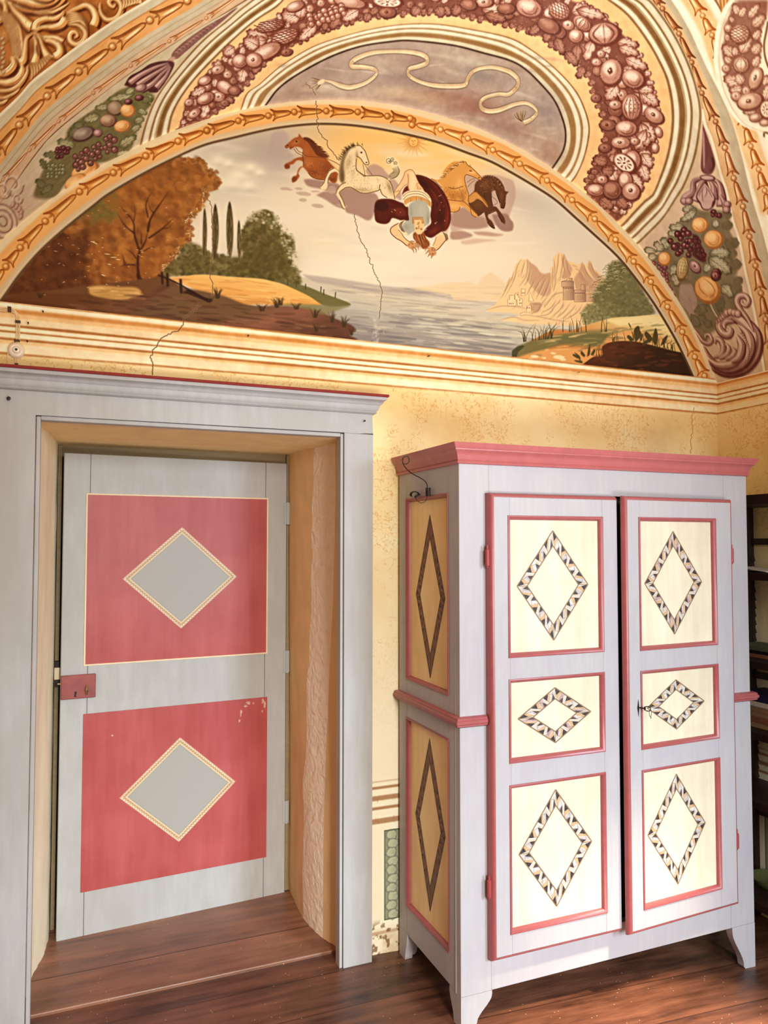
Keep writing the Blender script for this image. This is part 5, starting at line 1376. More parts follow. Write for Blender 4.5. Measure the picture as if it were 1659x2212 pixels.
    fr.fill(oval(*zd('935,82')[0], 14, 4.5, 5), (198, 156, 140), 1, .8)
    fr.fill(spline(zc('1242,795 1262,850 1300,960 1322,1050 1300,1110 1260,1115 1230,1080 1235,960 1242,795')), (118, 68, 60), 1, .8)
    fr.line(zc('1245,830 1248,960 1250,1080'), 5, (196, 152, 138), .8, 1.4, 1)
    fr.line(zc('1300,1000 1310,1060 1290,1100'), 4, (80, 40, 36), .8, 1, 1)
    # acanthus volute in the corner
    V = ((106, 56, 46), (178, 134, 114), (228, 196, 168))
    G = lambda t, w, tp=3: frond(fr, ze(t), w, *V, tp=tp)
    G('860,960 900,1080 1000,1200 1150,1260 1330,1220 1450,1100 1500,950 1480,800 1380,680 1250,600 1130,610 1060,680', 26, 1)
    G('880,1080 1000,1180 1150,1230 1300,1190 1400,1080 1440,940 1400,800 1290,700', 20, 1)
    G('920,1120 1040,1190 1200,1180 1320,1080 1360,940', 15, 1)
    G('1480,780 1400,620 1310,500 1270,410 1300,340 1380,340 1420,400 1390,460 1340,440 1340,390', 11, 1)
    G('1210,620 1090,640 1050,720 1100,800 1170,820 1200,760 1160,720', 15, 1)
    G('1240,660 1150,650 1110,700 1130,750', 9, 1)
    G('980,1100 1080,1060 1100,960 1060,880 1000,880 1010,930', 11, 1)
    G('1050,1120 1150,1060 1170,980 1130,930', 10, 1)
    G('1130,1130 1200,1090 1250,1030 1210,980', 10, 1)
    G('1200,1160 1290,1100 1330,960 1290,860 1270,820', 15, 1)
    G('740,750 800,830 850,900 920,930 960,890 930,820 880,830 890,870', 7.5, 1)
    for k in range(9):
        q = ze(f'{1025 + k * 27 if k < 6 else 1150 + (k - 6) * 55},{665 - k * 24 if k < 5 else 560}')[0] if k < 5 else ze(f'{1150 + (k - 5) * 45},{550 - (k == 6) * 12 + (k > 7) * 10}')[0]
        fruit(fr, q[0], q[1], 3 + min(k, 6) * .75, 3 + min(k, 6) * .75, 0, V)
    for k in range(14):
        t = k / 13
        a = ze('1330,800 1470,980 1400,1130')
        q = (1 - t) ** 2 * a[0] + 2 * t * (1 - t) * a[1] + t * t * a[2]
        fr.fill(oval(q[0], q[1], 2.6, 2.2), V[0], .9, .4)
        fr.fill(oval(q[0] - .4, q[1] - .4, 1.6, 1.4), V[2], .9, .4)
    fr.line(ze('960,1220 1080,1300 1250,1300 1420,1180 1510,1000 1520,860'), 5, (92, 46, 38), .8, 1.5, 1)
    mottle(fr, 0, 0, VW, VH, NZ_F, 13)
    mottle(fr, 0, 0, VW, VH, NZ_A, 12, (.8, 1, 1.1))
    crack(fr, [(683, 205), (672, 190), (660, 178)], 1.2)
    return fr
# ---------------------------------------------------------------- materials
def lin(c):
    c = np.asarray(c, float) / 255.0
    return tuple(float(v) for v in np.where(c <= .04045, c / 12.92, ((c + .055) / 1.055) ** 2.4))


def rgba(c):
    return (*lin(c), 1.0)


def nodes_of(name):
    m = bpy.data.materials.new(name)
    m.use_nodes = True
    nt = m.node_tree
    return m, nt, nt.nodes['Principled BSDF']


def paint(name, col, rough=0.55, var=0.10, streak=(6, 6, 1.2), wear=None, bump=0.12, spec=0.3, scale=9.0, metal=0.0, cloud=None):
    """brushed paint or wood: base colour varied by stretched noise, with optional worn marks"""
    m, nt, b = nodes_of(name)
    N, L = nt.nodes, nt.links
    tc = N.new('ShaderNodeTexCoord')
    mp = N.new('ShaderNodeMapping')
    mp.inputs['Scale'].default_value = streak
    L.new(tc.outputs['Object'], mp.inputs[0])
    n1 = N.new('ShaderNodeTexNoise')
    n1.inputs['Scale'].default_value = scale
    n1.inputs['Detail'].default_value = 7
    L.new(mp.outputs[0], n1.inputs[0])
    r = N.new('ShaderNodeValToRGB')
    c = np.array(lin(col))
    r.color_ramp.elements[0].position = .3
    r.color_ramp.elements[1].position = .7
    r.color_ramp.elements[0].color = (*np.clip(c * (1 - var), 0, 1), 1)
    r.color_ramp.elements[1].color = (*np.clip(c * (1 + var), 0, 1), 1)
    L.new(n1.outputs[0], r.inputs[0])
    out = r.outputs[0]
    if cloud:      # larger patches where the brush left another tint
        n3 = N.new('ShaderNodeTexNoise')
        n3.inputs['Scale'].default_value = cloud[1]
        n3.inputs['Detail'].default_value = 5
        n3.inputs['Roughness'].default_value = .6
        m3 = N.new('ShaderNodeMapping')
        m3.inputs['Scale'].default_value = (1.6, 1.6, .9)
        L.new(tc.outputs['Object'], m3.inputs[0])
        L.new(m3.outputs[0], n3.inputs[0])
        r3 = N.new('ShaderNodeValToRGB')
        r3.color_ramp.elements[0].position = .42
        r3.color_ramp.elements[1].position = .62
        r3.color_ramp.elements[0].color = (0, 0, 0, 1)
        r3.color_ramp.elements[1].color = (cloud[2], cloud[2], cloud[2], 1)
        L.new(n3.outputs[0], r3.inputs[0])
        x3 = N.new('ShaderNodeMix')
        x3.data_type = 'RGBA'
        L.new(r3.outputs[0], x3.inputs[0])
        L.new(out, x3.inputs[6])
        x3.inputs[7].default_value = rgba(cloud[0])
        out = x3.outputs[2]
    if wear:
        n2 = N.new('ShaderNodeTexNoise')
        n2.inputs['Scale'].default_value = wear[1]
        n2.inputs['Detail'].default_value = 9
        n2.inputs['Roughness'].default_value = .7
        L.new(tc.outputs['Object'], n2.inputs[0])
        r2 = N.new('ShaderNodeValToRGB')
        r2.color_ramp.elements[0].position = wear[2]
        r2.color_ramp.elements[1].position = min(1, wear[2] + .03)
        L.new(n2.outputs[0], r2.inputs[0])
        mx = N.new('ShaderNodeMix')
        mx.data_type = 'RGBA'
        L.new(r2.outputs[0], mx.inputs[0])
        L.new(out, mx.inputs[6])
        mx.inputs[7].default_value = rgba(wear[0])
        out = mx.outputs[2]
    L.new(out, b.inputs['Base Color'])
    b.inputs['Roughness'].default_value = rough
    b.inputs['Specular IOR Level'].default_value = spec
    b.inputs['Metallic'].default_value = metal
    if bump:
        bp = N.new('ShaderNodeBump')
        bp.inputs['Strength'].default_value = bump
        bp.inputs['Distance'].default_value = .004
        L.new(n1.outputs[0], bp.inputs['Height'])
        L.new(bp.outputs[0], b.inputs['Normal'])
    return m


ALB = 0.94      # lime paint reflects at most this much


def frescoed(name, arr, rough=0.75, bump=0.25, bscale=14.0, alb=ALB, spec=.15):
    """a surface painted stroke by stroke above; the strokes are laid out in its own UV space"""
    h, w = arr.shape[:2]
    im = bpy.data.images.new(name + '_strokes', w, h, alpha=False)
    px = np.ones((h, w, 4), np.float32)
    px[..., :3] = np.clip(arr[::-1] / 255.0, 0, 1)
    im.pixels.foreach_set(px.ravel())
    im.pack()
    m, nt, b = nodes_of(name)
    N, L = nt.nodes, nt.links
    t = N.new('ShaderNodeTexImage')
    t.image = im
    t.extension = 'EXTEND'
    t.interpolation = 'Cubic'
    mul = N.new('ShaderNodeMix')
    mul.data_type = 'RGBA'
    mul.blend_type = 'MULTIPLY'
    mul.inputs[0].default_value = 1
    L.new(t.outputs[0], mul.inputs[6])
    mul.inputs[7].default_value = (alb, alb, alb, 1)
    L.new(mul.outputs[2], b.inputs['Base Color'])
    b.inputs['Roughness'].default_value = rough
    b.inputs['Specular IOR Level'].default_value = spec
    tc = N.new('ShaderNodeTexCoord')
    n = N.new('ShaderNodeTexNoise')
    n.inputs['Scale'].default_value = bscale
    n.inputs['Detail'].default_value = 8
    L.new(tc.outputs['Object'], n.inputs[0])
    bp = N.new('ShaderNodeBump')
    bp.inputs['Strength'].default_value = bump
    bp.inputs['Distance'].default_value = .01
    L.new(n.outputs[0], bp.inputs['Height'])
    L.new(bp.outputs[0], b.inputs['Normal'])
    return m


M = {}
M['grey'] = paint('grey_door_paint', (186, 186, 183), .5, .07, (4, 4, .8), ((150, 132, 118), 22, .78), bump=.04, cloud=((176, 172, 166), 2.2, .7))
M['casing'] = paint('lilac_grey_paint', (182, 180, 178), .5, .07, (5, 5, .6), ((150, 130, 120), 26, .80), bump=.04, cloud=((172, 166, 160), 2.2, .7))
M['lilac'] = paint('lilac_white_paint', (177, 171, 172), .45, .05, (7, 7, .8), ((160, 148, 152), 34, .70), bump=.08, cloud=((170, 162, 168), 3.2, .7))
M['red'] = paint('brick_red_paint', (160, 66, 66), .42, .07, (5, 5, .7))
M['rose'] = paint('rose_paint', (160, 82, 82), .36, .08, (3, 3, 3), ((232, 180, 172), 60, .80), spec=.5)
M['crown'] = paint('rose_crown_paint', (180, 98, 96), .34, .07, (3, 3, 3), ((120, 50, 44), 50, .80), spec=.5)
M['redcap'] = paint('red_cap_paint', (140, 48, 44), .5, .1, (3, 3, 3))
M['lock'] = paint('red_painted_iron', (150, 70, 66), .34, .18, (3, 3, 3), spec=.6)
M['iron'] = paint('dark_iron', (44, 32, 28), .45, .25, (4, 4, 4), spec=.5, metal=.6)
M['brass'] = paint('old_brass', (190, 170, 130), .25, .15, (4, 4, 4), metal=1.0)
M['dark'] = paint('dark_stained_wood', (44, 24, 18), .5, .25, (6, 6, .8), spec=.3)
M['void'] = paint('unlit_dark', (60, 44, 34), .9, .1)  # dark colour stands for the shade in the passage and the wardrobe
M['cream'] = paint('cream_edge_paint', (248, 226, 190), .5, .05)
M['porcelain'] = paint('white_porcelain', (236, 214, 186), .25, .05, spec=.6)
M['cable'] = paint('painted_cable', (240, 206, 152), .5, .10)
M['strap'] = paint('brown_strap', (74, 40, 24), .5, .15)
M['page'] = paint('paper_pages', (222, 204, 176), .8, .08, (1, 1, 30))
M['paper'] = paint('white_paper', (226, 214, 200), .7, .04)
M['b_green'] = paint('green_cloth_cover', (84, 88, 66), .7, .1)
M['b_black'] = paint('black_cover', (34, 26, 28), .5, .1)
M['b_brown'] = paint('brown_leather_cover', (140, 88, 66), .6, .15)
M['b_blue'] = paint('dark_blue_cover', (36, 34, 66), .5, .1)
M['b_tan'] = paint('tan_card_cover', (150, 116, 84), .7, .12)
M['b_white'] = paint('white_card_cover', (206, 192, 176), .6, .08)
M['bowl'] = paint('green_glaze', (92, 96, 60), .3, .15, spec=.6)


def plaster(name, col, var=.08, bump=.5, bs=18):
    return paint(name, col, .85, var, (1.2, 1.2, .8), None, bump, .1, bs)


M['reveal'] = plaster('ochre_plaster', (252, 218, 160), .09, .9, 9)
M['reveal_left'] = plaster('cream_reveal_plaster', (252, 238, 208), .06, .7, 9)
M['olive'] = paint('frame_paint_with_olive_shade', (156, 134, 98), .6, .1, (1.2, 8, 8))  # recess shade mixed into the frame colour as olive brown


def patched_reveal():
    """ochre plaster with an upright repair of rough pale plaster"""
    m = plaster('ochre_reveal_with_pale_repair', (232, 192, 142), .07, .8, 9)
    nt = m.node_tree
    N, L = nt.nodes, nt.links
    b = N['Principled BSDF']
    src = b.inputs['Base Color'].links[0].from_socket
    tc = N.new('ShaderNodeTexCoord')
    mp = N.new('ShaderNodeMapping')
    mp.inputs['Scale'].default_value = (3, 3, 2.2)
    L.new(tc.outputs['Object'], mp.inputs[0])
    n = N.new('ShaderNodeTexNoise')
    n.inputs['Scale'].default_value = 2.2
    n.inputs['Detail'].default_value = 5
    L.new(mp.outputs[0], n.inputs[0])
    sp = N.new('ShaderNodeSeparateXYZ')
    L.new(tc.outputs['Object'], sp.inputs[0])
    ad = N.new('ShaderNodeMath')
    ad.operation = 'MULTIPLY_ADD'
    ad.inputs[1].default_value = .10
    L.new(n.outputs[0], ad.inputs[0])
    L.new(sp.outputs[1], ad.inputs[2])
    gt = N.new('ShaderNodeMath')
    gt.operation = 'LESS_THAN'
    gt.inputs[1].default_value = 3.105
    L.new(ad.outputs[0], gt.inputs[0])
    lo = N.new('ShaderNodeMath')
    lo.operation = 'GREATER_THAN'
    lo.inputs[1].default_value = 2.868  # near edge of the pale tone follows the casing's shadow line
    L.new(sp.outputs[1], lo.inputs[0])
    both = N.new('ShaderNodeMath')
    both.operation = 'MULTIPLY'
    L.new(gt.outputs[0], both.inputs[0])
    L.new(lo.outputs[0], both.inputs[1])
    gt = both
    fine = N.new('ShaderNodeTexNoise')
    fine.inputs['Scale'].default_value = 26
    fine.inputs['Detail'].default_value = 8
    fine.inputs['Distortion'].default_value = .6
    L.new(tc.outputs['Object'], fine.inputs[0])
    r = N.new('ShaderNodeValToRGB')
    r.color_ramp.elements[0].color = rgba((244, 214, 180))
    r.color_ramp.elements[1].color = rgba((255, 244, 226))
    L.new(fine.outputs[0], r.inputs[0])
    mx = N.new('ShaderNodeMix')
    mx.data_type = 'RGBA'
    L.new(gt.outputs[0], mx.inputs[0])
    L.new(src, mx.inputs[6])
    L.new(r.outputs[0], mx.inputs[7])
    L.new(mx.outputs[2], b.inputs['Base Color'])
    bp = N.new('ShaderNodeBump')
    bp.inputs['Strength'].default_value = .9
    bp.inputs['Distance'].default_value = .012
    h = N.new('ShaderNodeMath')
    h.operation = 'MULTIPLY'
    L.new(fine.outputs[0], h.inputs[0])
    L.new(gt.outputs[0], h.inputs[1])
    L.new(h.outputs[0], bp.inputs['Height'])
    L.new(bp.outputs[0], b.inputs['Normal'])
    return m


M['reveal_right'] = patched_reveal()
M['ceil'] = plaster('pale_vault_plaster', (228, 204, 160))


def planks(name, dark, light, w=0.21):
    m, nt, b = nodes_of(name)
    N, L = nt.nodes, nt.links
    tc = N.new('ShaderNodeTexCoord')
    sp = N.new('ShaderNodeSeparateXYZ')
    L.new(tc.outputs['Object'], sp.inputs[0])

    def math_(op, a, bb=None, cc=None):
        n = N.new('ShaderNodeMath')
        n.operation = op
        for i, v in enumerate((a, bb, cc)):
            if v is None:
                continue
            if isinstance(v, (int, float)):
                n.inputs[i].default_value = v
            else:
                L.new(v, n.inputs[i])
        return n.outputs[0]
    wob = N.new('ShaderNodeTexNoise')
    wob.inputs['Scale'].default_value = 1.3
    L.new(tc.outputs['Object'], wob.inputs[0])
    yy = math_('ADD', sp.outputs[1], math_('MULTIPLY', wob.outputs[0], .012))
    q = math_('DIVIDE', math_('SUBTRACT', yy, 2.655), w)
    idx = math_('FLOOR', q)
    fr_ = math_('FRACT', q)
    edge = math_('MINIMUM', fr_, math_('SUBTRACT', 1.0, fr_))
    seam = math_('LESS_THAN', edge, .010)
    mp = N.new('ShaderNodeMapping')
    mp.inputs['Scale'].default_value = (.9, 9, 9)
    L.new(tc.outputs['Object'], mp.inputs[0])
    cmb = N.new('ShaderNodeCombineXYZ')
    L.new(math_('MULTIPLY', idx, 3.7), cmb.inputs[0])
    L.new(math_('MULTIPLY', idx, 1.3), cmb.inputs[2])
    L.new(cmb.outputs[0], mp.inputs[1])
    n1 = N.new('ShaderNodeTexNoise')
    n1.inputs['Scale'].default_value = 2.4
    n1.inputs['Detail'].default_value = 9
    n1.inputs['Roughness'].default_value = .62
    L.new(mp.outputs[0], n1.inputs[0])
    n2 = N.new('ShaderNodeTexNoise')
    n2.inputs['Scale'].default_value = 3.5
    n2.inputs['Detail'].default_value = 6
    L.new(tc.outputs['Object'], n2.inputs[0])
    n3 = N.new('ShaderNodeTexNoise')
    n3.inputs['Scale'].default_value = 90
    n3.inputs['Detail'].default_value = 4
    L.new(tc.outputs['Object'], n3.inputs[0])
    s = math_('ADD', math_('MULTIPLY', n1.outputs[0], .6), math_('MULTIPLY', n2.outputs[0], .4))
    r = N.new('ShaderNodeValToRGB')
    r.color_ramp.elements[0].position = .38
    r.color_ramp.elements[1].position = .64
    r.color_ramp.elements[0].color = rgba(dark)
    r.color_ramp.elements[1].color = rgba(light)
    L.new(s, r.inputs[0])
    mx = N.new('ShaderNodeMix')
    mx.data_type = 'RGBA'
    L.new(math_('MULTIPLY', seam, .75), mx.inputs[0])
    L.new(r.outputs[0], mx.inputs[6])
    mx.inputs[7].default_value = rgba((40, 20, 14))
    # pale grains of dust
    dust = N.new('ShaderNodeTexVoronoi')
    dust.inputs['Scale'].default_value = 44
    L.new(tc.outputs['Object'], dust.inputs[0])
    sel = math_('MULTIPLY', math_('LESS_THAN', dust.outputs[0], .075), math_('GREATER_THAN', n2.outputs[0], .5))
    mx2 = N.new('ShaderNodeMix')
    mx2.data_type = 'RGBA'
    L.new(sel, mx2.inputs[0])
    L.new(mx.outputs[2], mx2.inputs[6])
    mx2.inputs[7].default_value = rgba((214, 176, 150))
    L.new(mx2.outputs[2], b.inputs['Base Color'])
    L.new(math_('ADD', .16, math_('MULTIPLY', n1.outputs[0], .42)), b.inputs['Roughness'])
    b.inputs['Specular IOR Level'].default_value = .45
    bp = N.new('ShaderNodeBump')
    bp.inputs['Strength'].default_value = .5
    bp.inputs['Distance'].default_value = .006
    h = math_('SUBTRACT', math_('ADD', n1.outputs[0], math_('MULTIPLY', n3.outputs[0], .12)), math_('MULTIPLY', seam, 1.2))
    L.new(h, bp.inputs['Height'])
    L.new(bp.outputs[0], b.inputs['Normal'])
    return m


M['floor'] = planks('dark_floorboards', (52, 29, 21), (132, 84, 62))
M['sill'] = planks('worn_threshold_boards', (104, 66, 48), (160, 110, 84), .33)

# ---------------------------------------------------------------- mesh helpers


class MB:
    def __init__(s):
        s.v, s.f, s.uv = [], [], []

    def face(s, pts, uv=None):
        i = len(s.v)
        s.v += [tuple(float(c) for c in p) for p in pts]
        s.f.append(tuple(range(i, i + len(pts))))
        s.uv.append(uv)

    def box(s, x0, y0, z0, x1, y1, z1):
        c = [(x, y, z) for x in (x0, x1) for y in (y0, y1) for z in (z0, z1)]
        i = len(s.v)
        s.v += c
        for f in ((0, 1, 3, 2), (4, 6, 7, 5), (0, 4, 5, 1), (2, 3, 7, 6), (0, 2, 6, 4), (1, 5, 7, 3)):
            s.f.append(tuple(i + k for k in f))
            s.uv.append(None)

    def grid(s, P, close_u=False, close_v=False, uv=None):
        """P: rows x cols x 3"""
        P = np.asarray(P, float)
        h, w = P.shape[:2]
        i = len(s.v)
        s.v += [tuple(p) for p in P.reshape(-1, 3).tolist()]
        for r in range(h if close_v else h - 1):
            for c in range(w if close_u else w - 1):
                a, b = (r, c), (r, (c + 1) % w)
                d, e = ((r + 1) % h, (c + 1) % w), ((r + 1) % h, c)
                s.f.append(tuple(i + p[0] * w + p[1] for p in (a, b, d, e)))
                s.uv.append([uv[p[0]][p[1]] for p in (a, b, d, e)] if uv is not None else None)

    def prism(s, poly, axis, a, b):
        """poly in the two other axes, extruded along axis from a to b"""
        def at(p, t):
            q = [0, 0, 0]
            o = [k for k in range(3) if k != axis]
            q[axis], q[o[0]], q[o[1]] = t, p[0], p[1]
            return tuple(q)
        n = len(poly)
        s.face([at(p, a) for p in poly])
        s.face([at(p, b) for p in poly][::-1])
        for k in range(n):
            p, q = poly[k], poly[(k + 1) % n]
            s.face([at(p, a), at(p, b), at(q, b), at(q, a)])

    def tube(s, pts, r, n=10, caps=True):
        pts = np.asarray(pts, float)
        rs = np.full(len(pts), r) if np.isscalar(r) else np.asarray(r, float)
        rows = []
        up = None
        for k, p in enumerate(pts):
            t = pts[min(k + 1, len(pts) - 1)] - pts[max(k - 1, 0)]
            t = t / (np.linalg.norm(t) + 1e-12)
            if up is None:
                up = np.cross(t, [0.3, 0.2, 1.0])
                if np.linalg.norm(up) < .1:
                    up = np.cross(t, [1, 0, 0])
            up = up - t * np.dot(up, t)
            up /= np.linalg.norm(up) + 1e-12
            w = np.cross(t, up)
            rows.append([p + rs[k] * (up * math.cos(a) + w * math.sin(a)) for a in np.linspace(0, 2 * PI, n, endpoint=False)])
        s.grid(rows, close_u=True)
        if caps:
            s.face(rows[0][::-1])
            s.face(rows[-1])

    def lathe(s, prof, centre, axis=2, n=24):
        """prof: (radius, offset along the axis)"""
        rows = []
        for r, h in prof:
            row = []
            for a in np.linspace(0, 2 * PI, n, endpoint=False):
                q = [r * math.cos(a), r * math.sin(a)]
                q.insert(axis, h)
                row.append(np.array(q) + np.array(centre))
            rows.append(row)
        s.grid(rows, close_u=True)
        s.face(rows[0][::-1])
        s.face(rows[-1])

    def rect_sweep(s, x0, z0, x1, z1, prof):
        """profile (inset towards the middle, height out of the face -y) run round a rectangle with mitres"""
        rows = []
        for i, w in prof:
            rows.append([(x0 + i, -w, z0 + i), (x1 - i, -w, z0 + i), (x1 - i, -w, z1 - i), (x0 + i, -w, z1 - i)])
        s.grid(rows, close_u=True)

    def open_rim(s, x0, z0, x1, z1, prof):
        """like rect_sweep but only along the left side, the top and the bottom"""
        rows = []
        for i, w in prof:
            rows.append([(x1, -w, z0 + i), (x0 + i, -w, z0 + i), (x0 + i, -w, z1 - i), (x1, -w, z1 - i)])
        s.grid(rows)

    def path_sweep(s, path, prof, caps=True):
        """profile (outward, z) run along an open plan path (outward = to the right of travel)"""
        path = [np.array(p, float) for p in path]
        dirs = [(b - a) / np.linalg.norm(b - a) for a, b in zip(path[:-1], path[1:])]
        nrm = [np.array([d[1], -d[0]]) for d in dirs]
        mit = []
        for k in range(len(path)):
            if k == 0:
                mit.append(nrm[0])
            elif k == len(path) - 1:
                mit.append(nrm[-1])
            else:
                m_ = nrm[k - 1] + nrm[k]
                mit.append(m_ / (1 + nrm[k - 1] @ nrm[k]))
        rows = [[(*(p + m_ * o), z) for p, m_ in zip(path, mit)] for o, z in prof]
        s.grid(rows)
        if caps:
            s.face([r[0] for r in rows])
            s.face([r[-1] for r in rows][::-1])

    def build(s, name, mat, parent=None, smooth=False, bevel=0, loc=None):
        me = bpy.data.meshes.new(name)
        me.from_pydata(s.v, [], s.f)
        if any(u is not None for u in s.uv):
            ul = me.uv_layers.new(name='UVMap')
            k = 0
            buf = []
            for f, u in zip(s.f, s.uv):
                buf += list(u) if u is not None else [(0, 0)] * len(f)
            ul.data.foreach_set('uv', np.array(buf, np.float32).ravel())
        me.materials.append(M[mat] if isinstance(mat, str) else mat)
        bm = bmesh.new()
        bm.from_mesh(me)
        bmesh.ops.remove_doubles(bm, verts=bm.verts, dist=1e-6)
        bmesh.ops.recalc_face_normals(bm, faces=bm.faces)
        bm.to_mesh(me)
        bm.free()
        if smooth:
            me.polygons.foreach_set('use_smooth', [True] * len(me.polygons))
            try:
                me.set_sharp_from_angle(angle=math.radians(40))
            except Exception:
                pass
        o = bpy.data.objects.new(name, me)
        COL.objects.link(o)
        if loc is not None:
            o.location = loc
        if parent is not None:
            o.parent = parent
        if bevel:
            bv = o.modifiers.new('bevel', 'BEVEL')
            bv.width = bevel
            bv.segments = 2
            bv.limit_method = 'ANGLE'
        return o


def tag(o, label=None, cat=None, group=None, kind=None):
    if label:
        o['label'] = label
    if cat:
        o['category'] = cat
    if group:
        o['group'] = group
    if kind:
        o['kind'] = kind
    return o


def empty(name, loc, rz=0.0, parent=None):
    o = bpy.data.objects.new(name, None)
    o.empty_display_size = .05
    o.location = loc
    o.rotation_euler = (0, 0, rz)
    COL.objects.link(o)
    if parent is not None:
        o.parent = parent
    return o


def floor_z(x):
    """the old floor sinks a few centimetres towards the right-hand wall"""
    return -0.050 * max(0.0, x - 1.10)

# ---------------------------------------------------------------- the shell
def crisp(fr, r, k):
    """the painter's darker contours: local contrast of the strokes"""
    for c in range(3):
        b = blur(fr.a[..., c], r)
        fr.a[..., c] = np.clip(fr.a[..., c] + k * (fr.a[..., c] - b), 0, 255)


wall_fr = paint_wall()
crisp(wall_fr, 7, .28)
M['wallpaint'] = frescoed('painted_wall_plaster', wall_fr.a, bump=.22, bscale=22)
del wall_fr
vault_fr = paint_vault()
crisp(vault_fr, 9, .38)
M['vaultpaint'] = frescoed('painted_vault_plaster', vault_fr.a, bump=.2, bscale=14)
del vault_fr


def wuv(x, z):
    return ((x - WX0) * WPX / WW, 1 - (WZ1 - z) * WPX / WH)


OX0, OX1, OZ1 = -0.125, 0.950, 1.965       # door opening in the wall
mb = MB()
xs = sorted(set([round(float(v), 4) for v in np.arange(WX0, CORNER_X, .03)] + [OX0, OX1, CORNER_X]))
for a, b in zip(xs[:-1], xs[1:]):
    za_, zb_ = [float(v) for v in arch_z(np.array([a, b]))]
    zl = OZ1 if (a >= OX0 - 1e-6 and b <= OX1 + 1e-6) else -0.12
    cuts = [zl, 2.2]
    q = [(a, WALL_Y, zl), (b, WALL_Y, zl), (b, WALL_Y, zb_), (a, WALL_Y, za_)]
    mb.face(q, [wuv(p[0], p[2]) for p in q])
w_back = tag(mb.build('wall_back', 'wallpaint'), 'flat wall with painted lunette landscape, painted cornice and ochre plaster', kind='structure')

mb = MB()
ys_ = [WALL_Y, 1.2, 0.0, -0.55]
for a, b in zip(ys_[:-1], ys_[1:]):
    q = [(CORNER_X, a, -.14), (CORNER_X, b, -.14), (CORNER_X, b, ZS), (CORNER_X, a, ZS)]
    mb.face(q, [wuv(1.75 - (WALL_Y - p[1]), p[2]) for p in q])
tag(mb.build('wall_right', 'wallpaint'), 'right-hand wall of ochre plaster with the painted cornice running round', kind='structure')

mb = MB()
gx_ = np.concatenate([np.arange(VX0, CORNER_X, .03), [CORNER_X]])
gd_ = np.linspace(0, VD1 - .01, 50)
P = [[(x, WALL_Y - d, float(vault_z(np.array([x]), d)[0])) for x in gx_] for d in gd_]
UV = [[((x - VX0) * VPX / VW, 1 - d * VPD / VH) for x in gx_] for d in gd_]
mb.grid(P, uv=UV)
tag(mb.build('ceiling', 'vaultpaint', smooth=True), 'painted vault with chains of bellflowers, medallion and wreaths of fruit', kind='structure')

# the rest of the ceiling, outside the photograph
mb = MB()
d1 = VD1 - .01
P = []
for y in (WALL_Y - d1, 0.4, -0.8):
    P.append([(x, y, float(vault_z(np.array([x]), d1)[0])) for x in np.linspace(VX0, CORNER_X, 24)])
mb.grid(P)
tag(mb.build('ceiling', 'ceil', smooth=True), 'plain continuation of the pale plastered vault', kind='structure')

mb = MB()
mb.face([(-2.3, -2.8, 4.1), (CORNER_X + .3, -2.8, 4.1), (CORNER_X + .3, 2.9, 4.1), (-2.3, 2.9, 4.1)])
mb.build('ceiling', 'ceil')['kind'] = 'structure'
mb = MB()
mb.face([(-2.3, -2.8, -.1), (-2.3, 2.7, -.1), (-2.3, 2.7, 4.1), (-2.3, -2.8, 4.1)])
mb.build('wall_left', 'reveal')['kind'] = 'structure'
mb = MB()
mb.face([(-2.3, 2.7, -.1), (WX0, 2.7, -.1), (WX0, 2.7, 4.1), (-2.3, 2.7, 4.1)])
mb.build('wall_back', 'reveal')['kind'] = 'structure'
# floor, sinking slightly to the right
mb = MB()
fx = [-2.2, -.6, 0, 1.1, 2.0, CORNER_X + .3]
fy = [-2.8, -1, 0, 1.5, WALL_Y + .08]
mb.grid([[(x, y, floor_z(x)) for x in fx] for y in fy])
tag(mb.build('floor', 'floor'), 'dark brown floorboards, worn and scratched', kind='structure')

# door recess: bulging plaster reveals and soffit
mb = MB()
RB = [(.962, 2.69), (.955, 2.77), (.925, 2.844), (.902, 2.94), (.893, 3.03), (.893, 3.12), (.899, 3.22), (.904, 3.33), (.904, 3.42)]
RT = [(.975, 2.69), (.972, 2.80), (.960, 2.90), (.944, 2.98), (.925, 3.06), (.906, 3.15), (.896, 3.22), (.893, 3.33), (.893, 3.42)]
LB = [(-.135, 2.69), (-.130, 2.85), (-.119, 2.99), (-.103, 3.06), (-.088, 3.12), (-.074, 3.22), (-.069, 3.30), (-.068, 3.36), (-.068, 3.42)]
LT = [(-.126, 2.69), (-.115, 2.80), (-.104, 2.90), (-.094, 2.98), (-.088, 3.06), (-.080, 3.16), (-.070, 3.24), (-.068, 3.33), (-.068, 3.42)]
zs_ = np.linspace(-.03, 1.965, 26)


def lerp2(A, B, t, n=26):
    a = resample(spline(A, .02), n)
    b = resample(spline(B, .02), n)
    return a * (1 - t) + b * t


rr = np.random.default_rng(3)
for A, B, sg in ((RB, RT, -1), (LB, LT, 1)):
    mb = MB()
    rows = []
    for z in zs_:
        t = max(0, min(1, (z - .25) / 1.5))
        q = lerp2(A, B, t * t * (3 - 2 * t))
        q[:, 0] += rr.normal(0, .0012, len(q)) * np.clip((q[:, 1] - 2.75) * 6, 0, 1)
        rows.append([(p[0], p[1], z) for p in q])
    mb.grid(rows)
    tag(mb.build('wall_reveal', 'reveal_right' if sg < 0 else 'reveal_left', smooth=True), 'bulging plaster reveal of the door recess', kind='structure')
mb = MB()
a, b = lerp2(LB, LT, 1), lerp2(RB, RT, 1)
rows = []
for t in np.linspace(0, 1, 16):
    rows.append([(pa[0] * (1 - t) + pb[0] * t, pa[1] * (1 - t) + pb[1] * t, 1.948 + .016 * (abs(t - .5) < .0)) for pa, pb in zip(a, b)])
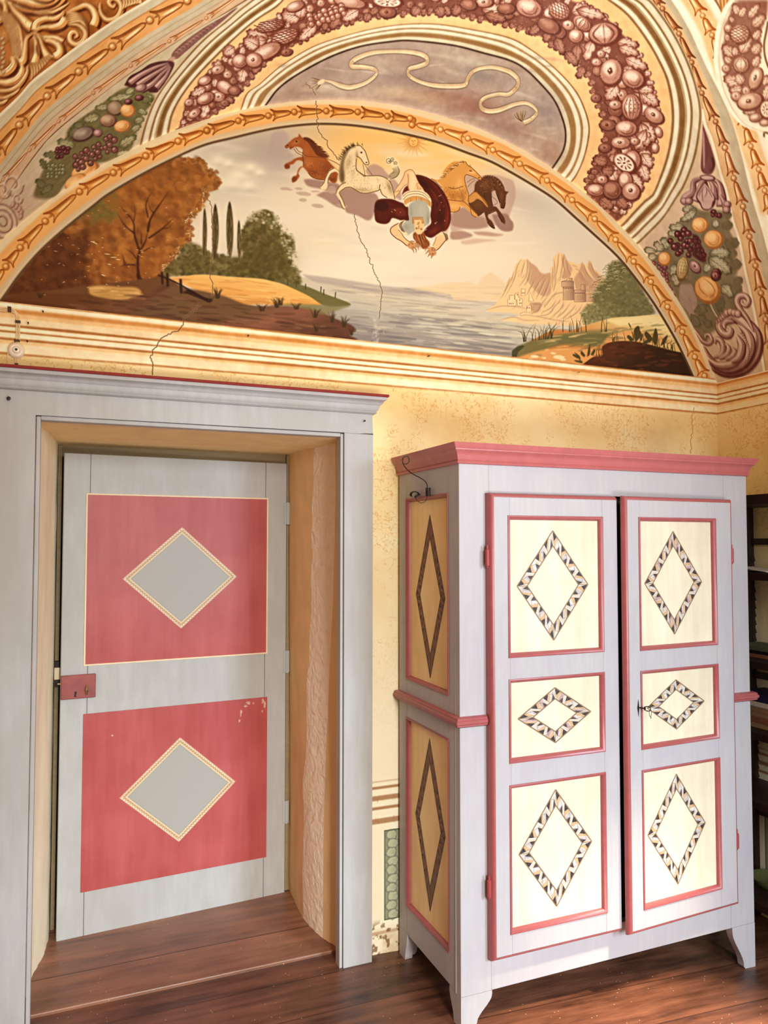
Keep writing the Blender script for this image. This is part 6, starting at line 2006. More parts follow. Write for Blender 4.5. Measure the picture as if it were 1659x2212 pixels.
mb.grid(rows)
tag(mb.build('wall_recess', 'reveal', smooth=True), 'ochre plaster soffit of the door recess', kind='structure')

mb = MB()
mb.box(-.30, 2.77, -.03, 1.05, 3.75, .012)
tag(mb.build('floor_recess', 'sill', bevel=.004), 'worn brown boards inside the door recess', kind='structure')
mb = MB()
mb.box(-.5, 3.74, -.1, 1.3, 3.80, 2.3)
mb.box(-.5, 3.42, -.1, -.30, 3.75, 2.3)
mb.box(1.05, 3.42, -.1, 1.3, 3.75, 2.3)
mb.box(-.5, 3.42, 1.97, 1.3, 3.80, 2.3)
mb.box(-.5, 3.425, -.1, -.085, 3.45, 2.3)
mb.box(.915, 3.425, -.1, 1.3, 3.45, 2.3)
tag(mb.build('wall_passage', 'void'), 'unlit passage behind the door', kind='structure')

# inner door frame; the shade on its head is in the olive colour
mb = MB()
mb.box(-.066, 3.335, 0, -.050, 3.40, 1.947)
mb.box(.885, 3.318, 0, .95, 3.40, 1.947)
mb.box(-.10, 3.345, 1.90, .95, 3.40, 1.95)
tag(mb.build('trim_2', 'olive', bevel=.002), 'narrow frame at the back of the door recess, coloured olive brown for its shade', kind='structure')

# ---- casing round the opening
cas = MB()
FY = 2.66
cas.box(-.245, FY, -.02, -.121, WALL_Y - .002, 1.962)
cas.box(.930, FY, -.03, 1.043, WALL_Y - .002, 1.962)
cas.box(-.245, FY, 1.962, 1.043, WALL_Y - .002, 2.045)
for x0, x1 in ((-.119, -.106), (.917, .928)):
    cas.box(x0, FY + .006, -.02, x1, WALL_Y + .01, 1.958)
cas.box(-.106, FY + .006, 1.946, .917, WALL_Y + .01, 1.960)
casing = tag(cas.build('trim_1', 'casing', bevel=.0025), 'lilac-grey painted board casing round the door opening', kind='structure')
hood = MB()
pr_ = [(0, 2.036), (.008, 2.037), (.014, 2.042), (.011, 2.047), (.016, 2.050), (.020, 2.058), (.022, 2.068), (.030, 2.074), (.034, 2.083), (.042, 2.087), (.042, 2.098), (0, 2.098)]
hood.path_sweep([(-.30, WALL_Y), (-.30, FY), (1.043, FY), (1.043, WALL_Y)], pr_)
hood.build('hood_moulding', 'casing', casing, smooth=True)
cap = MB()
cap.path_sweep([(-.30, WALL_Y), (-.30, FY), (1.043, FY), (1.043, WALL_Y)], [(0, 2.098), (.047, 2.098), (.050, 2.102), (.048, 2.108), (0, 2.109)])
cap.build('red_cap', 'redcap', casing)['label'] = 'thin red painted cap strip'

# ---- the room door, standing slightly ajar on its right-hand hinges
HX, HY = .880, 3.300
ang = math.atan2(3.300 - 3.232, .925)
DW = .924
door = MB()
# leaf: local x from the hinge (0) leftwards to -DW
zb, zt = .006, 1.905
door.box(-DW, 0, zb, 0, .034, zt)
d1_ = door.build('door_1', 'grey', bevel=.003)
d1_.location = (HX, HY, 0)
d1_.rotation_euler = (0, 0, ang)
tag(d1_, 'grey panelled door with two red panels and blue-grey diamonds, slightly ajar', kind='structure')
seams = MB()
for x in (-DW + .098, -.098):
    seams.box(x - .0008, -.0012, zb, x + .0008, 0, zt)
seams.build('joint_line', 'dark', d1_)


def rope_canvas(w, h, ppm, ground, diamonds, rope, seed=1, knots=False, plank=True):
    """board panel with painted diamonds; everything in metres from the lower left corner"""
    W_, H_ = int(w * ppm), int(h * ppm)
    fr = Fresco(W_, H_, ground, lambda p: np.stack([p[..., 0] * ppm, (h - p[..., 1]) * ppm], -1))
    g = np.random.default_rng(seed)
    t = np.take(np.take(NZ_H.T, np.arange(H_) % 1024, 0), np.arange(W_) * 3 % 1024, 1)
    fr.a += ((t - .5) * 14)[..., None] * np.array([.8, 1, 1.25], np.float32)
    t = np.take(np.take(NZ_A, np.arange(H_) % 1024, 0), np.arange(W_) % 1024, 1)
    fr.a += ((t - .5) * 12)[..., None]
    if plank:
        for x in (w * .27, w * .76):
            fr.line([(x, 0), (x + .001, h)], .0009, tuple(c * .86 for c in ground), .5, .5)
    for d in diamonds:
        rope(fr, d, g)
    return fr.a


def ribbon_diamond(pal):
    def draw(fr, d, g):
        cx, cz, rx, rz, t = d       # half width, half height, band thickness seen across
        C = [np.array(p) for p in ((cx, cz + rz), (cx + rx, cz), (cx, cz - rz), (cx - rx, cz))]
        s = math.hypot(rx, rz)
        kx, kz = t * s / rz, t * s / rx
        I = [np.array(p) for p in ((cx, cz + rz - kz), (cx + rx - kx, cz), (cx, cz - rz + kz), (cx - rx + kx, cz))]
        for k in range(4):
            a, b, c_, d_ = C[k], C[(k + 1) % 4], I[(k + 1) % 4], I[k]
            fr.fill([a, b, c_, d_], pal['white'], 1, .6)
            L = np.hypot(*(b - a))
            n = max(3, int(round(L / (t * 1.75))))
            for j in range(n):
                u0, u1 = j / n, (j + 1) / n
                e = lambda u, v: (a + (b - a) * u) * (1 - v) + (d_ + (c_ - d_) * u) * v
                w_ = u1 - u0
                # dark triangles on both edges, ribbon crossing between them
                fr.fill([e(u0 + .0 * w_, .04), e(u0 + .44 * w_, .04), e(u0 + .14 * w_, .62)], pal['black'], .95, .4)
                fr.fill([e(u0 + .48 * w_, .96), e(u0 + .98 * w_, .96), e(u0 + .80 * w_, .40)], pal['black'], .95, .4)
                fr.fill(oval(*e(u0 + .17 * w_, .22), t * .05, t * .05), pal['grey'], .8, .3)
                fr.fill(oval(*e(u0 + .77 * w_, .8), t * .05, t * .05), pal['grey'], .8, .3)
                fr.fill([e(u0 + .42 * w_, .04), e(u0 + .56 * w_, .04), e(u0 + .30 * w_, .96), e(u0 + .14 * w_, .6)], pal['ochre'], .9, .7)
                fr.fill([e(u0 + .84 * w_, .3), e(u0 + .98 * w_, .5), e(u0 + 1.0 * w_, .96), e(u0 + .90 * w_, .8)], pal['ochre'], .5, .8)
                cc = pal['tint'][(j + k) % len(pal['tint'])]
                fr.fill([e(u0 + .60 * w_, .06), e(u0 + .86 * w_, .06), e(u0 + .62 * w_, .94), e(u0 + .36 * w_, .94)], cc, .75, 1)
                for m_ in range(5):
                    v = g.uniform(.1, .9)
                    uu = g.uniform(.45, .95)
                    fr.line([e(u0 + uu * w_, v), e(u0 + (uu - .1) * w_, min(.97, v + .22))], t * .045, pal['hatch'], .5, .25)
                fr.line([e(u0 + .14 * w_, .55), e(u0 + .30 * w_, .97)], t * .05, pal['line'], .8, .25)
                fr.line([e(u0 + .42 * w_, .03), e(u0 + .60 * w_, .25), e(u0 + .80 * w_, .48)], t * .05, pal['line'], .7, .25)
            for p, q in ((a, b), (d_, c_)):
                fr.line([p, q], t * .13, pal['line'], 1, .3, smooth=False)
            fr.line([a, d_], t * .09, pal['line'], .8, .3, smooth=False)
    return draw


def cord_diamond(fr, d, g):
    cx, cz, rx, rz, t = d
    C = [np.array(p) for p in ((cx, cz + rz), (cx + rx, cz), (cx, cz - rz), (cx - rx, cz))]
    s = math.hypot(rx, rz)
    ins = lambda f: [np.array(p) for p in ((cx, cz + rz - f * t * s / rx), (cx + rx - f * t * s / rz, cz), (cx, cz - rz + f * t * s / rx), (cx - rx + f * t * s / rz, cz))]
    fr.fill(C, (252, 228, 186), 1, .5)
    fr.fill(ins(1.0), (178, 172, 162), 1, .5)
    fr.fill(ins(1.18), (190, 186, 178), 1, 1.5)
    A_, B_ = ins(.06), ins(.66)
    for k in range(4):
        a, b, c_, d_ = A_[k], A_[(k + 1) % 4], B_[(k + 1) % 4], B_[k]
        L = np.hypot(*(b - a))
        n = int(L / (t * .62))
        e = lambda u, v: (a + (b - a) * u) * (1 - v) + (d_ + (c_ - d_) * u) * v
        fr.fill([a, b, c_, d_], (250, 232, 196), 1, .4)
        for j in range(n):
            u = j / n
            w_ = 1 / n
            fr.line([e(u, 0), e(u + .5 * w_, .45), e(min(1, u + 1.2 * w_), .95)], t * .13, (188, 124, 66), .9, .25, 3)
            fr.line([e(u + .1 * w_, .95), e(u + .45 * w_, .55)], t * .10, (160, 98, 50), .8, .25)
            fr.line([e(u + .5 * w_, .08), e(min(1, u + 1.1 * w_), .5)], t * .12, (255, 246, 222), .8, .3)
        fr.line([d_, c_], t * .10, (206, 150, 96), .9, .25, smooth=False)


def textured_rect(name, x0, z0, x1, z1, y, mat, parent, label=None):
    m_ = MB()
    m_.face([(x0, y, z0), (x1, y, z0), (x1, y, z1), (x0, y, z1)], [(0, 0), (1, 0), (1, 1), (0, 1)])
    m_.box(x0, y + .0004, z0, x1, y + .004, z1)
    o = m_.build(name, mat, parent)
    if label:
        o['label'] = label
    return o


# red panels with their diamonds (positions along the leaf measured from the hinge edge)
def leaf_u(px, py):
    d = sight(np.array([[px, py]], float))[0]
    a = np.array([HX, HY])
    v = np.array([-math.cos(ang), -math.sin(ang)])
    n = np.array([-v[1], v[0]])
    t = (n @ a) / (n @ d[:2])
    q = d * t + np.array([0, 0, CAMH])
    return float((q[:2] - a) @ v), float(q[2])


for name, cs, dia, bead_ in (('red_panel', ((188, 1067), (579, 1078), (183, 1437), (574, 1410)), ((395, 1139), (511, 1245), (393, 1357), (265, 1249)), True),
                             ('red_panel', ((180, 1545), (577, 1503), (173, 1926), (575, 1853)), ((386, 1593), (508, 1691), (384, 1818), (258, 1724)), False)):
    q = [leaf_u(*c) for c in cs]
    x0, x1 = -(q[0][0] + q[2][0]) / 2, -(q[1][0] + q[3][0]) / 2
    z1, z0 = (q[0][1] + q[1][1]) / 2, (q[2][1] + q[3][1]) / 2
    e = [leaf_u(*c) for c in dia]
    cx, cz = (-(e[1][0] + e[3][0]) / 2) - x0, (e[0][1] + e[2][1]) / 2 - z0
    rx, rz = (e[3][0] - e[1][0]) / 2, (e[0][1] - e[2][1]) / 2
    arr = rope_canvas(x1 - x0, z1 - z0, 1100, (200, 92, 90), [(cx, cz, rx, rz, .020)], cord_diamond, 4, plank=True)
    if not bead_:
        fr = Fresco(arr.shape[1], arr.shape[0], (0, 0, 0), lambda p: p)
        fr.a = arr
        W_ = arr.shape[1]
        for cx_, cy_, rx_, ry_ in ((W_ - 22, 22, 9, 12), (W_ - 14, 40, 7, 20), (W_ - 24, 66, 5, 8), (W_ - 92, 20, 14, 8), (W_ - 110, 34, 10, 6), (W_ - 70, 26, 6, 4), (W_ - 128, 70, 6, 20), (W_ - 136, 100, 5, 12), (120, 105, 6, 5)):
            for _ in range(4):
                fr.fill(oval(cx_ + rr.normal(0, rx_ * .4), cy_ + rr.normal(0, ry_ * .4), rx_ * .5, ry_ * .45, 0, 16, .25), (240, 200, 180), .9, .5)
    m_ = frescoed('red_boards_with_diamond_' + ('a' if bead_ else 'b'), arr, .42, .05, 30, .80, .35)
    p = textured_rect(name, x0, z0, x1, z1, -.0025, m_, d1_, 'red board panel with grey diamond in a cream rope border')
    if bead_:
        bd = MB()
        bd.rect_sweep(x0 - .001, z0 - .001, x1 + .001, z1 + .001, [(-.003, 0), (-.002, .005), (.001, .006), (.003, .005), (.004, .002)])
        bd.build('panel_bead', 'cream', p, smooth=True)['label'] = 'thin cream bead'
# lock box, key hole and turn
lk = MB()
lz0, lz1, lx0, lx1 = .938, 1.030, -DW, -DW + .128
lk.box(lx0, -.020, lz0, lx1, 0, lz1)
lock = lk.build('lock_box', 'lock', d1_, bevel=.003)
lock['label'] = 'dark red painted iron rim lock'
for sx, sz in ((.022, .012), (.115, .012), (.022, .078), (.115, .078)):
    s_ = MB()
    s_.lathe([(.0045, -.0222), (.004, -.021), (.005, -.0195)], (lx0 + sx, 0, lz0 + sz), 1, 12)
    s_.build('rivet', 'lock', lock, smooth=True)
s_ = MB()
s_.prism([(lx0 + .048, lz0 + .008), (lx0 + .058, lz0 + .008), (lx0 + .055, lz0 + .015), (lx0 + .058, lz0 + .022), (lx0 + .057, lz0 + .029), (lx0 + .050, lz0 + .029), (lx0 + .0495, lz0 + .018)], 1, -.0206, -.0195)
s_.build('keyhole', 'iron', lock)
s_ = MB()
s_.lathe([(.006, -.030), (.0055, -.026), (.004, -.020)], (lx0 + .094, 0, lz0 + .034), 1, 14)
s_.tube([(lx0 + .094, -.028, lz0 + .014), (lx0 + .094, -.031, lz0 + .024), (lx0 + .094, -.034, lz0 + .034), (lx0 + .094, -.031, lz0 + .044), (lx0 + .094, -.028, lz0 + .054)], [.0022, .0036, .0065, .0036, .0022], 12)
s_.build('turn_knob', 'brass', lock, smooth=True)['label'] = 'small bright brass turn'
s_ = MB()
s_.box(lx0 - .012, -.010, lz0 + .058, lx0 + .001, -.004, lz0 + .064)
s_.build('latch_bolt', 'brass', lock, bevel=.001)
for hz in (1.68, 1.02, .36):
    hg = MB()
    hg.tube([(.004, -.004, hz - .05), (.004, -.004, hz + .05)], .006, 12)
    hg.box(-.012, -.003, hz - .048, .004, .0, hz + .048)
    hg.box(.004, -.003, hz - .048, .016, .0, hz + .048)
    hg.build('hinge', 'grey', d1_, bevel=.001)
sp_ = MB()
sp_.box(-.068, 3.30, .975, -.048, 3.33, 1.075)
keep_ = sp_.build('strike_plate', 'dark', d1_)
keep_.parent = None
keep_.location = (0, 0, 0)
tag(keep_, 'small dark iron keeper on the left door frame beside the red lock', 'door keeper')
kk = MB()
kk.box(-.066, 3.292, 1.005, -.046, 3.302, 1.052)
kk.build('wood_block', 'cream', keep_, bevel=.001)
# ---------------------------------------------------------------- the wardrobe
WX, WYF = 1.163, 2.19
WWD, WDP = 1.267, .492
ward = empty('wardrobe', (WX, WYF, 0))
tag(ward, 'tall lilac-white painted wardrobe with rose mouldings and diamond panels, doors ajar', 'wardrobe')
body = MB()
DZ = .098
body.box(0, 0, DZ, .112, .03, 1.812)              # front stiles
body.box(WWD - .118, 0, DZ, WWD, .03, 1.812)
body.box(.112, .0005, 1.715, WWD - .118, .03, 1.812)   # top rail
body.box(.112, .0005, DZ, WWD - .118, .03, .216)    # bottom rail
for sx0, sx1 in ((0, .03), (WWD - .03, WWD)):     # side stiles and rails
    body.box(sx0, .03, DZ, sx1, .080, 1.812)
    body.box(sx0, .422, DZ, sx1, WDP, 1.812)
    for z0, z1 in ((1.713, 1.812), (.893, 1.041), (.099, .204)):
        body.box(sx0, .080, z0, sx1, .422, z1)
body.box(.01, WDP - .015, .11, WWD - .01, WDP, 1.80)
body.box(.01, .01, 1.80, WWD - .01, WDP - .005, 1.812)
body.box(.02, .02, .12, WWD - .02, WDP - .01, .14)
body.build('body', 'lilac', ward, bevel=.002)
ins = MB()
ins.box(.05, .060, .145, WWD - .05, .075, 1.795)  # added dark sheet, so the gap between the doors reads unlit
ins.build('shade_board', 'void', ward)['label'] = 'dark board in place of the shade inside the wardrobe'

crown = MB()
cp = [(0, 1.808), (.007, 1.810), (.010, 1.816), (.006, 1.821), (.009, 1.824), (.011, 1.836), (.017, 1.848), (.024, 1.853), (.024, 1.857), (.027, 1.860), (.030, 1.868), (.034, 1.876), (0, 1.878)]
crown.path_sweep([(0, WDP), (0, 0), (WWD, 0), (WWD, WDP)], cp)
crown.face([(0, 0, 1.878), (WWD, 0, 1.878), (WWD, WDP, 1.878), (0, WDP, 1.878)])
crown.build('crown_moulding', 'crown', ward, smooth=True)['label'] = 'rose painted crown moulding'
wz = .953
wp = [(0, wz), (.012, wz), (.018, wz + .004), (.018, wz + .009), (.022, wz + .012), (.022, wz + .021), (.018, wz + .024), (.018, wz + .029), (.012, wz + .033), (0, wz + .033)]
band = MB()
band.path_sweep([(0, WDP), (0, 0), (.092, 0)], wp)
band.build('waist_moulding', 'rose', ward, smooth=True)
band = MB()
band.path_sweep([(WWD - .105, 0), (WWD, 0), (WWD, WDP)], [(o, z - .012) for o, z in wp])
band.build('waist_moulding', 'rose', ward, smooth=True)


def leg_poly(z0, w0, w1):
    """front face of a leg: straight outer side, ogee inner side; x from the outer edge"""
    q = [(0, DZ), (0, z0), (w1 * .86, z0), (w1, z0 + .010)]
    for t in np.linspace(0, 1, 9):
        q.append((w1 + (w0 - w1) * (t * t * (3 - 2 * t)), z0 + .012 + (DZ - z0 - .024) * t))
    q.append((w0, DZ))
    return q


for (lx, sgn, front) in ((0, 1, True), (WWD, -1, True), (0, 1, False), (WWD, -1, False)):
    gz = floor_z(WX + lx) + .0005
    L_ = MB()
    w0 = .114 if front else .09
    poly = [(lx + sgn * x, z) for x, z in leg_poly(gz, w0, .058)]
    if sgn < 0:
        poly = poly[::-1]
    if front:
        L_.prism(poly, 1, 0, .03)
    else:
        L_.prism(poly, 1, WDP - .03, WDP)
    d0 = .080 if front else .070
    side = [((.0302 if front else WDP - .0302) + (1 if front else -1) * x, z) for x, z in leg_poly(gz, d0 - .03, .022)]
    L_.prism(side if front else side[::-1], 0, lx + sgn * .0002, lx + sgn * .03)
    L_.build('leg', 'lilac', ward)

# panels
PAL_L = {'white': (226, 218, 206), 'black': (52, 40, 44), 'grey': (120, 108, 110), 'ochre': (226, 178, 128), 'tint': [(232, 228, 226), (206, 196, 196)], 'hatch': (130, 110, 108), 'line': (150, 116, 84)}
PAL_P = dict(PAL_L, tint=[(196, 158, 156), (224, 212, 204)], hatch=(150, 96, 100))
PAL_S = {'white': (132, 84, 52), 'black': (58, 30, 22), 'grey': (90, 56, 40), 'ochre': (150, 100, 60), 'tint': [(120, 74, 46), (104, 62, 40)], 'hatch': (170, 122, 84), 'line': (70, 38, 24)}
PW, PH = .375, .455
cream = (248, 232, 202)
mats_ = {}


def panel_mat(key, w, h, dia, pal, ground=cream, alb=.74):
    arr = rope_canvas(w, h, 1500, ground, [dia], ribbon_diamond(pal), len(key) * 5 + 2)
    fr = Fresco(arr.shape[1], arr.shape[0], (0, 0, 0), lambda p: p)
    fr.a = arr
    g = np.random.default_rng(len(key) * 3 + 1)
    for k in range(26):
        x, y = g.uniform(0, arr.shape[1]), g.uniform(0, arr.shape[0])
        fr.line([(x, y), (x + g.uniform(-4, 4), y + g.uniform(4, 40))], 1.2, tuple(c * .88 for c in ground), .5, .4, 1)
    return frescoed('panel_' + key, arr, .5, .06, 30, alb, .3)


mats_['upper'] = panel_mat('tall_diamond', PW, PH, (.178, .235 - .008, .142, .183, .031), PAL_L)
mats_['upper_rose'] = panel_mat('tall_rose_diamond', PW, PH, (.172, .227, .140, .183, .031), PAL_P)
mats_['mid'] = panel_mat('wide_rose_diamond', PW, .263, (.181, .134, .145, .091, .031), PAL_P)
mats_['mid_pale'] = panel_mat('wide_pale_diamond', PW, .263, (.175, .134, .140, .087, .029), PAL_L)
mats_['lower'] = panel_mat('long_diamond', PW, .46, (.180, .236, .144, .189, .031), PAL_L)
mats_['lower_pale'] = panel_mat('long_pale_diamond', PW, .46, (.170, .236, .140, .190, .030), PAL_L)
MO = [(0, .001), (.001, .003), (.004, .004), (.008, .002), (.013, -.006), (.015, -.012)]


def wardrobe_door(loc, rz, kinds, hinge_side, lab, DWd=.508, T=.026):
    d = empty('door', loc, rz, ward)
    d['label'] = lab
    z0, z1 = .217, 1.700
    fr = MB()
    pu0, pu1 = (.059 if hinge_side < 0 else .057), (.434 if hinge_side < 0 else .425)
    vs = [(.286, .752), (.833, 1.095), (1.176, 1.634)]
    fr.box(0, 0, z0, pu0, T, z1)
    fr.box(pu1, 0, z0, DWd, T, z1)
    zz = [z0] + [v for p in vs for v in p] + [z1]
    for a, b in zip(zz[0::2], zz[1::2]):
        fr.box(pu0, .0004, a, pu1, T, b)
    fo = fr.build('door_frame', 'lilac', d, bevel=.0015)
    rim = MB()
    rp = [(0, -.0005), (-.004, -.001), (-.009, -.005), (-.013, -.012), (-.014, -.018), (-.014, -T - .001), (0, -T - .001)]
    (rim.open_rim if hinge_side < 0 else rim.rect_sweep)(0, z0, DWd, z1, rp)
    rim.build('rim_moulding', 'rose', d, smooth=True)['label'] = 'rose painted rounded rim'
    for (a, b), k in zip(vs, kinds):
        textured_rect('door_panel', pu0 - .002, a - .002, pu1 + .002, b + .002, .012, mats_[k], d, 'cream panel with a painted ribbon diamond')
        mo = MB()
        mo.rect_sweep(pu0 - .008, a - .006, pu1 + .004, b + .006, MO)
        mo.build('panel_moulding', 'rose', d, smooth=True)['label'] = 'rose painted mitred moulding'
    hx = -.019 if hinge_side < 0 else DWd + .017
    for hz in (1.500, .434):
        h = MB()
        h.tube([(hx, .012, hz - .033), (hx, .012, hz - .028), (hx, .012, hz - .026), (hx, .012, hz + .026), (hx, .012, hz + .028), (hx, .012, hz + .042)], [.003, .004, .007, .007, .0035, .003], 12)
        h.box(min(hx, 0 if hinge_side < 0 else DWd), .012, hz - .024, max(hx, 0 if hinge_side < 0 else DWd), .015, hz + .024)
        h.build('hinge', 'red', d, smooth=True)['label'] = 'red painted barrel hinge'
    return d


wardrobe_door((1.290 - WX - .016, 2.155 - WYF, 0), 0, ['lower', 'mid', 'upper'], -1, 'left wardrobe door with cream panels', .499, .033)
ra = math.atan2(.025, .51)
dr = wardrobe_door((1.790 - WX, 2.120 - WYF, 0), ra, ['lower_pale', 'mid_pale', 'upper_rose'], 1, 'right wardrobe door, slightly ajar, holding the key', .508, .019)
es = MB()
ez = .974
es.prism([(.038, ez - .030), (.033, ez), (.038, ez + .030), (.041, ez + .006), (.041, ez - .006)], 1, -.0012, .0003)
es.build('escutcheon', 'iron', dr)

# side panels facing left
sp0 = [(.204, .893), (1.041, 1.713)]
side_ground = (250, 214, 152)
sm = [panel_mat('side_long', .342, .689, (.172, .352, .120, .300, .031), PAL_S, side_ground, .95), panel_mat('side_tall', .342, .672, (.178, .318, .118, .290, .031), PAL_S, side_ground, .95)]
for (a, b), m_ in zip(sp0, sm):
    s = empty('side_panel', (0, .422, 0), -PI / 2, ward)
    s['label'] = 'ochre side panel with a dark ribbon diamond'
    textured_rect('panel_board', 0, a, .342, b, .012, m_, s)
    mo = MB()
    mo.rect_sweep(-.004, a - .004, .346, b + .004, MO)
    mo.build('panel_moulding', 'rose', s, smooth=True)

# key with its ring, standing in the right-hand door
kx = Matrix.Translation((1.790, 2.120, 0)) @ Matrix.Rotation(ra, 4, 'Z')
kp = kx @ Vector((.045, -.002, ez))
key = empty('key', kp, .5)
tag(key, 'black iron key with a wire ring in the right wardrobe door lock', 'key')
k = MB()
k.tube([(0, .012, 0), (0, -.016, 0)], .0026, 10)
k.build('key_shank', 'iron', key, smooth=True)
k = MB()
k.tube([(0, -.016 - .010 + .010 * math.cos(a), .010 * math.sin(a) * .8) for a in np.linspace(0, 2 * PI, 22)], .0016, 8)
k.tube([(0, -.014, .006), (0, -.018, 0), (0, -.014, -.006)], .0022, 8)
k.build('key_bow', 'iron', key, smooth=True)
k = MB()
k.tube([(.011 * math.cos(a), -.035, -.014 + .011 * math.sin(a)) for a in np.linspace(0, 2 * PI, 26)], .0009, 8)
k.tube([(.003, -.035, -.025), (.005, -.035, -.033)], .0012, 8)
k.build('key_ring', 'iron', key, smooth=True)

# wire hook hung over the side moulding
def side_pt(px, py, out=0.012):
    d = sight(np.array([[px, py]], float))[0]
    X = WX - out
    t = X / d[0]
    q = d * t + np.array([0, 0, CAMH])
    return q


s6 = lambda x, y, o=.012: side_pt(840 + x / 13.825, 960 + y / 13.825, o)
hook = empty('wire_hook', s6(1200, 1450))
tag(hook, 'bent dark wire hook with small iron bracket on the wardrobe side, below its crown', 'wire hook')
hl = np.array(hook.location)
pts = [s6(*p) for p in ((460, 580, .04), (530, 590, .04), (600, 520, .045), (605, 430, .045), (560, 365, .045), (500, 350, .045), (430, 390, .045), (405, 470, .045), (420, 560, .044), (470, 660, .04), (560, 770, .036), (660, 850, .03), (780, 920, .02), (900, 980, .012), (1020, 1050, .010), (1100, 1120, .010), (1140, 1200, .010), (1150, 1280, .010))]
h_ = MB()
h_.tube(np.array([p - hl for p in pts]), .0017, 8)
h_.build('wire', 'iron', hook, smooth=True)
h_ = MB()
for x in (1130, 1215):
    h_.tube(np.array([s6(x, 1290, .010) - hl, s6(x, 1550, .010) - hl]), .0042, 12)
h_.build('bracket', 'iron', hook, smooth=True)
h_ = MB()
h_.tube(np.array([s6(x, y, .012) - hl for x, y in ((1130, 1560), (1120, 1650), (1060, 1730), (960, 1750), (860, 1700), (800, 1620), (790, 1580))]), .0011, 8)
h_.build('link', 'iron', hook, smooth=True)
h_ = MB()
h_.tube(np.array([s6(x, y, .014) - hl for x, y in ((690, 1560), (650, 1520), (660, 1460), (720, 1415), (800, 1410), (870, 1450), (900, 1500), (860, 1520), (800, 1540), (790, 1590))]), [.002, .0045, .004, .003, .0025, .003, .006, .004, .004, .004], 10)
h_.build('catch', 'iron', hook, smooth=True)

# ---------------------------------------------------------------- bookcase in the right-hand corner
bc = empty('bookcase', (2.66, 1.95, floor_z(2.66)))
tag(bc, 'dark stained open bookcase against the right wall behind the wardrobe', 'bookcase')
bz = floor_z(2.66)
BX0, BX1, BY0, BY1 = 2.55, CORNER_X - .002, 1.45, 2.537


def bpart(name, boxes, mat='dark', bevel=.002):
    m_ = MB()
    for b in boxes:
        m_.box(b[0] - 2.66, b[1] - 1.95, b[2] - bz, b[3] - 2.66, b[4] - 1.95, b[5] - bz)
    return m_.build(name, mat, bc, bevel=bevel)


bot = floor_z(2.82)
bpart('top_board', [(BX0 - .01, BY0 - .02, 1.704, BX1, BY1 + .01, 1.744)])
for x0, y0 in ((BX1 - .028, 2.503), (BX0, 2.503), (BX1 - .028, BY0), (BX0, BY0)):
    bpart('post', [(x0, y0, bot + .002, x0 + .028, y0 + .034, 1.704)])
for z in (1.397, 1.040, .755, .480, .080):
    bpart('shelf', [(BX0, BY0, z, BX1 - .001, BY1, z + .030)])
for z in (1.540, .950, .355):
    bpart('rail', [(BX1 - .018, BY0 + .02, z, BX1 - .003, BY1 - .03, z + .028)])
for za_, zb_ in ((1.075, 1.395), (1.43, 1.53), (.79, .94), (.985, 1.035), (.515, .75), (.385, .475)):
    rk = MB()
    n_ = max(1, int((zb_ - za_) / .036))
    pl = [(2.503, za_)]
    for k in range(n_):
        z = za_ + k * .036
        pl += [(2.503 - .011, z + .001), (2.503 - .001, z + .035)]
    pl += [(2.503, za_ + n_ * .036)]
    rk.prism([(a - 1.95, b - bz) for a, b in pl], 0, BX1 - .026 - 2.66, BX1 - .006 - 2.66)
    rk.build('notched_rack', 'dark', bc)['label'] = 'saw-toothed rack for the shelves'


def book(x1, y1, z, w, l, h, mat, label, rz=0.0, pages=True, group='books stacked in the bookcase'):
    """closed book lying flat; far corner at x1,y1"""
    o = empty('book', (x1 - w / 2, y1 - l / 2, z), rz)
    tag(o, label, 'book', group)
    c = MB()
    t = min(.003, h * .18)
    c.box(-w / 2, -l / 2, 0, w / 2, l / 2, t)
    c.box(-w / 2, -l / 2, h - t, w / 2, l / 2, h)
    c.box(-w / 2, -l / 2, t, -w / 2 + t, l / 2, h - t)
    c.build('cover', mat, o, bevel=.001)
    p = MB()
    p.box(-w / 2 + t, -l / 2 + .004, t, w / 2 - .004, l / 2 - .004, h - t)
    p.build('pages', 'page', o)
    return o


s1 = 1.0705
book(2.785, 2.442, s1, .15, .21, .014, 'b_brown', 'brown leather book lying lowest on the shelf above the waist moulding', .02)
book(2.785, 2.440, s1 + .0145, .14, .20, .014, 'b_black', 'black book lying between the brown and the green book', -.02)
book(2.785, 2.452, s1 + .029, .15, .22, .017, 'b_green', 'green cloth book lying topmost on the shelf above the waist moulding', .03)
s2 = .7855
hs = [(.020, 'b_tan', 'tan card book at the very bottom of the tall stack'), (.024, 'b_brown', 'brown book lying second from the bottom in the tall stack'), (.018, 'b_tan', 'tan book with thick pages in the middle of the tall stack'),
      (.022, 'b_tan', 'tan folder-like book just under the white book'), (.020, 'b_white', 'white card book near the top of the tall stack'), (.030, 'b_blue', 'dark blue book topmost in the tall stack')]
zc_ = s2
for i, (h, mt, lb) in enumerate(hs):
    book(2.780, 2.452 - (.010 if i % 2 else 0) - (.012 if i > 3 else 0), zc_, .16, .24, h, mt, lb, (.03, -.02, .015, -.03, .02, 0)[i])
    zc_ += h + .0006
pp = empty('loose_papers', (2.69, 2.38, 1.4285))
tag(pp, 'curled sheets of white paper lying on the upper bookcase shelf', 'paper')
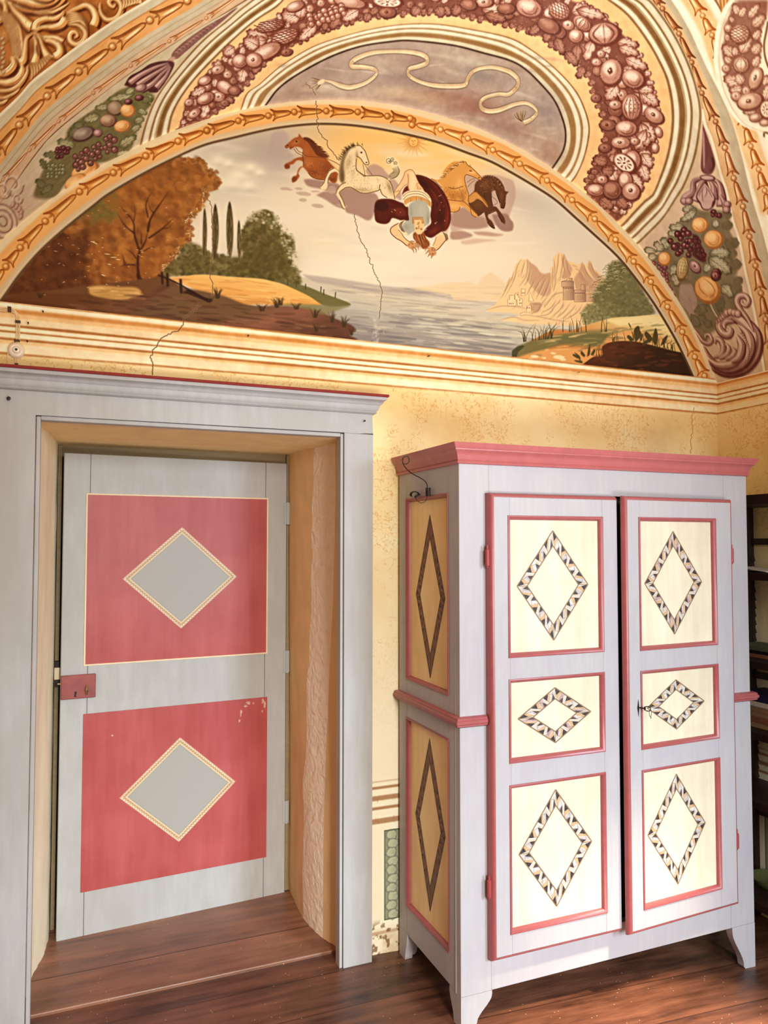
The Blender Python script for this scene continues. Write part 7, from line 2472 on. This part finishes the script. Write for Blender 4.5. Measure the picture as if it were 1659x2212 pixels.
for k in range(2):
    m_ = MB()
    rows = []
    for v in np.linspace(0, 1, 10):
        rows.append([(-.10 + .20 * u, -.14 + .235 * v, .0015 + k * .003 + .022 * (1 - u) ** 2 * v * (1.2 - .8 * k) + .012 * v ** 3) for u in np.linspace(0, 1, 8)])
    m_.grid(rows)
    o = m_.build('sheet', 'paper', pp, smooth=True)
    so = o.modifiers.new('solid', 'SOLIDIFY')
    so.thickness = .0008
bw = MB()
bw.lathe([(.03, 0), (.035, .004), (.06, .02), (.078, .045), (.074, .045), (.056, .024), (.028, .010)], (2.705, 2.36, .1105), 2, 28)
tag(bw.build('bowl', 'bowl', smooth=True), 'small green glazed bowl on the bottom shelf of the bookcase', 'bowl')

# ---------------------------------------------------------------- cable, junction and nails on the painted cornice
def wp_(px, py, out):
    q = on_y(np.array([[px, py]], float), WALL_Y - out)[0]
    return q


c5 = lambda x, y, o=.005: wp_(x / 12.29, 640 + y / 12.29, o)
cb = empty('cable_run', c5(470, 1000))
tag(cb, 'bundle of painted electric cables clipped to the cornice at far left', 'cable')
cl_ = np.array(cb.location)
for k, off in enumerate((-42, 0, 42)):
    m_ = MB()
    p = [(-900, 330 + off), (-300, 330 + off), (150, 345 + off), (330, 375 + off), (430 - off * .5, 450 + off * .3), (480 - off * .9, 560), (478 - off, 700), (474 - off, 1150), (460 - off * .8, 1230), (450 - off * .9, 1300)]
    q = spline(np.array(p, float), 40)
    m_.tube(np.array([c5(a, b, .0045) - cl_ for a, b in q]), .0018, 8)
    m_.build('cable', 'cable', cb, smooth=True)
for off in (-25, 25):
    m_ = MB()
    m_.tube(np.array([c5(435 + off, y, .0035) - cl_ for y in (1600, 1750, 1925)]), .0022, 8)
    m_.build('cable', 'cable', cb, smooth=True)
m_ = MB()
m_.tube(np.array([c5(a, b, .003) - cl_ for a, b in spline(np.array([(360, 1290), (240, 1420), (205, 1560), (190, 1750), (185, 1930)], float), 40)]), .0018, 8)
m_.build('cable', 'cable', cb, smooth=True)
for x, y, w, h in ((255, 360, 95, 150), (478, 690, 140, 85), (455, 1190, 145, 80), (437, 1820, 95, 75)):
    a, b = c5(x - w / 2, y - h / 2, 0), c5(x + w / 2, y + h / 2, 0)
    m_ = MB()
    m_.box(a[0] - cl_[0], WALL_Y - .0085 - cl_[1], b[2] - cl_[2], b[0] - cl_[0], WALL_Y - .0005 - cl_[1], a[2] - cl_[2])
    m_.build('strap', 'strap', cb, bevel=.001)['label'] = 'dark brown strap'
jn = c5(438, 1445, .0)
jr = empty('junction_rosette', jn)
tag(jr, 'round white porcelain junction button on the cable at far left', 'junction box')
m_ = MB()
R_ = .0255
m_.lathe([(R_ * .9, -.0005), (R_, -.004), (R_ * .97, -.009), (R_ * .8, -.013), (R_ * .62, -.0145), (R_ * .5, -.0135), (R_ * .42, -.016), (R_ * .36, -.0185), (R_ * .2, -.019), (R_ * .13, -.0175)], (0, 0, 0), 1, 40)
m_.build('cap', 'porcelain', jr, smooth=True)
m_ = MB()
m_.lathe([(R_ * .15, -.0180), (R_ * .13, -.0192)], (0, 0, 0), 1, 14)
m_.build('screw', 'iron', jr)


def nail(px, py, lab, r=.0028, surf=WALL_Y, hooky=False, grp=None):
    q = on_y(np.array([[px, py]], float), surf - .008)[0]
    m_ = MB()
    o = (q[0], surf, q[2])
    m_.tube([(0, .004, 0), (0, -.012, .001)], r * .45, 8)
    m_.lathe([(r, -.012), (r * 1.05, -.0135), (r * .6, -.0146)], (0, 0, .001), 1, 10)
    if hooky:
        m_.tube([(0, -.012, 0), (.002, -.018, -.001), (.004, -.020, .004)], r * .4, 8)
    b = m_.build('nail', 'iron', None, smooth=True, loc=o)
    tag(b, lab, 'nail', grp)
    return b


nail(93, 674, 'dark nail in the top stripe of the cornice, right of the cable')
nail(61, 699, 'dark nail in the cornice beside the upright cable, upper one')
nail(59, 738, 'dark nail in the cornice just above right of the white junction')
nail(925, 770, 'bent nail in the cornice top stripe below the painted lake', hooky=True)
nail(536, 726, 'dark nail in the cornice above the middle of the door')
nail(1250, 805, 'small dark nail in the cornice below the painted dark mound', r=.002)
nail(787, 910, 'dark nail sticking out of the door casing at upper right', .0035, 2.66)
nail(19, 862, 'large dark peg in the door casing at upper left', .006, 2.66)
nail(24, 795, 'rusty nail on the wall just above the door hood at far left', .0035)
